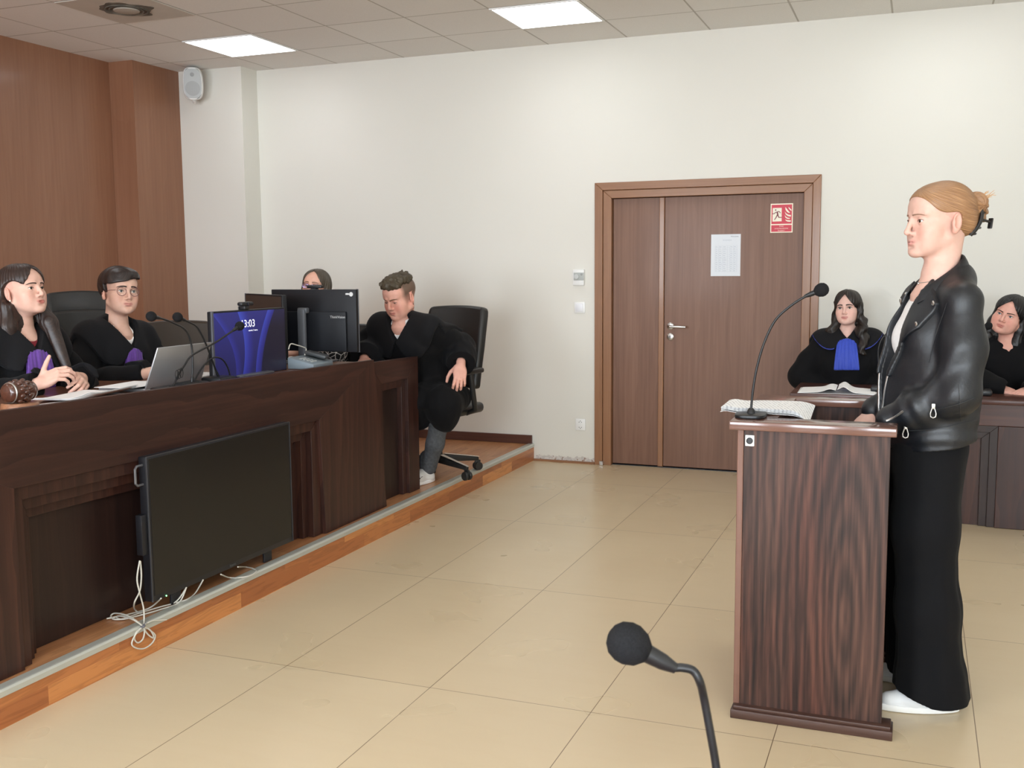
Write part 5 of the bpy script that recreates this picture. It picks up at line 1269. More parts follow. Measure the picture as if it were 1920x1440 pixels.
# ================================================================== the standing witness
def np3(v): return np.array([v[0], v[1], v[2]], float)
def head_matrix(Bi, c, ang, pitch=0.0, roll=0.0, s=1.0):
    """c world centre, ang world heading in degrees from +x; pitch up positive; roll positive tips the head to its right"""
    return Bi @ T_(c) @ RZ_(math.radians(ang-90)) @ RX_(math.radians(pitch)) @ RY_(math.radians(roll)) @ Matrix.Scale(s, 4)
def hair_strands(kind):
    def fn(V):
        x, y, z = V[:, 0], V[:, 1], V[:, 2]
        if kind == 'back':
            c = np.array([0, -.115, .030]); d = np.array([0, .93, .36]); d /= np.linalg.norm(d); e = np.array([0, -d[2], d[1]])
            p = V-c; al = p @ d; a = np.arctan2(p[:, 0], p @ e); return {'strand': a*1.4, 'along': al*6}
        if kind == 'down':
            return {'strand': np.arctan2(y+.02, np.abs(x)+.012)*1.2+np.sign(x)*5+.12*np.sin(z*38), 'along': z*5}
        if kind == 'wavy':
            return {'strand': np.arctan2(y+.02, np.abs(x)+.012)*1.2+np.sign(x)*5+.22*np.sin(z*70+y*30), 'along': z*5}
        if kind == 'side':
            return {'strand': (y*9+z*5+.5*np.sin(x*16)), 'along': x*9}
        return {'strand': x*22+np.sin(z*90+y*60)*1.2, 'along': y*22+z*22}
    return fn
def box_field(lo, hi, vox): return Field(lo, hi, vox)
def ellf(X, Y, Z, c, r):
    p = [X-f32(c[0]), Y-f32(c[1]), Z-f32(c[2])]; k0 = np.sqrt((p[0]/r[0])**2+(p[1]/r[1])**2+(p[2]/r[2])**2); k1 = np.sqrt((p[0]/r[0]**2)**2+(p[1]/r[1]**2)**2+(p[2]/r[2]**2)**2)
    return (k0*(k0-1)/np.maximum(k1, 1e-4)).astype(f32)
def smin(a, b, k): h = np.clip(.5+.5*(b-a)/k, 0, 1); return b*(1-h)+a*h-k*h*(1-h)
def smax(a, b, k): return -smin(-a, -b, k)

def make_witness():
    base = (0.022, 3.74, 0.0); rz = math.radians(113)
    root = thing('person', 'standing woman in black leather jacket and wide black trousers at the lectern', 'person', base, rz)
    B = T_(base) @ RZ_(rz); Bi = B.inverted()
    W = lambda u, v, y: Bi @ bp(u, v, 'y', y)
    Wp = lambda x, y, z: Bi @ Vector((x, y, z))
    HS = 1.10
    hc = bp(1762, 415, 'y', 3.745)
    Mh = head_matrix(Bi, hc, 209, -1, 0, HS)
    hcl = Mh.translation
    nb = np3(hcl)+np.array([-.008, .000, -.180])                      # base of the neck
    sh = {s_: nb+np.array([s_*.158, -.008, -.082]) for s_ in (-1, 1)}
    elb = {-1: np3(W(1795, 738, 3.545)), 1: np3(Wp(.075, 4.02, 1.075))}
    wri = {-1: np3(W(1664, 790, 3.60)), 1: np3(W(1634, 772, 3.89))}
    # ---- body: one continuous surface
    F = Field((-.36, -.30, 0.0), (.34, .42, 1.86), .0024)
    add_head(F, Mh, nose_l=.95, nose_w=.9, short=.006, jaw=.86, slim=.93, chin=1.02, eye_open=.78, lips=.80)
    F.cone(np3(Mh @ Vector((0, -.014, -.050))), nb, .046, .047, .022); F.cone(nb, nb+np.array([0, 0, -.06]), .050, .085, .03)
    F.cone(np3(Mh @ Vector((0, -.040, -.02))), nb+np.array([0, -.012, 0]), .040, .044, .03)
    c0 = nb+np.array([0, 0, -.09])
    F.ell(c0+np.array([0, .0, -.10]), (.135, .092, .15), .04); F.ell(c0+np.array([0, .005, -.30]), (.115, .085, .16), .05); F.ell(np.array([.0, -.015, .92]), (.145, .105, .15), .05)
    for s_ in (-1, 1):
        F.cone(c0+np.array([0, -.01, .02]), sh[s_], .05, .045, .03)
        F.chain([sh[s_], elb[s_], wri[s_]], [.045, .036, .025], .02)
        F.chain([(s_*.085, -.01, .86), (s_*.09, .0, .50), (s_*.098, .012 if s_ < 0 else -.075, .12)], [.078, .052, .036], .03)
    Mw = {1: wrist_frame(elb[1], wri[1], (0, .35, 1), 1, flex=.35), -1: wrist_frame(elb[-1], wri[-1], (0, .35, 1), -1, flex=.30)}
    hand(F, Mw[1], 1, ((.35, .5, .3), (.4, .5, .3), (.45, .5, .3), (.5, .5, .3)), s=.95)
    hand(F, Mw[-1], -1, ((.35, .4, .3), (.4, .4, .3), (.45, .4, .3), (.5, .4, .3)), s=.95)
    base_c = s2l(214, 174, 158)
    V, Q = surface_net(F)
    body = to_mesh('body', V, Q, M['skin'], root, {'tone': skin_tone(V, Mh, HS, base_c, lip=s2l(204, 142, 132), flush=.40)})
    face_parts(F, Mh, root, M['iris_brown'], brow_mat('brow_brown', s2l(138, 106, 88)), gaze=(0, -.05), brow_z=.001, brow_w=.85, eye_open=.78, lash=.35, brow_arch=.003, lash_mat=brow_mat('lash_brown', s2l(84, 60, 50)))
    # ---- hair
    H = box_field((-.11, -.20, -.12), (.11, .12, .14), .0022); X, Y, Z = H.grid()
    sk = ellf(X, Y, Z, (0, -.0150, .038), (.0785, .0945, .0825)); fr = ellf(X, Y, Z, (0, .040, .044), (.066, .048, .053))
    d = smin(sk, fr, .03); d = smin(d, ellf(X, Y, Z, (0, -.070, -.005), (.055, .033, .042)), .03)
    st = np.arctan2(X, (Y+.115)*(-.36)+(Z-.03)*.93)
    d = d+f32(.0007)*np.sin(st*52+vnoise(X*30, Y*30, Z*30, 3)).astype(f32)
    face = ellf(X, Y, Z, (0, .090, -.020), (.110, .068, .094))
    low = np.maximum(-(Z+.012+.55*(Y+.005)), -1)                      # in front of and below the ear: no hair
    front = np.maximum(Y+.012, Z-.012+.0*X)                          # sideburn zone removed
    side = np.maximum(-(Y+.020), Z-(.016+.35*(Y+.02)))               # below the swept line at the temples
    cutp = smin(Y+f32(.030), f32(.024)-f32(.04)*(Y+f32(.02))-Z, .022)                  # ahead of the ear and below a line sloping to the ear
    d = smax(d, -smin(face, -cutp, .030), .004)
    bun = smin(ellf(X, Y, Z, (0, -.118, .052), (.036, .028, .032)), ellf(X, Y, Z, (.004, -.130, .024), (.028, .020, .034)), .012)
    bun = smin(bun, ellf(X, Y, Z, (0, -.100, .032), (.040, .030, .042)), .02)
    bun = bun+f32(.0030)*np.sin((X*60+np.arctan2(Z-.04, Y+.12)*3.0)*3+vnoise(X*40, Y*40, Z*40, 5)).astype(f32)
    H.D = smin(d, bun, .008).astype(f32)
    hm = hair_mat('hair_blonde', s2l(98, 68, 46), s2l(152, 112, 78), s2l(204, 164, 120), .36)
    VH, QH = surface_net(H)
    hair = to_mesh('hair', VH, QH, hm, root, hair_strands('back')(VH), Mh)
    wisps = MB()
    rr = random.Random(3)
    for i in range(26):
        a = rr.uniform(-2.6, 1.2); p0 = Vector((rr.uniform(-.025, .025), -.122, .050)); q = p0+Vector((rr.uniform(-.018, .018), -.026*math.cos(a)-.012, .038*math.sin(a+.9)))
        mdl = (p0+q)/2+Vector((rr.uniform(-.008, .008), rr.uniform(-.01, .004), rr.uniform(-.004, .012)))
        wisps.tube([Mh @ x for x in catmull([p0, mdl, q], 4)], [.0009]*8+[.0004], 5)
    w_ = wisps.build('hair_wisps', plain('hair_blonde_light', s2l(198, 152, 100), .4), hair, 60)
    # claw clip
    cl = MB()
    for s_ in (-1, 1):
        jaw_ = catmull([(s_*.022, -.104, .046), (s_*.036, -.112, .026), (s_*.040, -.108, .0), (s_*.036, -.096, -.026), (s_*.028, -.082, -.044)], 6)
        cl.tube([Mh @ p for p in jaw_], [.0066]*len(jaw_), 8)
        for k in range(5):
            p = jaw_[2+k*5]; cl.tube([Mh @ p, Mh @ Vector((p.x*.55, p.y-.020, p.z)), Mh @ Vector((p.x*.12, p.y-.018, p.z-.003))], [.0045, .0040, .0022], 8)
    cl.box((-.007, -.003, -.016), (.007, .003, .016), .002, Mh @ T_(-.022, -.150, -.010) @ RZ_(.5) @ RX_(.25)).tube([Mh @ Vector(p) for p in ((-.038, -.108, .002), (-.030, -.130, -.002), (-.022, -.150, -.006))], .0045, 8)
    cl.build('hair_claw_clip', plain('clip_black', (.012, .011, .011), .25), root, 40)
    # earring-free ear; necklace
    nk = [nb+np.array([.066*math.sin(a), .052*math.cos(a)+.006, .006-.030*math.cos(a)+.0]) for a in [2*PI*i/40 for i in range(40)]]
    nk = [Vector(p) for p in nk]
    nm = MB()
    def push(p, off):
        for _ in range(6):
            v = float(F.sample(np3(p)[None])[0]); 
            g = np.array([F.sample((np3(p)+e)[None])[0]-F.sample((np3(p)-e)[None])[0] for e in np.eye(3)*.004]); n_ = np.linalg.norm(g)
            if n_ < 1e-6: break
            p = Vector(np3(p)-g/n_*(v-off))
        return p
    nk = [push(p, .0012) for p in nk]
    nm.tube(nk, .0011, 6, closed=True); nm.sphere(push(Vector(nb+np.array([0, .062, -.026])), .003), .0042, u=12, v=8)
    nm.build('necklace', M['steel'], root, 60)
    # ---- t-shirt
    S = Field((-.24, -.22, .86), (.24, .24, 1.5), .004)
    S.ell(c0+np.array([0, .004, -.10]), (.150, .108, .165), .04); S.ell(c0+np.array([0, .012, -.30]), (.135, .105, .18), .05); S.ell((0, -.01, .94), (.165, .125, .12), .05)
    for s_ in (-1, 1): S.ell(c0+np.array([s_*.062, .072, -.125]), (.055, .048, .06), .04); S.cone(c0+np.array([0, -.005, .02]), sh[s_], .055, .05, .03)
    S.ell(nb+np.array([0, .045, .015]), (.075, .075, .075), .012, None, 's')
    X, Y, Z = S.grid(); S.D = np.maximum(S.D, Z-f32(nb[2]-.005))
    mesh_field('t_shirt', S, M['tee'], root)
    # ---- leather jacket
    J = Field((-.40, -.33, .84), (.40, .36, 1.56), .0036)
    zsh = float(sh[1][2])
    J.ell(c0+np.array([0, -.006, -.10]), (.172, .118, .175), .04); J.ell(c0+np.array([0, -.006, -.30]), (.168, .128, .20), .05)
    J.cone(nb+np.array([-.03, -.045, -.015]), nb+np.array([.03, -.045, -.015]), .060, .060, .03)
    for s_ in (-1, 1):
        J.cone(nb+np.array([s_*.03, -.040, -.010]), sh[s_]+np.array([-s_*.015, -.012, .004]), .052, .052, .03)
        J.ell(c0+np.array([s_*.066, .070, -.125]), (.062, .060, .075), .05)
        J.cone(c0+np.array([0, -.012, .030]), sh[s_]+np.array([0, 0, .004]), .058, .056, .03)
        J.cone(np.array([s_*.10, -.01, 1.12]), np.array([s_*.115, -.015, .93]), .105, .115, .06)
    J.cone((0, -.01, 1.10), (0, -.015, .93), .14, .145, .05)
    sl = Field((-.40, -.33, .84), (.40, .36, 1.56), .0036)
    for s_ in (-1, 1):
        sl.chain([sh[s_]+np.array([-s_*.005, 0, .0]), sh[s_]*.5+elb[s_]*.5+np.array([s_*.01, -.008, 0]), elb[s_], elb[s_]*.45+wri[s_]*.55, wri[s_]*.95+elb[s_]*.05], [.055, .066, .067, .060, .047], .03)
    X, Y, Z = J.grid()
    # creases: across the elbow crook and along the upper sleeve
    def arm_fold(s_):
        a, e, w_ = sh[s_], elb[s_], wri[s_]
        dse = np.linalg.norm(e-a); u1 = (e-a)/dse; u2 = (w_-e)/np.linalg.norm(w_-e)
        t1 = (X-f32(e[0]))*f32(u1[0])+(Y-f32(e[1]))*f32(u1[1])+(Z-f32(e[2]))*f32(u1[2])
        t2 = (X-f32(e[0]))*f32(u2[0])+(Y-f32(e[1]))*f32(u2[1])+(Z-f32(e[2]))*f32(u2[2])
        env = np.exp(-((X-f32(e[0]))**2+(Y-f32(e[1]))**2+(Z-f32(e[2]))**2)/f32(.013))
        inner = u2-u1; inner /= np.linalg.norm(inner)
        side = ((X-f32(e[0]))*f32(inner[0])+(Y-f32(e[1]))*f32(inner[1])+(Z-f32(e[2]))*f32(inner[2]))
        wv = vnoise(X*14, Y*14, Z*14, 11+s_, 2)
        f1 = env*np.sin((t2-t1)*f32(62)+wv*1.6)*f32(.0075)*np.clip(.6+side*14, .15, 1.3)
        env2 = np.clip(t2*12, 0, 1)*np.exp(-np.abs(t2-.12)*7)
        f2 = env2*np.sin(t2*f32(95)+wv*2.2)*f32(.0028)
        env3 = np.exp(-((X-f32(a[0]))**2+(Y-f32(a[1]))**2+(Z-f32(a[2]-.10))**2)/f32(.02))
        f3 = env3*vnoise(X*24, Y*24, Z*9, 21+s_, 2)*f32(.004)
        return f1+f2+f3
    for s_ in (-1, 1): sl.D = sl.D+np.where(np.abs(X*s_) >= -10, arm_fold(s_), 0).astype(f32)*np.where(X*s_ > -.02, 1, 0)
    J.D = J.D+(vnoise(X*17, Y*17, Z*7, 31, 3)*.0042).astype(f32)*np.clip((1.40-Z)*5, .2, 1)+(np.abs(np.sin(Z*55+X*9+vnoise(X*8, Y*8, Z*8, 5, 2)))**3*.004*np.clip((1.06-Z)*7, 0, 1)).astype(f32)
    J.D = smin(J.D, sl.D, .020)
    # hem: slopes down toward the front
    J.D = np.maximum(J.D, (f32(.925)-f32(.10)*(Y+.12)*1.9)-Z)
    # front opening and neck opening
    zt = float(nb[2])
    w = np.interp(np.arange(J.n[2])*J.vox+J.lo[2], [.84, 1.02, 1.10, 1.22, zt-.10, zt], [.004, .010, .026, .050, .060, .082]).astype(f32)[None, None, :]
    xo = f32(.012)
    J.D = np.maximum(J.D, -np.maximum(np.abs(X-xo)-w, .02-Y))
    J.ell(nb+np.array([0, .012, .040]), (.074, .072, .085), .012, None, 's')
    J.D = np.maximum(J.D, Z-f32(zt+.055))
    lea, ntl, bl = new_mat('black_leather')
    bl.inputs['Base Color'].default_value = (.0052, .0066, .0094, 1); bl.inputs['Roughness'].default_value = .45; bl.inputs['Specular IOR Level'].default_value = .55
    tcl = ntl.nodes.new('ShaderNodeTexCoord'); vl = ntl.nodes.new('ShaderNodeTexVoronoi'); vl.inputs['Scale'].default_value = 420; ntl.links.new(tcl.outputs['Object'], vl.inputs['Vector'])
    nl_ = ntl.nodes.new('ShaderNodeTexNoise'); nl_.inputs['Scale'].default_value = 35; nl_.inputs['Detail'].default_value = 4; ntl.links.new(tcl.outputs['Object'], nl_.inputs['Vector'])
    b1 = ntl.nodes.new('ShaderNodeBump'); b1.inputs['Strength'].default_value = .18; b1.inputs['Distance'].default_value = .0008; ntl.links.new(vl.outputs['Distance'], b1.inputs['Height'])
    b2 = ntl.nodes.new('ShaderNodeBump'); b2.inputs['Strength'].default_value = .35; b2.inputs['Distance'].default_value = .004; ntl.links.new(nl_.outputs['Fac'], b2.inputs['Height']); ntl.links.new(b1.outputs['Normal'], b2.inputs['Normal']); ntl.links.new(b2.outputs['Normal'], bl.inputs['Normal'])
    M['leather'] = lea
    jk = mesh_field('leather_jacket', J, lea, root)
    zipm = plain('zip_steel', (.55, .54, .52), .3, .9)
    def shell_part(name, region, off, mat, parent, base=J):
        G = base.copy(); G.D = np.maximum(base.D-f32(off), region.astype(f32)); G.D = np.maximum(G.D, -(base.D+f32(.006)))
        return mesh_field(name, G, mat, parent)
    # lapels
    def poly_sdf(pts, A, Bc):
        d = None
        n = len(pts); d = np.full(np.broadcast(A, Bc).shape, 1e9, f32); sgn = np.ones_like(d)
        for i in range(n):
            ax_, ay_ = pts[i]; bx_, by_ = pts[i-1]
            ex_, ey_ = bx_-ax_, by_-ay_; wx, wy = A-f32(ax_), Bc-f32(ay_)
            t = np.clip((wx*ex_+wy*ey_)/(ex_*ex_+ey_*ey_), 0, 1); d = np.minimum(d, (wx-ex_*t)**2+(wy-ey_*t)**2)
            c1, c2, c3 = Bc >= ay_, Bc < by_, ex_*wy > ey_*wx
            fl = (c1 & c2 & c3) | (~c1 & ~c2 & ~c3); sgn = np.where(fl, -sgn, sgn)
        return sgn*np.sqrt(d)
    zt2 = zt
    for s_, pts in ((-1, [(-.062, zt2-.005), (-.150, zt2-.085), (-.128, zt2-.165), (-.072, zt2-.215), (-.045, zt2-.33), (-.030, zt2-.33), (-.042, zt2-.21), (-.045, zt2-.10)]),
                    (1, [(.086, zt2-.005), (.150, zt2-.085), (.132, zt2-.165), (.090, zt2-.215), (.062, zt2-.33), (.050, zt2-.33), (.064, zt2-.21), (.070, zt2-.10)])):
        pd = poly_sdf(pts, X, Z)
        lp = shell_part('lapel', np.maximum(pd+0*Y, .0-Y), .010, lea, jk)
        q = None
        for (px_, pz_) in ((pts[1][0]*.90, pts[1][1]+.0), (pts[2][0]*.93, pts[2][1]+.012)):
            ys = np.linspace(.26, 0, 260); P = np.stack([np.full_like(ys, px_), ys, np.full_like(ys, pz_)], 1); dd = J.sample(P)-.010; k = int(np.argmax(dd < 0))
            MB().lathe([(0, 0), (.0085, 0), (.0085, .002), (.006, .004), (.003, .003), (0, .0035)], 18, T_(px_, ys[k]-.001, pz_) @ RX_(-PI/2)).build('snap_button', M['steel'], lp, 40)
    # zips along both front edges
    def on_jacket(x, z, off=.002, y0=.28):
        ys = np.linspace(y0, -.05, 330); P = np.stack([np.full_like(ys, x), ys, np.full_like(ys, z)], 1); dd = J.sample(P); k = int(np.argmax(dd < off)); return Vector((x, ys[k], z))
    for s_ in (-1, 1):
        P = []
        for z in np.linspace(.93, zt-.20, 24):
            wz = float(np.interp(z, [.84, 1.02, 1.10, 1.22, zt-.10, zt], [.004, .010, .026, .050, .060, .082])); P.append(on_jacket(.012+s_*(wz+.012), z, .0025))
        MB().tube(P, .0036, 6).build('front_zip', zipm, jk, 60)
    # zip pulls: pocket, hem and cuff
    def side_pt(u, v, y): return W(u, v, y)
    def pull(u, v, y, ang=0.0, L=.040, nm_='zip_pull'):
        c = W(u, v, y); g = MB()
        # ring pull lies in the vertical plane facing the camera: use world-aligned frame brought to the body frame
        Mx = Bi @ T_(bp(u, v, 'y', y)) @ RY_(ang)
        g.box((-.006, -.003, -.002), (.006, .003, .014), .002, Mx)
        g.tube([(-.004, 0, 0), (-.0085, 0, -.016), (-.0075, 0, -.026), (0, 0, -.030), (.0075, 0, -.026), (.0085, 0, -.016), (.004, 0, 0)], .0022, 8, Mx)
        return g.build(nm_, zipm, jk, 50)
    def ray_hit(u, v):
        """first hit of a photo ray with the jacket, in body coordinates"""
        o_ = Bi @ Vector((0, 0, CAM_Z)); p1 = Bi @ bp(u, v, 'y', 3.7); d_ = (p1-o_).normalized(); L = (p1-o_).length
        ts = np.linspace(L-.45, L+.4, 700); P = np.array([np3(o_+d_*t) for t in ts]); dd = J.sample(P); ok = dd < .0015
        ins = np.all((P > J.lo) & (P < J.lo+J.vox*(J.n-1)), 1); ok &= ins
        return (o_+d_*ts[int(np.argmax(ok))]-d_*.003) if ok.any() else p1
    def pull_on(u, v, ang=0.0, name_='zip_pull'):
        c = ray_hit(u, v); Mx = T_(c) @ RZ_(-rz) @ RY_(ang); g = MB()
        g.box((-.006, -.004, -.002), (.006, .003, .016), .002, Mx)
        g.tube([(-.004, -.002, 0), (-.0085, -.002, -.016), (-.0075, -.002, -.026), (0, -.002, -.030), (.0075, -.002, -.026), (.0085, -.002, -.016), (.004, -.002, 0)], .0022, 8, Mx)
        return g.build(name_, zipm, jk, 50)
    pull_on(1750, 766); pull_on(1698, 804)
    def line_on(name, pix, r, mat):
        P = [ray_hit(u, v) for u, v in pix]; return MB().tube(catmull(P, 4), r, 6).build(name, mat, jk, 60)
    line_on('cuff_zip', [(1662, 789), (1672, 785), (1682, 779), (1693, 771)], .0038, zipm)
    seam = plain('seam_thread', (.020, .021, .024), .5)
    line_on('pocket_seam', [(1752, 768), (1775, 764), (1800, 757), (1826, 746)], .0010, seam)
    line_on('hem_seam', [(1703, 808), (1740, 806), (1780, 799), (1815, 791), (1832, 787)], .0010, seam)
    line_on('side_seam', [(1797, 720), (1799, 745), (1800, 770), (1802, 790)], .0009, seam)
    line_on('shoulder_seam', [(1775, 568), (1768, 590), (1757, 620), (1748, 650), (1741, 680)], .0009, seam)
    # collar: turned-down band round the neck
    def colf(u, v):
        a = PI-2.55+5.10*u        # from one front edge round the back to the other
        ca, sa = math.cos(a), math.sin(a)
        k = (1-math.cos(a-0))/2       # 1 at the back, 0 in front
        zi_ = zt-.075+.150*k**.6; zo = zi_-.045-.015*k
        rx0, ry0 = .060+.012*(1-k), .056+.040*(1-k)
        if v < .4:
            t = v/.4; return Vector((nb[0]+(rx0-.002+.006*t)*sa, nb[1]-.008+(ry0-.002+.006*t)*ca, zi_-.040*(1-t)))
        t = (v-.4)/.6
        return Vector((nb[0]+(rx0+.006+.034*t**.8)*sa, nb[1]-.008+(ry0+.006+.026*t**.8)*ca, zi_+(zo-zi_)*t+.006*math.sin(PI*t)))
    MB().grid(colf, 48, 14, thick=.004).build('jacket_collar', lea, jk, 60)
    for u_ in (.045,):
        c = colf(u_, .9); MB().sphere(c+Vector((0, .003, .002)), .006, u=12, v=8).build('snap_button', M['steel'], jk, 60)
    # ---- trousers
    Tr = Field((-.34, -.30, .015), (.30, .28, 1.08), .0045)
    Tr.ell((0, -.008, .93), (.160, .118, .16), .03)
    for s_ in (-1, 1):
        off = -.035 if s_ < 0 else -.095
        Tr.chain([(s_*.078, -.006, .88), (s_*.090, .012, .62), (s_*.100, off*.3+.008, .34), (s_*.105, off+.014, .06)], [.112, .100, .096, .112], .05)
        Tr.cone((s_*.105, off+.014, .10), (s_*.105, off+.010, .03), .114, .124, .02)
    X, Y, Z = Tr.grid()
    ang = np.arctan2(Y+.01, np.where(X < 0, X+.095, X-.095))
    fold = (np.sin(ang*5+np.sin(Z*5)*.8+np.where(X < 0, 0, 2.1))*.0035+np.sin(ang*9+1.3+Z*2)*.002)*np.clip((.95-Z)*1.8, 0, 1)
    Tr.D = (Tr.D+fold.astype(f32))
    # hem line: lower at the back, lifted over the instep
    Tr.D = np.maximum(Tr.D, (f32(.040)+np.clip(Y-.02, 0, 1)*f32(.38))-Z)
    pm = plain('black_trousers', (.0042, .0042, .0050), .85, noise=.2, nscale=300, bump=.15, bscale=900, spec=.15, sheen=.02)
    mesh_field('trousers', Tr, pm, root)
    # ---- white sneakers
    wm = plain('white_sneaker', s2l(226, 228, 230), .45, bump=.1, bscale=400)
    def shoe(name, toe_w, heel_w, zfl=0.0, mat=wm, sole=None, stripe=False):
        a = np3(Bi @ Vector(heel_w)); t = np3(Bi @ Vector(toe_w)); d = t-a; L = np.linalg.norm(d); yv_ = d/L; xv = np.cross(yv_, [0, 0, 1]); 
        Mx = Matrix(((xv[0], yv_[0], 0, a[0]), (xv[1], yv_[1], 0, a[1]), (xv[2], yv_[2], 1, a[2]), (0, 0, 0, 1)))
        return sneaker(Mx, L, root, mat)
    shoe('sneaker', (-.092, 3.585, 0), (.172, 3.655, 0)); shoe('sneaker', (-.125, 3.86, 0), (.14, 3.86, 0))
    return root
def sneaker(Mx, L, parent, mat, marks=False):
    s = L/.275
    G = Field((-.06, -.02, -.002), (.06, .295, .12), .0028)
    G.cone((0, .045, .034), (0, .15, .036), .036, .040, .02); G.cone((0, .15, .034), (.002, .225, .026), .040, .032, .02)
    G.cone((0, .05, .04), (0, .06, .085), .034, .036, .02); G.cone((0, .09, .07), (0, .18, .045), .026, .022, .02)
    G.ell((0, .06, .105), (.030, .040, .025), .006, None, 's')
    X, Y, Z = G.grid(); G.D = np.maximum(G.D, f32(.016)-Z)
    up = mesh_field('sneaker', G, mat, parent, M=Mx @ Matrix.Scale(s, 4))
    o_ = []
    for k in range(48):
        a = 2*PI*k/48; yy_ = .135+.138*math.cos(a); wdt = (.034+.010*math.sin(min(1, max(0, yy_/.27))*PI*.9)**1)*math.copysign(abs(math.sin(a))**.75, math.sin(a)); o_.append((wdt, yy_))
    MB().prism(o_, .001, .024, 'z', .005, M=Mx @ Matrix.Scale(s, 4)).build('sole', plain('sneaker_sole', s2l(236, 236, 234), .5), up, 40)
    lc = MB()
    for k in range(5):
        yk = .115+.020*k
        zk = .090-.0110*k
        lc.tube([(-.024, yk, zk-.006), (-.010, yk+.004, zk+.004), (.010, yk-.004, zk+.004), (.024, yk, zk-.006)], .0028, 6, Mx @ Matrix.Scale(s, 4))
    lc.build('laces', plain('white_laces', s2l(206, 208, 210), .7), up, 60)
    if marks:
        for sd in (-1, 1):
            MB().prism([(.130, .030), (.150, .030), (.165, .055), (.150, .058)], sd*.0385, sd*.0405, 'x', M=Mx @ Matrix.Scale(s, 4)).prism([(.155, .028), (.163, .028), (.178, .050), (.170, .053)], sd*.0385, sd*.0400, 'x', M=Mx @ Matrix.Scale(s, 4)).build('side_stripe', M['black_plastic'], up)
            MB().prism([(.020, .060), (.045, .060), (.050, .085), (.018, .088)], sd*.034, sd*.0365, 'x', M=Mx @ Matrix.Scale(s, 4)).build('heel_patch', M['black_plastic'], up)
    return up
make_witness()
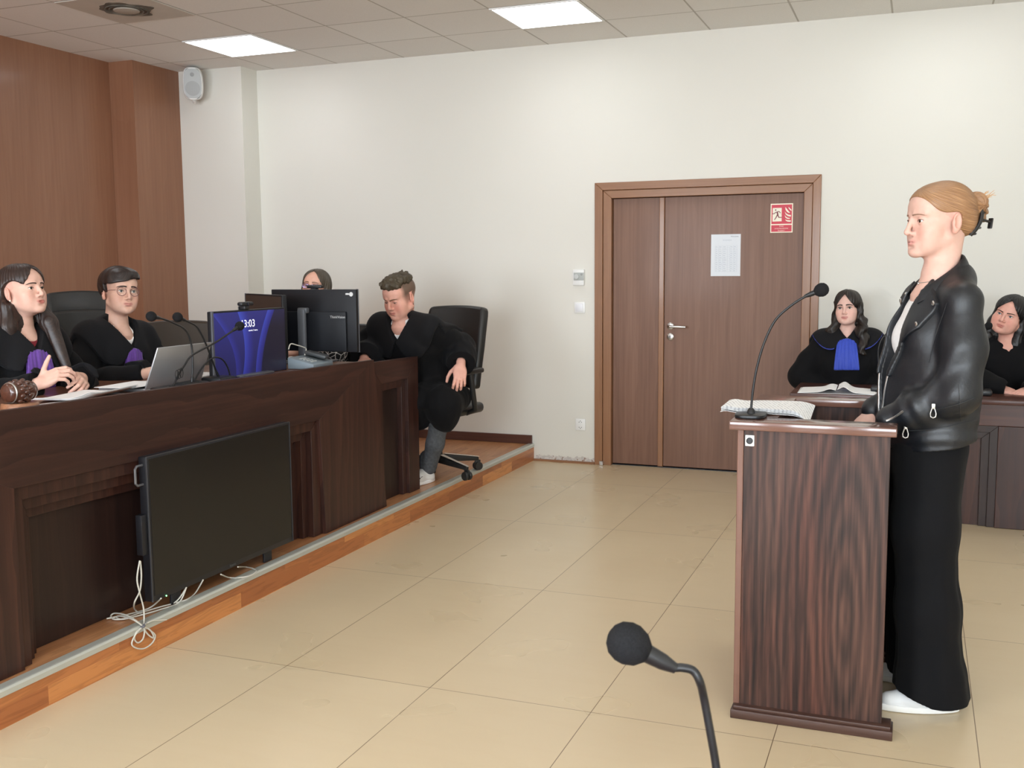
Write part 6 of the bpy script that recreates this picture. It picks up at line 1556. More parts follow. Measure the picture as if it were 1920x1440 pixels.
# ================================================================== seated people in gowns
def seated(label, seat, ang, hc, hang, pitch=0, roll=0, hs=1.0, sw=.155, head=None, base=None, lip=None, flush=.35, fade=None, lid=None,
           iris=None, brow=None, face=None, arms=None, hands=None, robe=True, collar=True, piping=None, jabot=None, cuffs=.085, slim=1.0, legs=True, vox=.003,
           inner=None, robe_mat=None, extra=None, sleeve_end=.93, top_name='gown', vneck=.06, floor_dz=None, nose_red=.2, clow=.12, jw=(.036, .066), jl=.215, knees=None, drape=False, foot_rz=0.0, neck=.152, sleeve_r=.072):
    """seat: world point on the seat; ang: body heading; hc: world head centre; arms: {side: (elbow, wrist)} in world; hands: {side: dict}"""
    rz = math.radians(ang-90)
    root = thing('person', label, 'person', seat, rz)
    B = T_(seat) @ RZ_(rz); Bi = B.inverted()
    Mh = head_matrix(Bi, hc, hang, pitch, roll, hs)
    hcl = np3(Mh.translation)
    nb = hcl+np.array([0, -.022, -neck*hs]); nb[1] = hcl[1]-.030
    Sc = nb+np.array([0, -.004, -.055])                          # middle of the shoulder line
    hip = np.array([0, .0, .10]); up = Vector(Sc-hip).normalized()
    fw = Vector((0, 1, 0)); fw = (fw-up*up.dot(fw)).normalized(); rt = fw.cross(up)
    Tm = Matrix(((rt.x, fw.x, up.x, Sc[0]), (rt.y, fw.y, up.y, Sc[1]), (rt.z, fw.z, up.z, Sc[2]), (0, 0, 0, 1)))
    Hh = float(np.linalg.norm(Sc-hip))
    sh = {s_: np3(Tm @ Vector((s_*(sw+.012), -.005, -.022))) for s_ in (-1, 1)}
    A = {}
    for s_ in (-1, 1):
        e, w_ = arms[s_]; A[s_] = (np3(Bi @ Vector(e)), np3(Bi @ Vector(w_)))
    # ---- body
    pts = [hcl, *[a for p in A.values() for a in p], sh[1], sh[-1]]
    lo = np.min(pts, 0)-np.array([.16, .20, .16]); hi = np.max(pts, 0)+np.array([.16, .20, .20]); lo[2] = min(lo[2], .02)
    hi[2] = hcl[2]+.135*hs+.02
    F = Field(lo, hi, vox)
    add_head(F, Mh, **(head or {}))
    nr = .047 if not (head or {}).get('thick_neck') else .055
    F.cone(np3(Mh @ Vector((0, -.016, -.050))), nb, nr, nr, .022); F.cone(nb, nb+np.array([0, 0, -.06]), nr+.002, .08, .03)
    F.cone(np3(Mh @ Vector((0, -.040, -.02))), nb+np.array([0, -.012, 0]), nr*.86, nr*.92, .03)
    C = lambda a, b, ra, rb, k=.03, **kw: F.cone(a, b, ra, rb, k, Tm, **kw)
    C((-sw+.02, -.01, -.02), (sw-.02, -.01, -.02), .040, .040); F.ell((0, .004, -.14), (sw-.030, .085, .15), .04, Tm); F.ell((0, .0, -.34), (.115, .085, .16), .05, Tm); F.ell((0, 0, -Hh+.02), (.13, .10, .10), .05, Tm)
    for s_ in (-1, 1):
        e, w_ = A[s_]; F.chain([sh[s_], e, w_], [.044, .037, .026], .02)
    for s_ in (-1, 1):
        if hands and s_ in hands:
            h = dict(hands[s_]); up_ = h.pop('up', (0, 0, 1)); upb = Bi.to_3x3() @ Vector(up_)
            Mw = wrist_frame(A[s_][0], A[s_][1], upb, s_, h.pop('flex', .1), h.pop('dev', 0))
            hand(F, Mw, s_, **h)
    V, Q = surface_net(F)
    tone = skin_tone(V, Mh, hs, base, lip=lip, flush=flush, fade=fade, lid=lid, nose_red=nose_red)
    to_mesh('body', V, Q, M['skin'], root, {'tone': tone})
    fc = dict(face or {}); face_parts(F, Mh, root, iris or M['iris_brown'], brow, **fc)
    # ---- gown
    g = .0042 if vox < .0035 else .005
    ptz = [hcl*0+np.array([0, .50, -.12 if drape else -.02]), np.array([-.25, -.2, -.02]), np.array([.25, -.2, -.02]), *pts[1:]]
    lo = np.min(ptz, 0)-np.array([.15, .12, .03]); hi = np.max(ptz, 0)+np.array([.15, .15, .10]); hi[2] = nb[2]+.08; lo[2] = -.22 if drape else -.05
    G = Field(lo, hi, .005)
    K = slim
    C = lambda a, b, ra, rb, k=.04, **kw: G.cone(a, b, ra, rb, k, Tm, **kw)
    C((-sw+.01, -.012, -.012), (sw-.01, -.012, -.012), .062*K, .062*K); C((0, -.016, .045), (-sw*.75, -.014, -.005), .052, .055, .03); C((0, -.016, .045), (sw*.75, -.014, -.005), .052, .055, .03)
    G.ell((0, .008, -.14), ((sw+.025)*K, .128*K, .18), .05, Tm); G.ell((0, .012, -.34), ((sw+.020)*K, .135*K, .20), .06, Tm)
    G.ell((0, .01, .06), ((sw+.04)*K, .17*K, .12), .05)
    if (head or {}).get('female', True):
        for s_ in (-1, 1): G.ell((s_*.068, .082, -.165), (.062, .056, .068), .05, Tm)
    G0 = G.copy()
    for s_ in (-1, 1):
        e, w_ = A[s_]; we = e*(1-sleeve_end)+w_*sleeve_end
        G.chain([sh[s_]+np3(Tm.to_3x3() @ Vector((-s_*.01, 0, -.005))), sh[s_]*.45+e*.55, e, e*.5+we*.5, we], [.062*K, .5*(.066+sleeve_r)*K, sleeve_r*K, .5*(sleeve_r+cuffs)*K, cuffs], .04)
        G.cone(w_*1.0+(w_-e)*.02, w_+(w_-e)/np.linalg.norm(w_-e)*.20, cuffs*.62, cuffs*.62, .004, None, 's')     # open cuff
        if sleeve_end < 1: 
            n_ = (w_-e)/np.linalg.norm(w_-e); X, Y, Z = G.grid(); pl_ = (X-f32(we[0]))*f32(n_[0])+(Y-f32(we[1]))*f32(n_[1])+(Z-f32(we[2]))*f32(n_[2]); near = np.sqrt((X-f32(we[0]))**2+(Y-f32(we[1]))**2+(Z-f32(we[2]))**2) < f32(cuffs+.05)
            G.D = np.where(near, np.maximum(G.D, pl_), G.D)
    KN = {s_: (np.array([s_*.115, .44, .055]), np.array([s_*.112, .38, (floor_dz if floor_dz is not None else -.48)])) for s_ in (-1, 1)}
    if knees: KN = {s_: tuple(np3(Bi @ Vector(p)) for p in knees[s_]) for s_ in (-1, 1)}
    if legs:
        for s_ in (-1, 1): G.chain([np.array([s_*.085, .02, .085]), np.array([s_*.095, .12, .087])*.5+KN[s_][0]*.5, KN[s_][0]], [.105, .100, .090], .06)
    if drape:
        G.cone(KN[-1][0]+np.array([0, 0, .0]), KN[-1][0]+np.array([.0, -.02, -.10]), .105, .085, .05); G.cone(KN[1][0], KN[1][0]+np.array([0, -.02, -.10]), .105, .085, .05)
        G.ell((0, .02, .04), (.26, .24, .10), .06); G.cone((KN[-1][0]+KN[1][0])/2, (KN[-1][0]+KN[1][0])/2+np.array([0, -.03, -.10]), .11, .08, .06)
        G.cone(np.array([-.22, -.02, .05]), KN[-1][0]+np.array([-.02, 0, -.03]), .08, .09, .06)
    X, Y, Z = G.grid()
    lx, ly, lz = G.local(Tm)
    ft = vnoise(X*26, Y*26, Z*6, 17+int(abs(ang)), 3)*.0045*np.clip(-lz*7-.3, 0, 1)
    G.D = (G.D+ft).astype(f32); G0.D = (G0.D+ft).astype(f32)
    # V neck and neck hole
    vd = np.maximum(np.abs(lx)-(lz+f32(vneck))*f32(.72), -ly)
    G.D = np.maximum(G.D, -np.maximum(vd, f32(-vneck)-lz))
    G.ell((0, -.004, .065), (.066+nr-.047, .062+nr-.047, .075), .010, Tm, 's')
    gm = robe_mat or M['robe']
    gown = mesh_field(top_name, G, gm, root)
    def part(name, off, region, mat, parent, base=None):
        base = base or G; P = G.copy(); P.D = np.maximum(base.D-(f32(off) if not isinstance(off, np.ndarray) else off.astype(f32)), region.astype(f32)); P.D = np.maximum(P.D, -(base.D+f32(.008)))
        return mesh_field(name, P, mat, parent)
    ax_ = np.abs(lx)
    if collar:
        zl = f32(-clow)+f32(7.0)*(ax_-f32(.105))**2
        zl = np.where(ly < -.02, f32(-clow-.02), zl)
        gap = np.where(lz > -f32(vneck), (lz+f32(vneck))*f32(.72)+f32(.005), f32(.005)+f32(.0 if jabot is None else jw[0]*.6)*np.clip((-f32(vneck)-lz)/f32(.02), 0, 1)+np.clip(-vneck-lz, 0, 1)*f32(.58))
        reg = np.maximum(np.maximum((zl-lz)*.8, ax_-f32(sw+.085)), np.where(ly > 0, gap-ax_, -1.0))
        part('collar', .017, reg, M['robe_dark'], gown)
        if piping is not None:
            r2 = np.maximum(np.maximum(np.abs(zl-lz+f32(.001))-f32(.0042), ax_-f32(sw+.086)), np.maximum(np.where(ly > .0, gap-ax_+f32(.002), 1.0), 0*ax_-1))
            [part('collar_piping', .0185, np.maximum(r2, f32(.004)-lx*f32(q_)), piping, gown) for q_ in (-1, 1)]
    if jabot is not None:
        t_ = -f32(vneck)-lz
        hw = f32(jw[0])+np.clip(t_/f32(jl), 0, 1)**f32(.6)*f32(jw[1]-jw[0])
        reg = np.maximum(np.maximum(ax_-hw, -f32(vneck+.010+jl)-lz), np.maximum(lz+f32(vneck+.002), -ly))
        pl2 = f32(.013)+f32(.0045)*np.abs(np.sin(lx/np.maximum(hw, .02)*f32(11.0)))+f32(.006)*np.clip(1-ax_/f32(.012), 0, 1)
        part('jabot', pl2, reg, jabot, gown, G0)
    if inner is not None:
        I = Field(nb-np.array([.10, .10, .16]), nb+np.array([.10, .14, .04]), .004)
        I.ell((0, .004, -.05), (sw-.040, .096, .10), .03, Tm); I.cone(nb, nb+np.array([0, 0, -.05]), nr+.010, nr+.02, .02)
        I.ell((0, .050, .045), (.050, .060, .060+inner[1]), .008, Tm, 's'); X, Y, Z = I.grid(); I.D = np.maximum(I.D, Z-f32(nb[2]-.004))
        mesh_field('shirt', I, inner[0], root)
    # legs down to the floor
    if legs:
        fl = floor_dz if floor_dz is not None else -.48
        L_ = Field((-.36, .0, fl), (.36, .66, .14), .007)
        for s_ in (-1, 1):
            k_, f_ = KN[s_]; L_.chain([k_*.8+np.array([s_*.085, .02, .06])*.2, k_+np.array([0, 0, -.02]), k_*.5+f_*.5, np.array([f_[0], f_[1], fl+.10])], [.072, .068, .055, .052], .03)
            if extra and 'cuff' in extra: L_.cone((f_[0], f_[1], fl+.115), (f_[0], f_[1], fl+.155), .058, .058, .004)
        mesh_field('trousers', L_, plain('dark_trousers', (.010, .010, .013), .85) if extra is None or 'jeans' not in extra else extra['jeans'], root)
        for s_ in (-1, 1): sneaker(Matrix.Translation((KN[s_][1][0], KN[s_][1][1]-.06, fl)) @ RZ_(foot_rz), .27, root, (extra or {}).get('shoe', plain('dark_shoe', (.012, .011, .011), .4)), marks=bool(extra and extra.get('marks')))
    return root, Bi, Mh, F, Tm
def hair_obj(Fh, Mh, mat, parent, kind, name='hair'):
    V, Q = surface_net(Fh); return to_mesh(name, V, Q, mat, parent, hair_strands(kind)(V), Mh)
def skull_cap(H, grow=.009, back=True):
    X, Y, Z = H.grid()
    d = smin(ellf(X, Y, Z, (0, -.018, .038), (.0735+grow, .094+grow, .076+grow)), ellf(X, Y, Z, (0, .040, .044), (.062+grow*.8, .045+grow, .050+grow)), .03)
    return d, X, Y, Z
def long_hair(Mh, parent, mat, kind='down', face_w=.060, face_top=.080, length=.30, part_x=0.0, vol=.012, wave=0.0, spread=.03, front=(.03, .03), seed=0, tuck=False, peak=.35):
    """hair falling from a parting; front = how far forward the side locks sit (right, left)"""
    H = box_field((-.20, -.22, -.16-length), (.20, .13, .145), .0034)
    d, X, Y, Z = skull_cap(H, vol)
    groove = f32(.004)*np.exp(-((X-f32(part_x))/.004)**2)*(Z > .05)
    d = d+groove.astype(f32)
    wv = f32(wave)*(np.sin(Z*62+Y*25+seed)+.5*np.sin(Z*105+X*40+seed*2)) if wave else 0
    Xw = X+wv; Yw = Y+(f32(wave)*np.cos(Z*55+X*20+seed) if wave else 0)
    def cone_(a, b, ra, rb):
        a = np.array(a); b = np.array(b); ab = b-a; L2 = float(ab @ ab)
        t = np.clip(((Xw-f32(a[0]))*f32(ab[0])+(Yw-f32(a[1]))*f32(ab[1])+(Z-f32(a[2]))*f32(ab[2]))/f32(L2), 0, 1)
        return np.sqrt((Xw-f32(a[0])-f32(ab[0])*t)**2+((Yw-f32(a[1])-f32(ab[1])*t)*f32(1.0))**2+(Z-f32(a[2])-f32(ab[2])*t)**2)-(f32(ra)+f32(rb-ra)*t)
    d = smin(d, cone_((0, -.055, .0), (0, -.075, -.10), .070, .062), .03)
    zb = -.13-length*.75
    for s_ in (-1, 1):
        fy = front[0] if s_ > 0 else front[1]
        d = smin(d, cone_((s_*.066, fy*.6, .030), (s_*.078, fy*.35-.01, -.06), .022, .026), .02)
        d = smin(d, cone_((s_*.078, fy*.35-.01, -.06), (s_*(.080+spread*.6), fy*.8, -.15), .028, .034), .02)
        d = smin(d, cone_((s_*(.080+spread*.6), fy*.8, -.15), (s_*(.075+spread), fy*1.4+.03, zb), .036, .020), .02)
    d = smin(d, cone_((0, -.075, -.10), (0, -.095, zb+.05), .075, .065), .04)
    st = np.arctan2(Y+.02, np.abs(X)+.012)
    d = d+f32(.0013)*np.sin(st*46+Z*(20 if wave else 6)+vnoise(X*20, Y*20, Z*14, 4+seed)*1.5).astype(f32)+(f32(.0035)*vnoise(X*42, Y*42, Z*34, 9+seed, 2) if wave else 0)
    # the face stays free, narrowing towards the parting
    fw_ = f32(face_w)*(1-f32(peak)*np.clip((Z-.012)/f32(face_top-.012), 0, 1)**1.3)
    f = np.sqrt(((X-f32(part_x)*np.clip(Z/.08, 0, 1))/fw_)**2+((Z+.018)/f32(face_top+.018))**2)-1
    ff = np.maximum(f*f32(.05), .012-Y)
    d = smax(d, -ff, .006)
    if tuck:     # hair tucked behind the ear on the right-hand side
        d = smax(d, -np.maximum(np.maximum(np.sqrt((Y-.022)**2+(Z+.010)**2)-.050, .050-X), -.5), .006)
    H.D = d.astype(f32)
    return hair_obj(H, Mh, mat, parent, kind if not wave else 'wavy')
def glasses(Mh, parent, mat, r=(.0215, .0195), cx=.0325, cz=-.001, y=.0905, bridge=.004, lens=None, square=2.0, temples=True, thick=.0012):
    t = MB(); pts_l = {}
    g = None
    for s_ in (-1, 1):
        P = []
        for i in range(36):
            a = 2*PI*i/36; c, s = math.cos(a), math.sin(a); e = 2/square
            P.append(Vector((s_*cx+r[0]*math.copysign(abs(c)**e, c), y-.10*abs(s_*cx+r[0]*c)**2*6-.0, cz+r[1]*math.copysign(abs(s)**e, s))))
        t.tube([Mh @ p for p in P], thick, 8, closed=True); pts_l[s_] = P
    t.tube([Mh @ Vector(p) for p in ((-.0125, y, cz+.006), (0, y+.002, cz+.0085), (.0125, y, cz+.006))], thick*.9, 8)
    if temples:
        for s_ in (-1, 1): t.tube([Mh @ Vector(p) for p in ((s_*(cx+r[0]), y-.016, cz+.006), (s_*.070, y-.045, cz+.006), (s_*.077, .0, cz+.003), (s_*.079, -.020, cz-.012))], thick*.9, 8)
    o = t.build('eyeglasses', mat, parent, 60)
    for s_ in (-1, 1):
        l = MB(); bmv = l.bm; c0 = bmv.verts.new(Mh @ Vector((s_*cx, y-.0040, cz))); vs = [bmv.verts.new(Mh @ p) for p in pts_l[s_]]
        for i in range(36): bmv.faces.new((c0, vs[i], vs[(i+1) % 36]))
        l.build('lens', lens, o, 60)
    return o
def lens_mat(name, tint, k):
    m = bpy.data.materials.new(name); m.use_nodes = True; nt = m.node_tree; nt.nodes.clear()
    out = nt.nodes.new('ShaderNodeOutputMaterial'); tr = nt.nodes.new('ShaderNodeBsdfTransparent'); gl = nt.nodes.new('ShaderNodeBsdfGlossy'); gl.inputs['Color'].default_value = (*tint, 1); gl.inputs['Roughness'].default_value = .03
    mx = nt.nodes.new('ShaderNodeMixShader'); mx.inputs[0].default_value = k; nt.links.new(tr.outputs[0], mx.inputs[1]); nt.links.new(gl.outputs[0], mx.inputs[2]); nt.links.new(mx.outputs[0], out.inputs[0]); return m

PS = PZ+.48
# ------------------------------------------------------------------ judge speaking, far left
hc = bp(42, 546, 'x', -3.72)
r_, Bi, Mh, F, Tm = seated('judge with long brown hair and purple jabot speaking at the far left', (-3.80, hc.y-.02, PS), -8, hc, 2, 10, 0, 1.02,
    head=dict(nose_l=.85, nose_w=.92, eye_open=.75, eye_z=-.0012, mouth_open=True, lips=1.05), base=s2l(220, 178, 160), lip=s2l(196, 112, 104), flush=.4,
    brow=brow_mat('brow_dark', s2l(66, 46, 38)), face=dict(gaze=(0, -.05), eye_open=.75, eye_z=-.0012),
    arms={1: ((-3.73, hc.y-.285, .93), (-3.42, hc.y-.225, 1.025)), -1: ((-3.68, hc.y+.27, .93), (-3.40, hc.y-.01, 1.025))},
    hands={1: dict(curl=((.5, .7, .5), (.55, .75, .5), (.6, .75, .5), (.65, .75, .5)), up=(.1, -.75, .6), flex=.15, dev=-.35, thumb=(.1, .1, .1), thumb_dir=(.55, .6, .45), s=.95),
           -1: dict(curl=((.5, .8, .5), (.55, .8, .5), (.6, .8, .5), (.65, .8, .5)), up=(.5, .6, .6), flex=.15, dev=.3, thumb=(.3, .3, .2), s=.95)},
    jabot=M['purple'], inner=(plain('red_top', s2l(120, 26, 40), .8), 0.0), sleeve_end=.97, cuffs=.055, vneck=.035, clow=.13, jw=(.050, .078), jl=.24)
hb = hair_mat('hair_dark_brown', s2l(26, 18, 16), s2l(44, 31, 27), s2l(76, 56, 46), .38)
long_hair(Mh, r_, hb, 'down', length=.30, face_w=.060, face_top=.090, peak=.5, vol=.010, spread=.012, front=(-.045, .035), tuck=True)
MB().sphere(Mh @ Vector((.077, -.002, -.040)), .0042, u=12, v=8).build('earring', plain('pearl', s2l(236, 224, 206), .2), r_, 60)
# ------------------------------------------------------------------ judge with glasses
hc = bp(224, 548, 'x', -3.75)
r_, Bi, Mh, F, Tm = seated('judge with short dark hair, round glasses and purple jabot behind the laptop', (-3.84, hc.y-.02, PS), -6, hc, -22, 3, -4, 1.04, sw=.165,
    head=dict(female=False, nose_l=.75, nose_w=1.0, eye_open=1.0, jaw=.98, lips=1.0), base=s2l(218, 176, 156), lip=s2l(196, 128, 118), flush=.4,
    brow=brow_mat('brow_black', s2l(44, 34, 32)), face=dict(gaze=(-.05, .02), brow_z=.003, brow_w=1.15), iris=M['iris_blue'],
    arms={1: ((-3.78, hc.y-.29, .93), (-3.37, hc.y-.19, 1.015)), -1: ((-3.72, hc.y+.27, .93), (-3.38, hc.y+.02, 1.015))},
    hands={1: dict(curl=((.25, .4, .3),)*4, up=(.1, -.1, 1), flex=.05, thumb=(.1, .1, .1), s=1.0), -1: dict(curl=((.25, .4, .3),)*4, up=(.1, .1, 1), flex=.05, thumb=(.1, .1, .1), s=1.0)},
    jabot=M['purple'], inner=(M['tee'], .02), sleeve_end=.84, cuffs=.052, vneck=.050, clow=.14, jl=.21)
H = box_field((-.12, -.15, -.12), (.12, .13, .15), .0028)
d, X, Y, Z = skull_cap(H, .015)
d = smin(d, ellf(X, Y, Z, (-.01, .048, .082), (.062, .046, .026)), .02)
line = f32(.052)+f32(.30)*np.clip(-X-.0, 0, .03)*1.2-f32(.22)*np.clip(X, 0, .08)      # fringe swept to the right temple, higher at the parting
cut = np.minimum(Y-f32(.012), line-Z); cut2 = np.minimum(Y+f32(.035), f32(.0)-Z*1.0-f32(.004)+0*X)
d = smax(d, cut, .006); d = smax(d, cut2, .006); d = smax(d, -(Z+.085), .01)
d = d+f32(.0016)*np.sin((Y*9+Z*5+.5*np.sin(X*16))*14+vnoise(X*24, Y*24, Z*24, 6)*1.5).astype(f32)
H.D = d.astype(f32); hair_obj(H, Mh, hair_mat('hair_black_brown', s2l(20, 15, 14), s2l(36, 27, 25), s2l(66, 52, 46), .36), r_, 'side')
glasses(Mh, r_, plain('frame_plum', s2l(96, 50, 58), .35), lens=lens_mat('clear_lens', (1, 1, 1), .07), r=(.0225, .0205))
# ------------------------------------------------------------------ court clerk hidden behind the monitor
hc = bp(593, 539, 'y', 5.70)
ck, nt_k, bk_ = new_mat('black_white_net_print'); tcx = nt_k.nodes.new('ShaderNodeTexCoord'); vo = nt_k.nodes.new('ShaderNodeTexVoronoi'); vo.feature = 'DISTANCE_TO_EDGE'; vo.inputs['Scale'].default_value = 34
nt_k.links.new(tcx.outputs['Object'], vo.inputs['Vector']); rk = ramp(nt_k, [(.0, s2l(214, 208, 204)), (.055, s2l(190, 184, 180)), (.085, s2l(16, 15, 17))]); nt_k.links.new(vo.outputs['Distance'], rk.inputs['Fac']); nt_k.links.new(rk.outputs['Color'], bk_.inputs['Base Color']); bk_.inputs['Roughness'].default_value = .8
r_, Bi, Mh, F, Tm = seated('clerk with brown-framed glasses half hidden behind the back-turned monitor', (hc.x, 5.78, PS-.02), -86, hc, -82, 7, -5, 1.0,
    head=dict(nose_l=.9, eye_open=.75), base=s2l(220, 170, 148), lip=s2l(180, 104, 98), brow=brow_mat('brow_soft', s2l(120, 88, 74)), face=dict(eye_open=.75, brow_z=.004),
    arms={1: ((hc.x-.26, 5.50, 1.0), (hc.x-.10, 5.30, 1.0)), -1: ((hc.x+.24, 5.50, 1.0), (hc.x+.08, 5.30, 1.0))},
    hands={1: dict(curl=((.3, .5, .3),)*4, up=(0, 0, 1), s=.95), -1: dict(curl=((.3, .5, .3),)*4, up=(0, 0, 1), s=.95)}, collar=False, robe_mat=ck, top_name='printed_blouse', cuffs=.05, sleeve_end=.9)
long_hair(Mh, r_, hair_mat('hair_ash_brown', s2l(40, 34, 28), s2l(74, 64, 52), s2l(132, 120, 102), .4), 'down', length=.10, face_w=.062, face_top=.094, vol=.007, spread=.0, front=(.02, .02), seed=2, peak=.25)
glasses(Mh, r_, plain('frame_brown', s2l(86, 40, 34), .35), lens=lens_mat('violet_coated_lens', (.55, .50, 1.0), .28), r=(.0235, .0165), square=2.8)
# ------------------------------------------------------------------ man at the end of the bench
hc = bp(750, 557, 'y', 5.78)
grey_jeans = plain('grey_jeans', s2l(74, 76, 80), .85, noise=.35, nscale=60, bump=.2, bscale=700)
def fade5(mixc, x, y, z):
    w = np.clip((z+.035)/.06, 0, 1)*np.clip((.050-y)/.03, 0, 1)*((np.abs(x) < .0715) | (z > .026))
    mixc(.9*w, s2l(84, 72, 58))
chx, chy = -2.97, 6.12
r_, Bi, Mh, F, Tm = seated('man with short curly hair in a black gown looking down, seated nearest the door', (chx, chy-.02, PS), -98, hc, -106, -20, 0, 1.14, sw=.190,
    head=dict(female=False, nose_l=.55, nose_w=1.15, eye_open=.40, eye_z=-.0028, fat=.017, jaw=1.08, chin=1.1, lips=.95, thick_neck=True), base=s2l(224, 170, 152), lip=s2l(186, 108, 100), flush=.75, fade=fade5,
    brow=brow_mat('brow_fair', s2l(96, 72, 52)), face=dict(eye_open=.40, eye_z=-.0028, gaze=(0, -.5), brow_z=-.003, brow_w=1.1, brow_tilt=.006),
    knees={-1: ((-2.735, 5.80, .66), (-2.885, 5.90, PZ)), 1: ((-3.09, 5.76, .66), (-3.09, 5.92, PZ))}, drape=True, foot_rz=-.15,
    arms={-1: ((-2.715, 6.05, .985), (-2.635, 5.87, .890)), 1: ((-3.36, 5.95, .96), (-3.22, 5.70, .93))},
    hands={-1: dict(curl=((.45, .75, .5), (.5, .8, .5), (.55, .8, .5), (.6, .8, .5)), up=(.25, -.25, 1), flex=.55, thumb=(.2, .4, .3), thumb_dir=(.75, .45, -.5), s=1.05, spread=.09), 1: dict(curl=((.4, .5, .3),)*4, up=(0, 0, 1), s=1.05)},
    inner=(M['tee'], .0), cuffs=.092, sleeve_end=.92, sleeve_r=.084, slim=1.06, vneck=.03, clow=.15, neck=.112, extra=dict(jeans=grey_jeans, shoe=plain('white_trainer', s2l(216, 214, 210), .5), marks=True, cuff=True))
H = box_field((-.12, -.14, -.06), (.12, .14, .17), .0026)
d, X, Y, Z = skull_cap(H, .004)
top = smin(ellf(X, Y, Z, (0, -.008, .088), (.071, .098, .044)), ellf(X, Y, Z, (0, .050, .092), (.056, .034, .028)), .02)
top = top+(f32(.0060)*vnoise(X*95, Y*95, Z*95, 8, 3)+f32(.0035)*np.sin(X*150+np.sin(Y*90)*2)*np.sin(Y*130+Z*120)).astype(f32)
top = smax(top, f32(.058)-Z-np.clip(.02-Y, 0, .14)*.42, .008)
H.D = top.astype(f32); hair_obj(H, Mh, hair_mat('hair_curly_brown', s2l(38, 31, 22), s2l(68, 58, 42), s2l(108, 96, 74), .5), r_, 'curly')
MB().lathe([(0, -.004), (.0035, -.003), (.0035, .003), (0, .004)], 12, Mh @ T_(-.0775, -.006, -.042)).tube([Mh @ Vector((-.0775, -.006, -.044)), Mh @ Vector((-.0775, -.006, -.064))], .0009, 6).build('earring', M['dark_metal'], r_, 60)
# ------------------------------------------------------------------ lawyer with the blue jabot
hc = bp(1590, 578, 'y', 7.02)
r_, Bi, Mh, F, Tm = seated('lawyer with long wavy dark hair and blue jabot behind the lectern', (hc.x+.01, 7.06, .47), -88, hc, -101, 2, 3, .97,
    head=dict(nose_l=.75, nose_w=.88, eye_open=1.0, jaw=.94, lips=1.0, chin=.95), base=s2l(222, 182, 168), lip=s2l(186, 112, 108), lid=s2l(120, 104, 104), flush=.3,
    brow=brow_mat('brow_ink', s2l(38, 28, 26)), face=dict(gaze=(-.05, .0), brow_w=1.2, lash=1.6, brow_z=.002),
    arms={1: ((hc.x-.285, 7.02, .77), (hc.x-.09, 6.975, .60)), -1: ((hc.x+.285, 7.02, .77), (hc.x+.09, 6.975, .60))}, hands={1: dict(curl=((.3, .5, .3),)*4), -1: dict(curl=((.3, .5, .3),)*4)},
    jabot=M['blue'], piping=plain('blue_piping', s2l(46, 60, 150), .6), cuffs=.062, vneck=-.015, clow=.055, jw=(.050, .078), jl=.19, floor_dz=-.465)
long_hair(Mh, r_, hair_mat('hair_espresso', s2l(17, 13, 11), s2l(31, 24, 20), s2l(62, 50, 42), .42), 'wavy', length=.22, face_w=.058, face_top=.094, peak=.75, vol=.014, spread=.030, front=(.01, .025), wave=.0075, seed=1)
# ------------------------------------------------------------------ woman in black at the right edge
hc = bp(1893, 592, 'y', 6.86)
r_, Bi, Mh, F, Tm = seated('woman with black hair in a black gown seated at the right edge', (hc.x+.05, 7.04, .47), -92, hc, -112, 4, -17, 1.04, sw=.175,
    head=dict(nose_l=.7, nose_w=1.05, eye_open=.85, fat=.014, jaw=1.04, lips=.85), base=s2l(220, 168, 152), lip=s2l(186, 112, 104), flush=.6,
    brow=brow_mat('brow_jet', s2l(50, 36, 32)), face=dict(eye_open=.85, brow_z=-.001, brow_w=1.0, brow_tilt=.006, brow_arch=.001), iris=M['iris_blue'],
    arms={1: ((hc.x-.24, 6.72, .82), (hc.x-.06, 6.66, .775)), -1: ((hc.x+.28, 6.74, .82), (hc.x+.12, 6.64, .775))}, hands={1: dict(curl=((.3, .4, .3),)*4, up=(0, -.3, 1), s=.95), -1: dict(curl=((.3, .4, .3),)*4, up=(0, -.3, 1), s=.95)},
    cuffs=.060, slim=1.08, vneck=.0, sleeve_end=1.0, collar=False, neck=.125, floor_dz=-.465)
long_hair(Mh, r_, hair_mat('hair_jet', s2l(11, 10, 11), s2l(19, 17, 18), s2l(40, 36, 36), .38), 'down', length=.16, face_w=.066, face_top=.086, peak=.6, vol=.013, spread=.0, front=(-.01, -.03), seed=3, part_x=-.01)
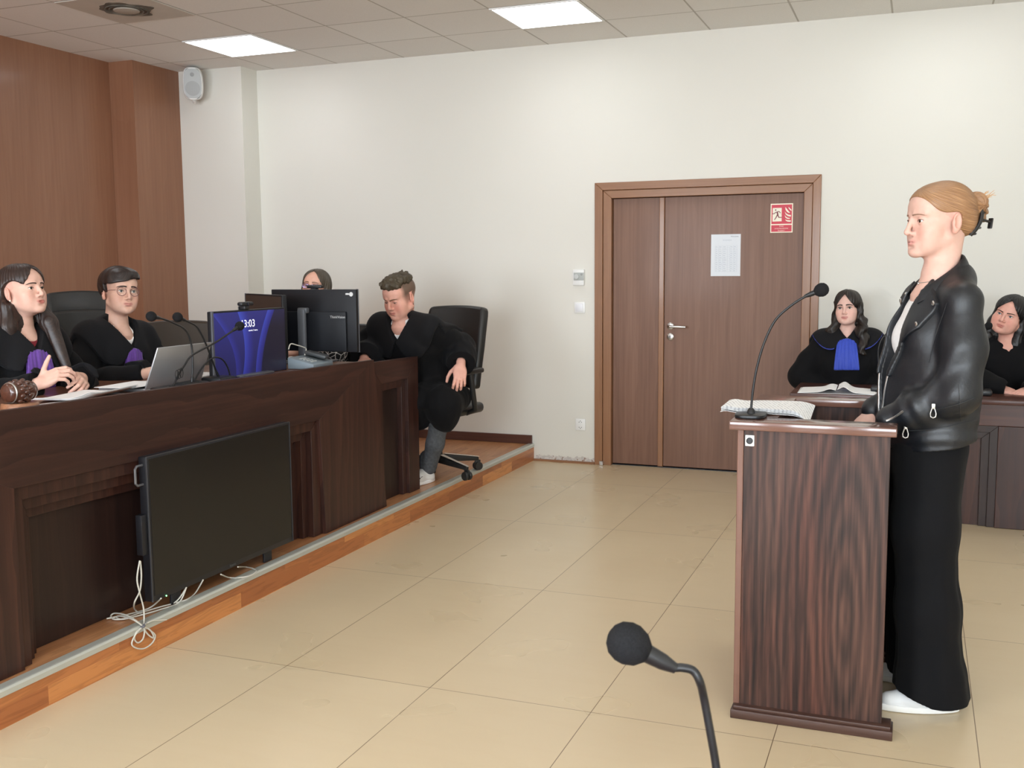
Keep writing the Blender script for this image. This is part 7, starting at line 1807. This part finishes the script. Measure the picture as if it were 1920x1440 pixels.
# ================================================================== swivel chairs
M['chair_leather'] = plain('black_chair_leather', (.012, .012, .012), .38, bump=.25, bscale=350, spec=.55)
M['chair_plastic'] = plain('chair_plastic', (.014, .014, .014), .45)
def swivel_chair(label, loc, ang, back_top=1.10, headrest=False, arms=True, arm_y=0.0, group=None, seat_mat=None):
    rz = math.radians(ang-90)
    t = thing('swivel_chair', label, 'chair', loc, rz)
    sm = seat_mat or M['chair_leather']
    for k in range(5):
        a = 2*PI*k/5+.35; ca, sa = math.cos(a), math.sin(a)
        lg = MB(); P = [Vector((.03*ca, .03*sa, .135)), Vector((.15*ca, .15*sa, .128)), Vector((.27*ca, .27*sa, .095)), Vector((.305*ca, .305*sa, .085))]
        Mx = rotz(a)
        lg.hexa([(.03, -.026, .085), (.03, .026, .085), (.03, .026, .135), (.03, -.026, .135), (.31, -.014, .066), (.31, .014, .066), (.31, .014, .090), (.31, -.014, .090)], .006, Mx)
        l_ = lg.build('base_leg', M['chair_plastic'], t, 40)
        MB().hexa([(.06, -.016, .1355), (.06, .016, .1355), (.06, .016, .139), (.06, -.016, .139), (.315, -.010, .0895), (.315, .010, .0895), (.315, .010, .094), (.315, -.010, .094)], .001, Mx).build('chrome_strip', M['chrome'], l_)
        cs = MB(); 
        for s_ in (-.016, .016): cs.lathe([(0, -.010), (.026, -.010), (.029, -.006), (.029, .006), (.026, .010), (0, .010)], 24, Mx @ T_(.305, s_, .0295) @ RX_(PI/2))
        cs.box((.285, -.008, .028), (.325, .008, .070), .004, Mx)
        cs.build('caster', M['chair_plastic'], t, 40)
    MB().lathe([(0, .10), (.045, .10), (.045, .15), (.030, .16), (.030, .30), (.024, .30), (.024, .40), (0, .40)], 24).build('gas_column', M['chair_plastic'], t, 40)
    MB().box((-.12, -.16, .385), (.12, .14, .41), .008).build('mechanism', M['chair_plastic'], t, 40)
    MB().box((-.25, -.23, .405), (.25, .25, .475), .030, seg=3).build('seat', sm, t, 60)
    def bk(u, v):
        x = (u-.5)*2; z = .56+(back_top-.56)*v
        w_ = .245*(1-.05*abs(v-.5)); e = 1-.05*max(0, (v-.9)/.10)**2
        return (x*w_*e, -.245-.13*(v)**1.2+.045*x*x+.018*math.sin(v*PI)*0-.0*v, z-.005*x*x*max(0, (v-.7)/.3))
    m = MB(); m.grid(bk, 20, 20, thick=.065); o = m.build('backrest', sm, t, 60)
    bv = o.modifiers.new('bevel', 'BEVEL'); bv.width = .022; bv.segments = 3; bv.limit_method = 'ANGLE'
    MB().box((-.04, -.30, .36), (.04, -.20, .39), .008).hexa([(-.04, -.335, .38), (.04, -.335, .38), (.04, -.30, .38), (-.04, -.30, .38), (-.035, -.40, .80), (.035, -.40, .80), (.035, -.37, .80), (-.035, -.37, .80)], .008).build('back_support', M['chair_plastic'], t, 40)
    if headrest:
        def hr(u, v):
            x = (u-.5)*2; z = back_top-.085+.20*v
            return (x*.18*(1-.06*v), -.315-.055*v+.03*x*x+.02*math.sin(v*PI), z-.012*x*x)
        h = MB().grid(hr, 14, 12, thick=.075).build('headrest', sm, t, 60); bv = h.modifiers.new('bevel', 'BEVEL'); bv.width = .024; bv.segments = 3; bv.limit_method = 'ANGLE'
    if arms:
        for s_ in (-1, 1):
            a_ = MB().box((s_*.315-.035, -.16+arm_y, .690), (s_*.315+.035, .15+arm_y, .722), .012, seg=3).build('armrest', M['chair_plastic'], t, 40)
            MB().tube([(s_*.23, -.02, .42), (s_*.30, -.02, .45), (s_*.322, -.01+arm_y*.5, .55), (s_*.315, arm_y*.6, .69)], [.016, .018, .018, .020], 10).build('armrest_post', M['chair_plastic'], t, 60)
    return t
for lb, x, y, a, bt, hr in (('black leather chair of the judge at the far left', -3.87, 3.53, -8, 1.12, True), ('black leather chair with headrest behind the judge in glasses', -3.87, 4.17, -30, 1.15, True)):
    swivel_chair(lb, (x, y, PZ), a, bt, hr)
swivel_chair('empty dark brown leather chair between the judge in glasses and the blue-screen monitor', (-3.93, 4.93, PZ), -34, 1.05, False, True, seat_mat=plain('brown_chair_leather', (.040, .026, .017), .42, bump=.2, bscale=350))
swivel_chair('black chair of the clerk behind the monitors', (-3.50, 5.82, PZ), -86, .98, False)
swivel_chair('black leather swivel chair of the man nearest the door, with chrome-trimmed base', (-2.955, 6.16, PZ), -98, 1.10, False, arm_y=.10)
swivel_chair('black chair under the lawyer with the blue jabot', (-.41, 7.08, 0), -88, .95, False, False)
swivel_chair('black chair under the woman at the right edge', (.56, 7.06, 0), -92, .95, False, False)
WIN_W, EXPO = 280.0, 0.02
# ================================================================== daylight and lamps
w = bpy.data.worlds.new('sky'); SC.world = w; w.use_nodes = True
bg = w.node_tree.nodes['Background']; bg.inputs['Color'].default_value = (0.80, 0.88, 1.0, 1); bg.inputs['Strength'].default_value = 1.2
for i, (a, b_) in enumerate(WN):
    ld = bpy.data.lights.new('window_daylight', 'AREA'); ld.shape = 'RECTANGLE'; ld.size = b_-a; ld.size_y = wz1-wz0; ld.energy = WIN_W; ld.color = (0.82, 0.91, 1.0)
    lo = bpy.data.objects.new('window_daylight', ld); COL.objects.link(lo); lo.location = ((a+b_)/2, Y0-.2, (wz0+wz1)/2); lo.rotation_euler = (PI/2, 0, 0)
SC.cycles.max_bounces = 8; SC.cycles.diffuse_bounces = 5; SC.cycles.glossy_bounces = 4; SC.cycles.transmission_bounces = 4
SC.cycles.use_denoising = True; SC.cycles.sample_clamp_indirect = 6.0; SC.cycles.caustics_reflective = False; SC.cycles.caustics_refractive = False
SC.view_settings.exposure = EXPO
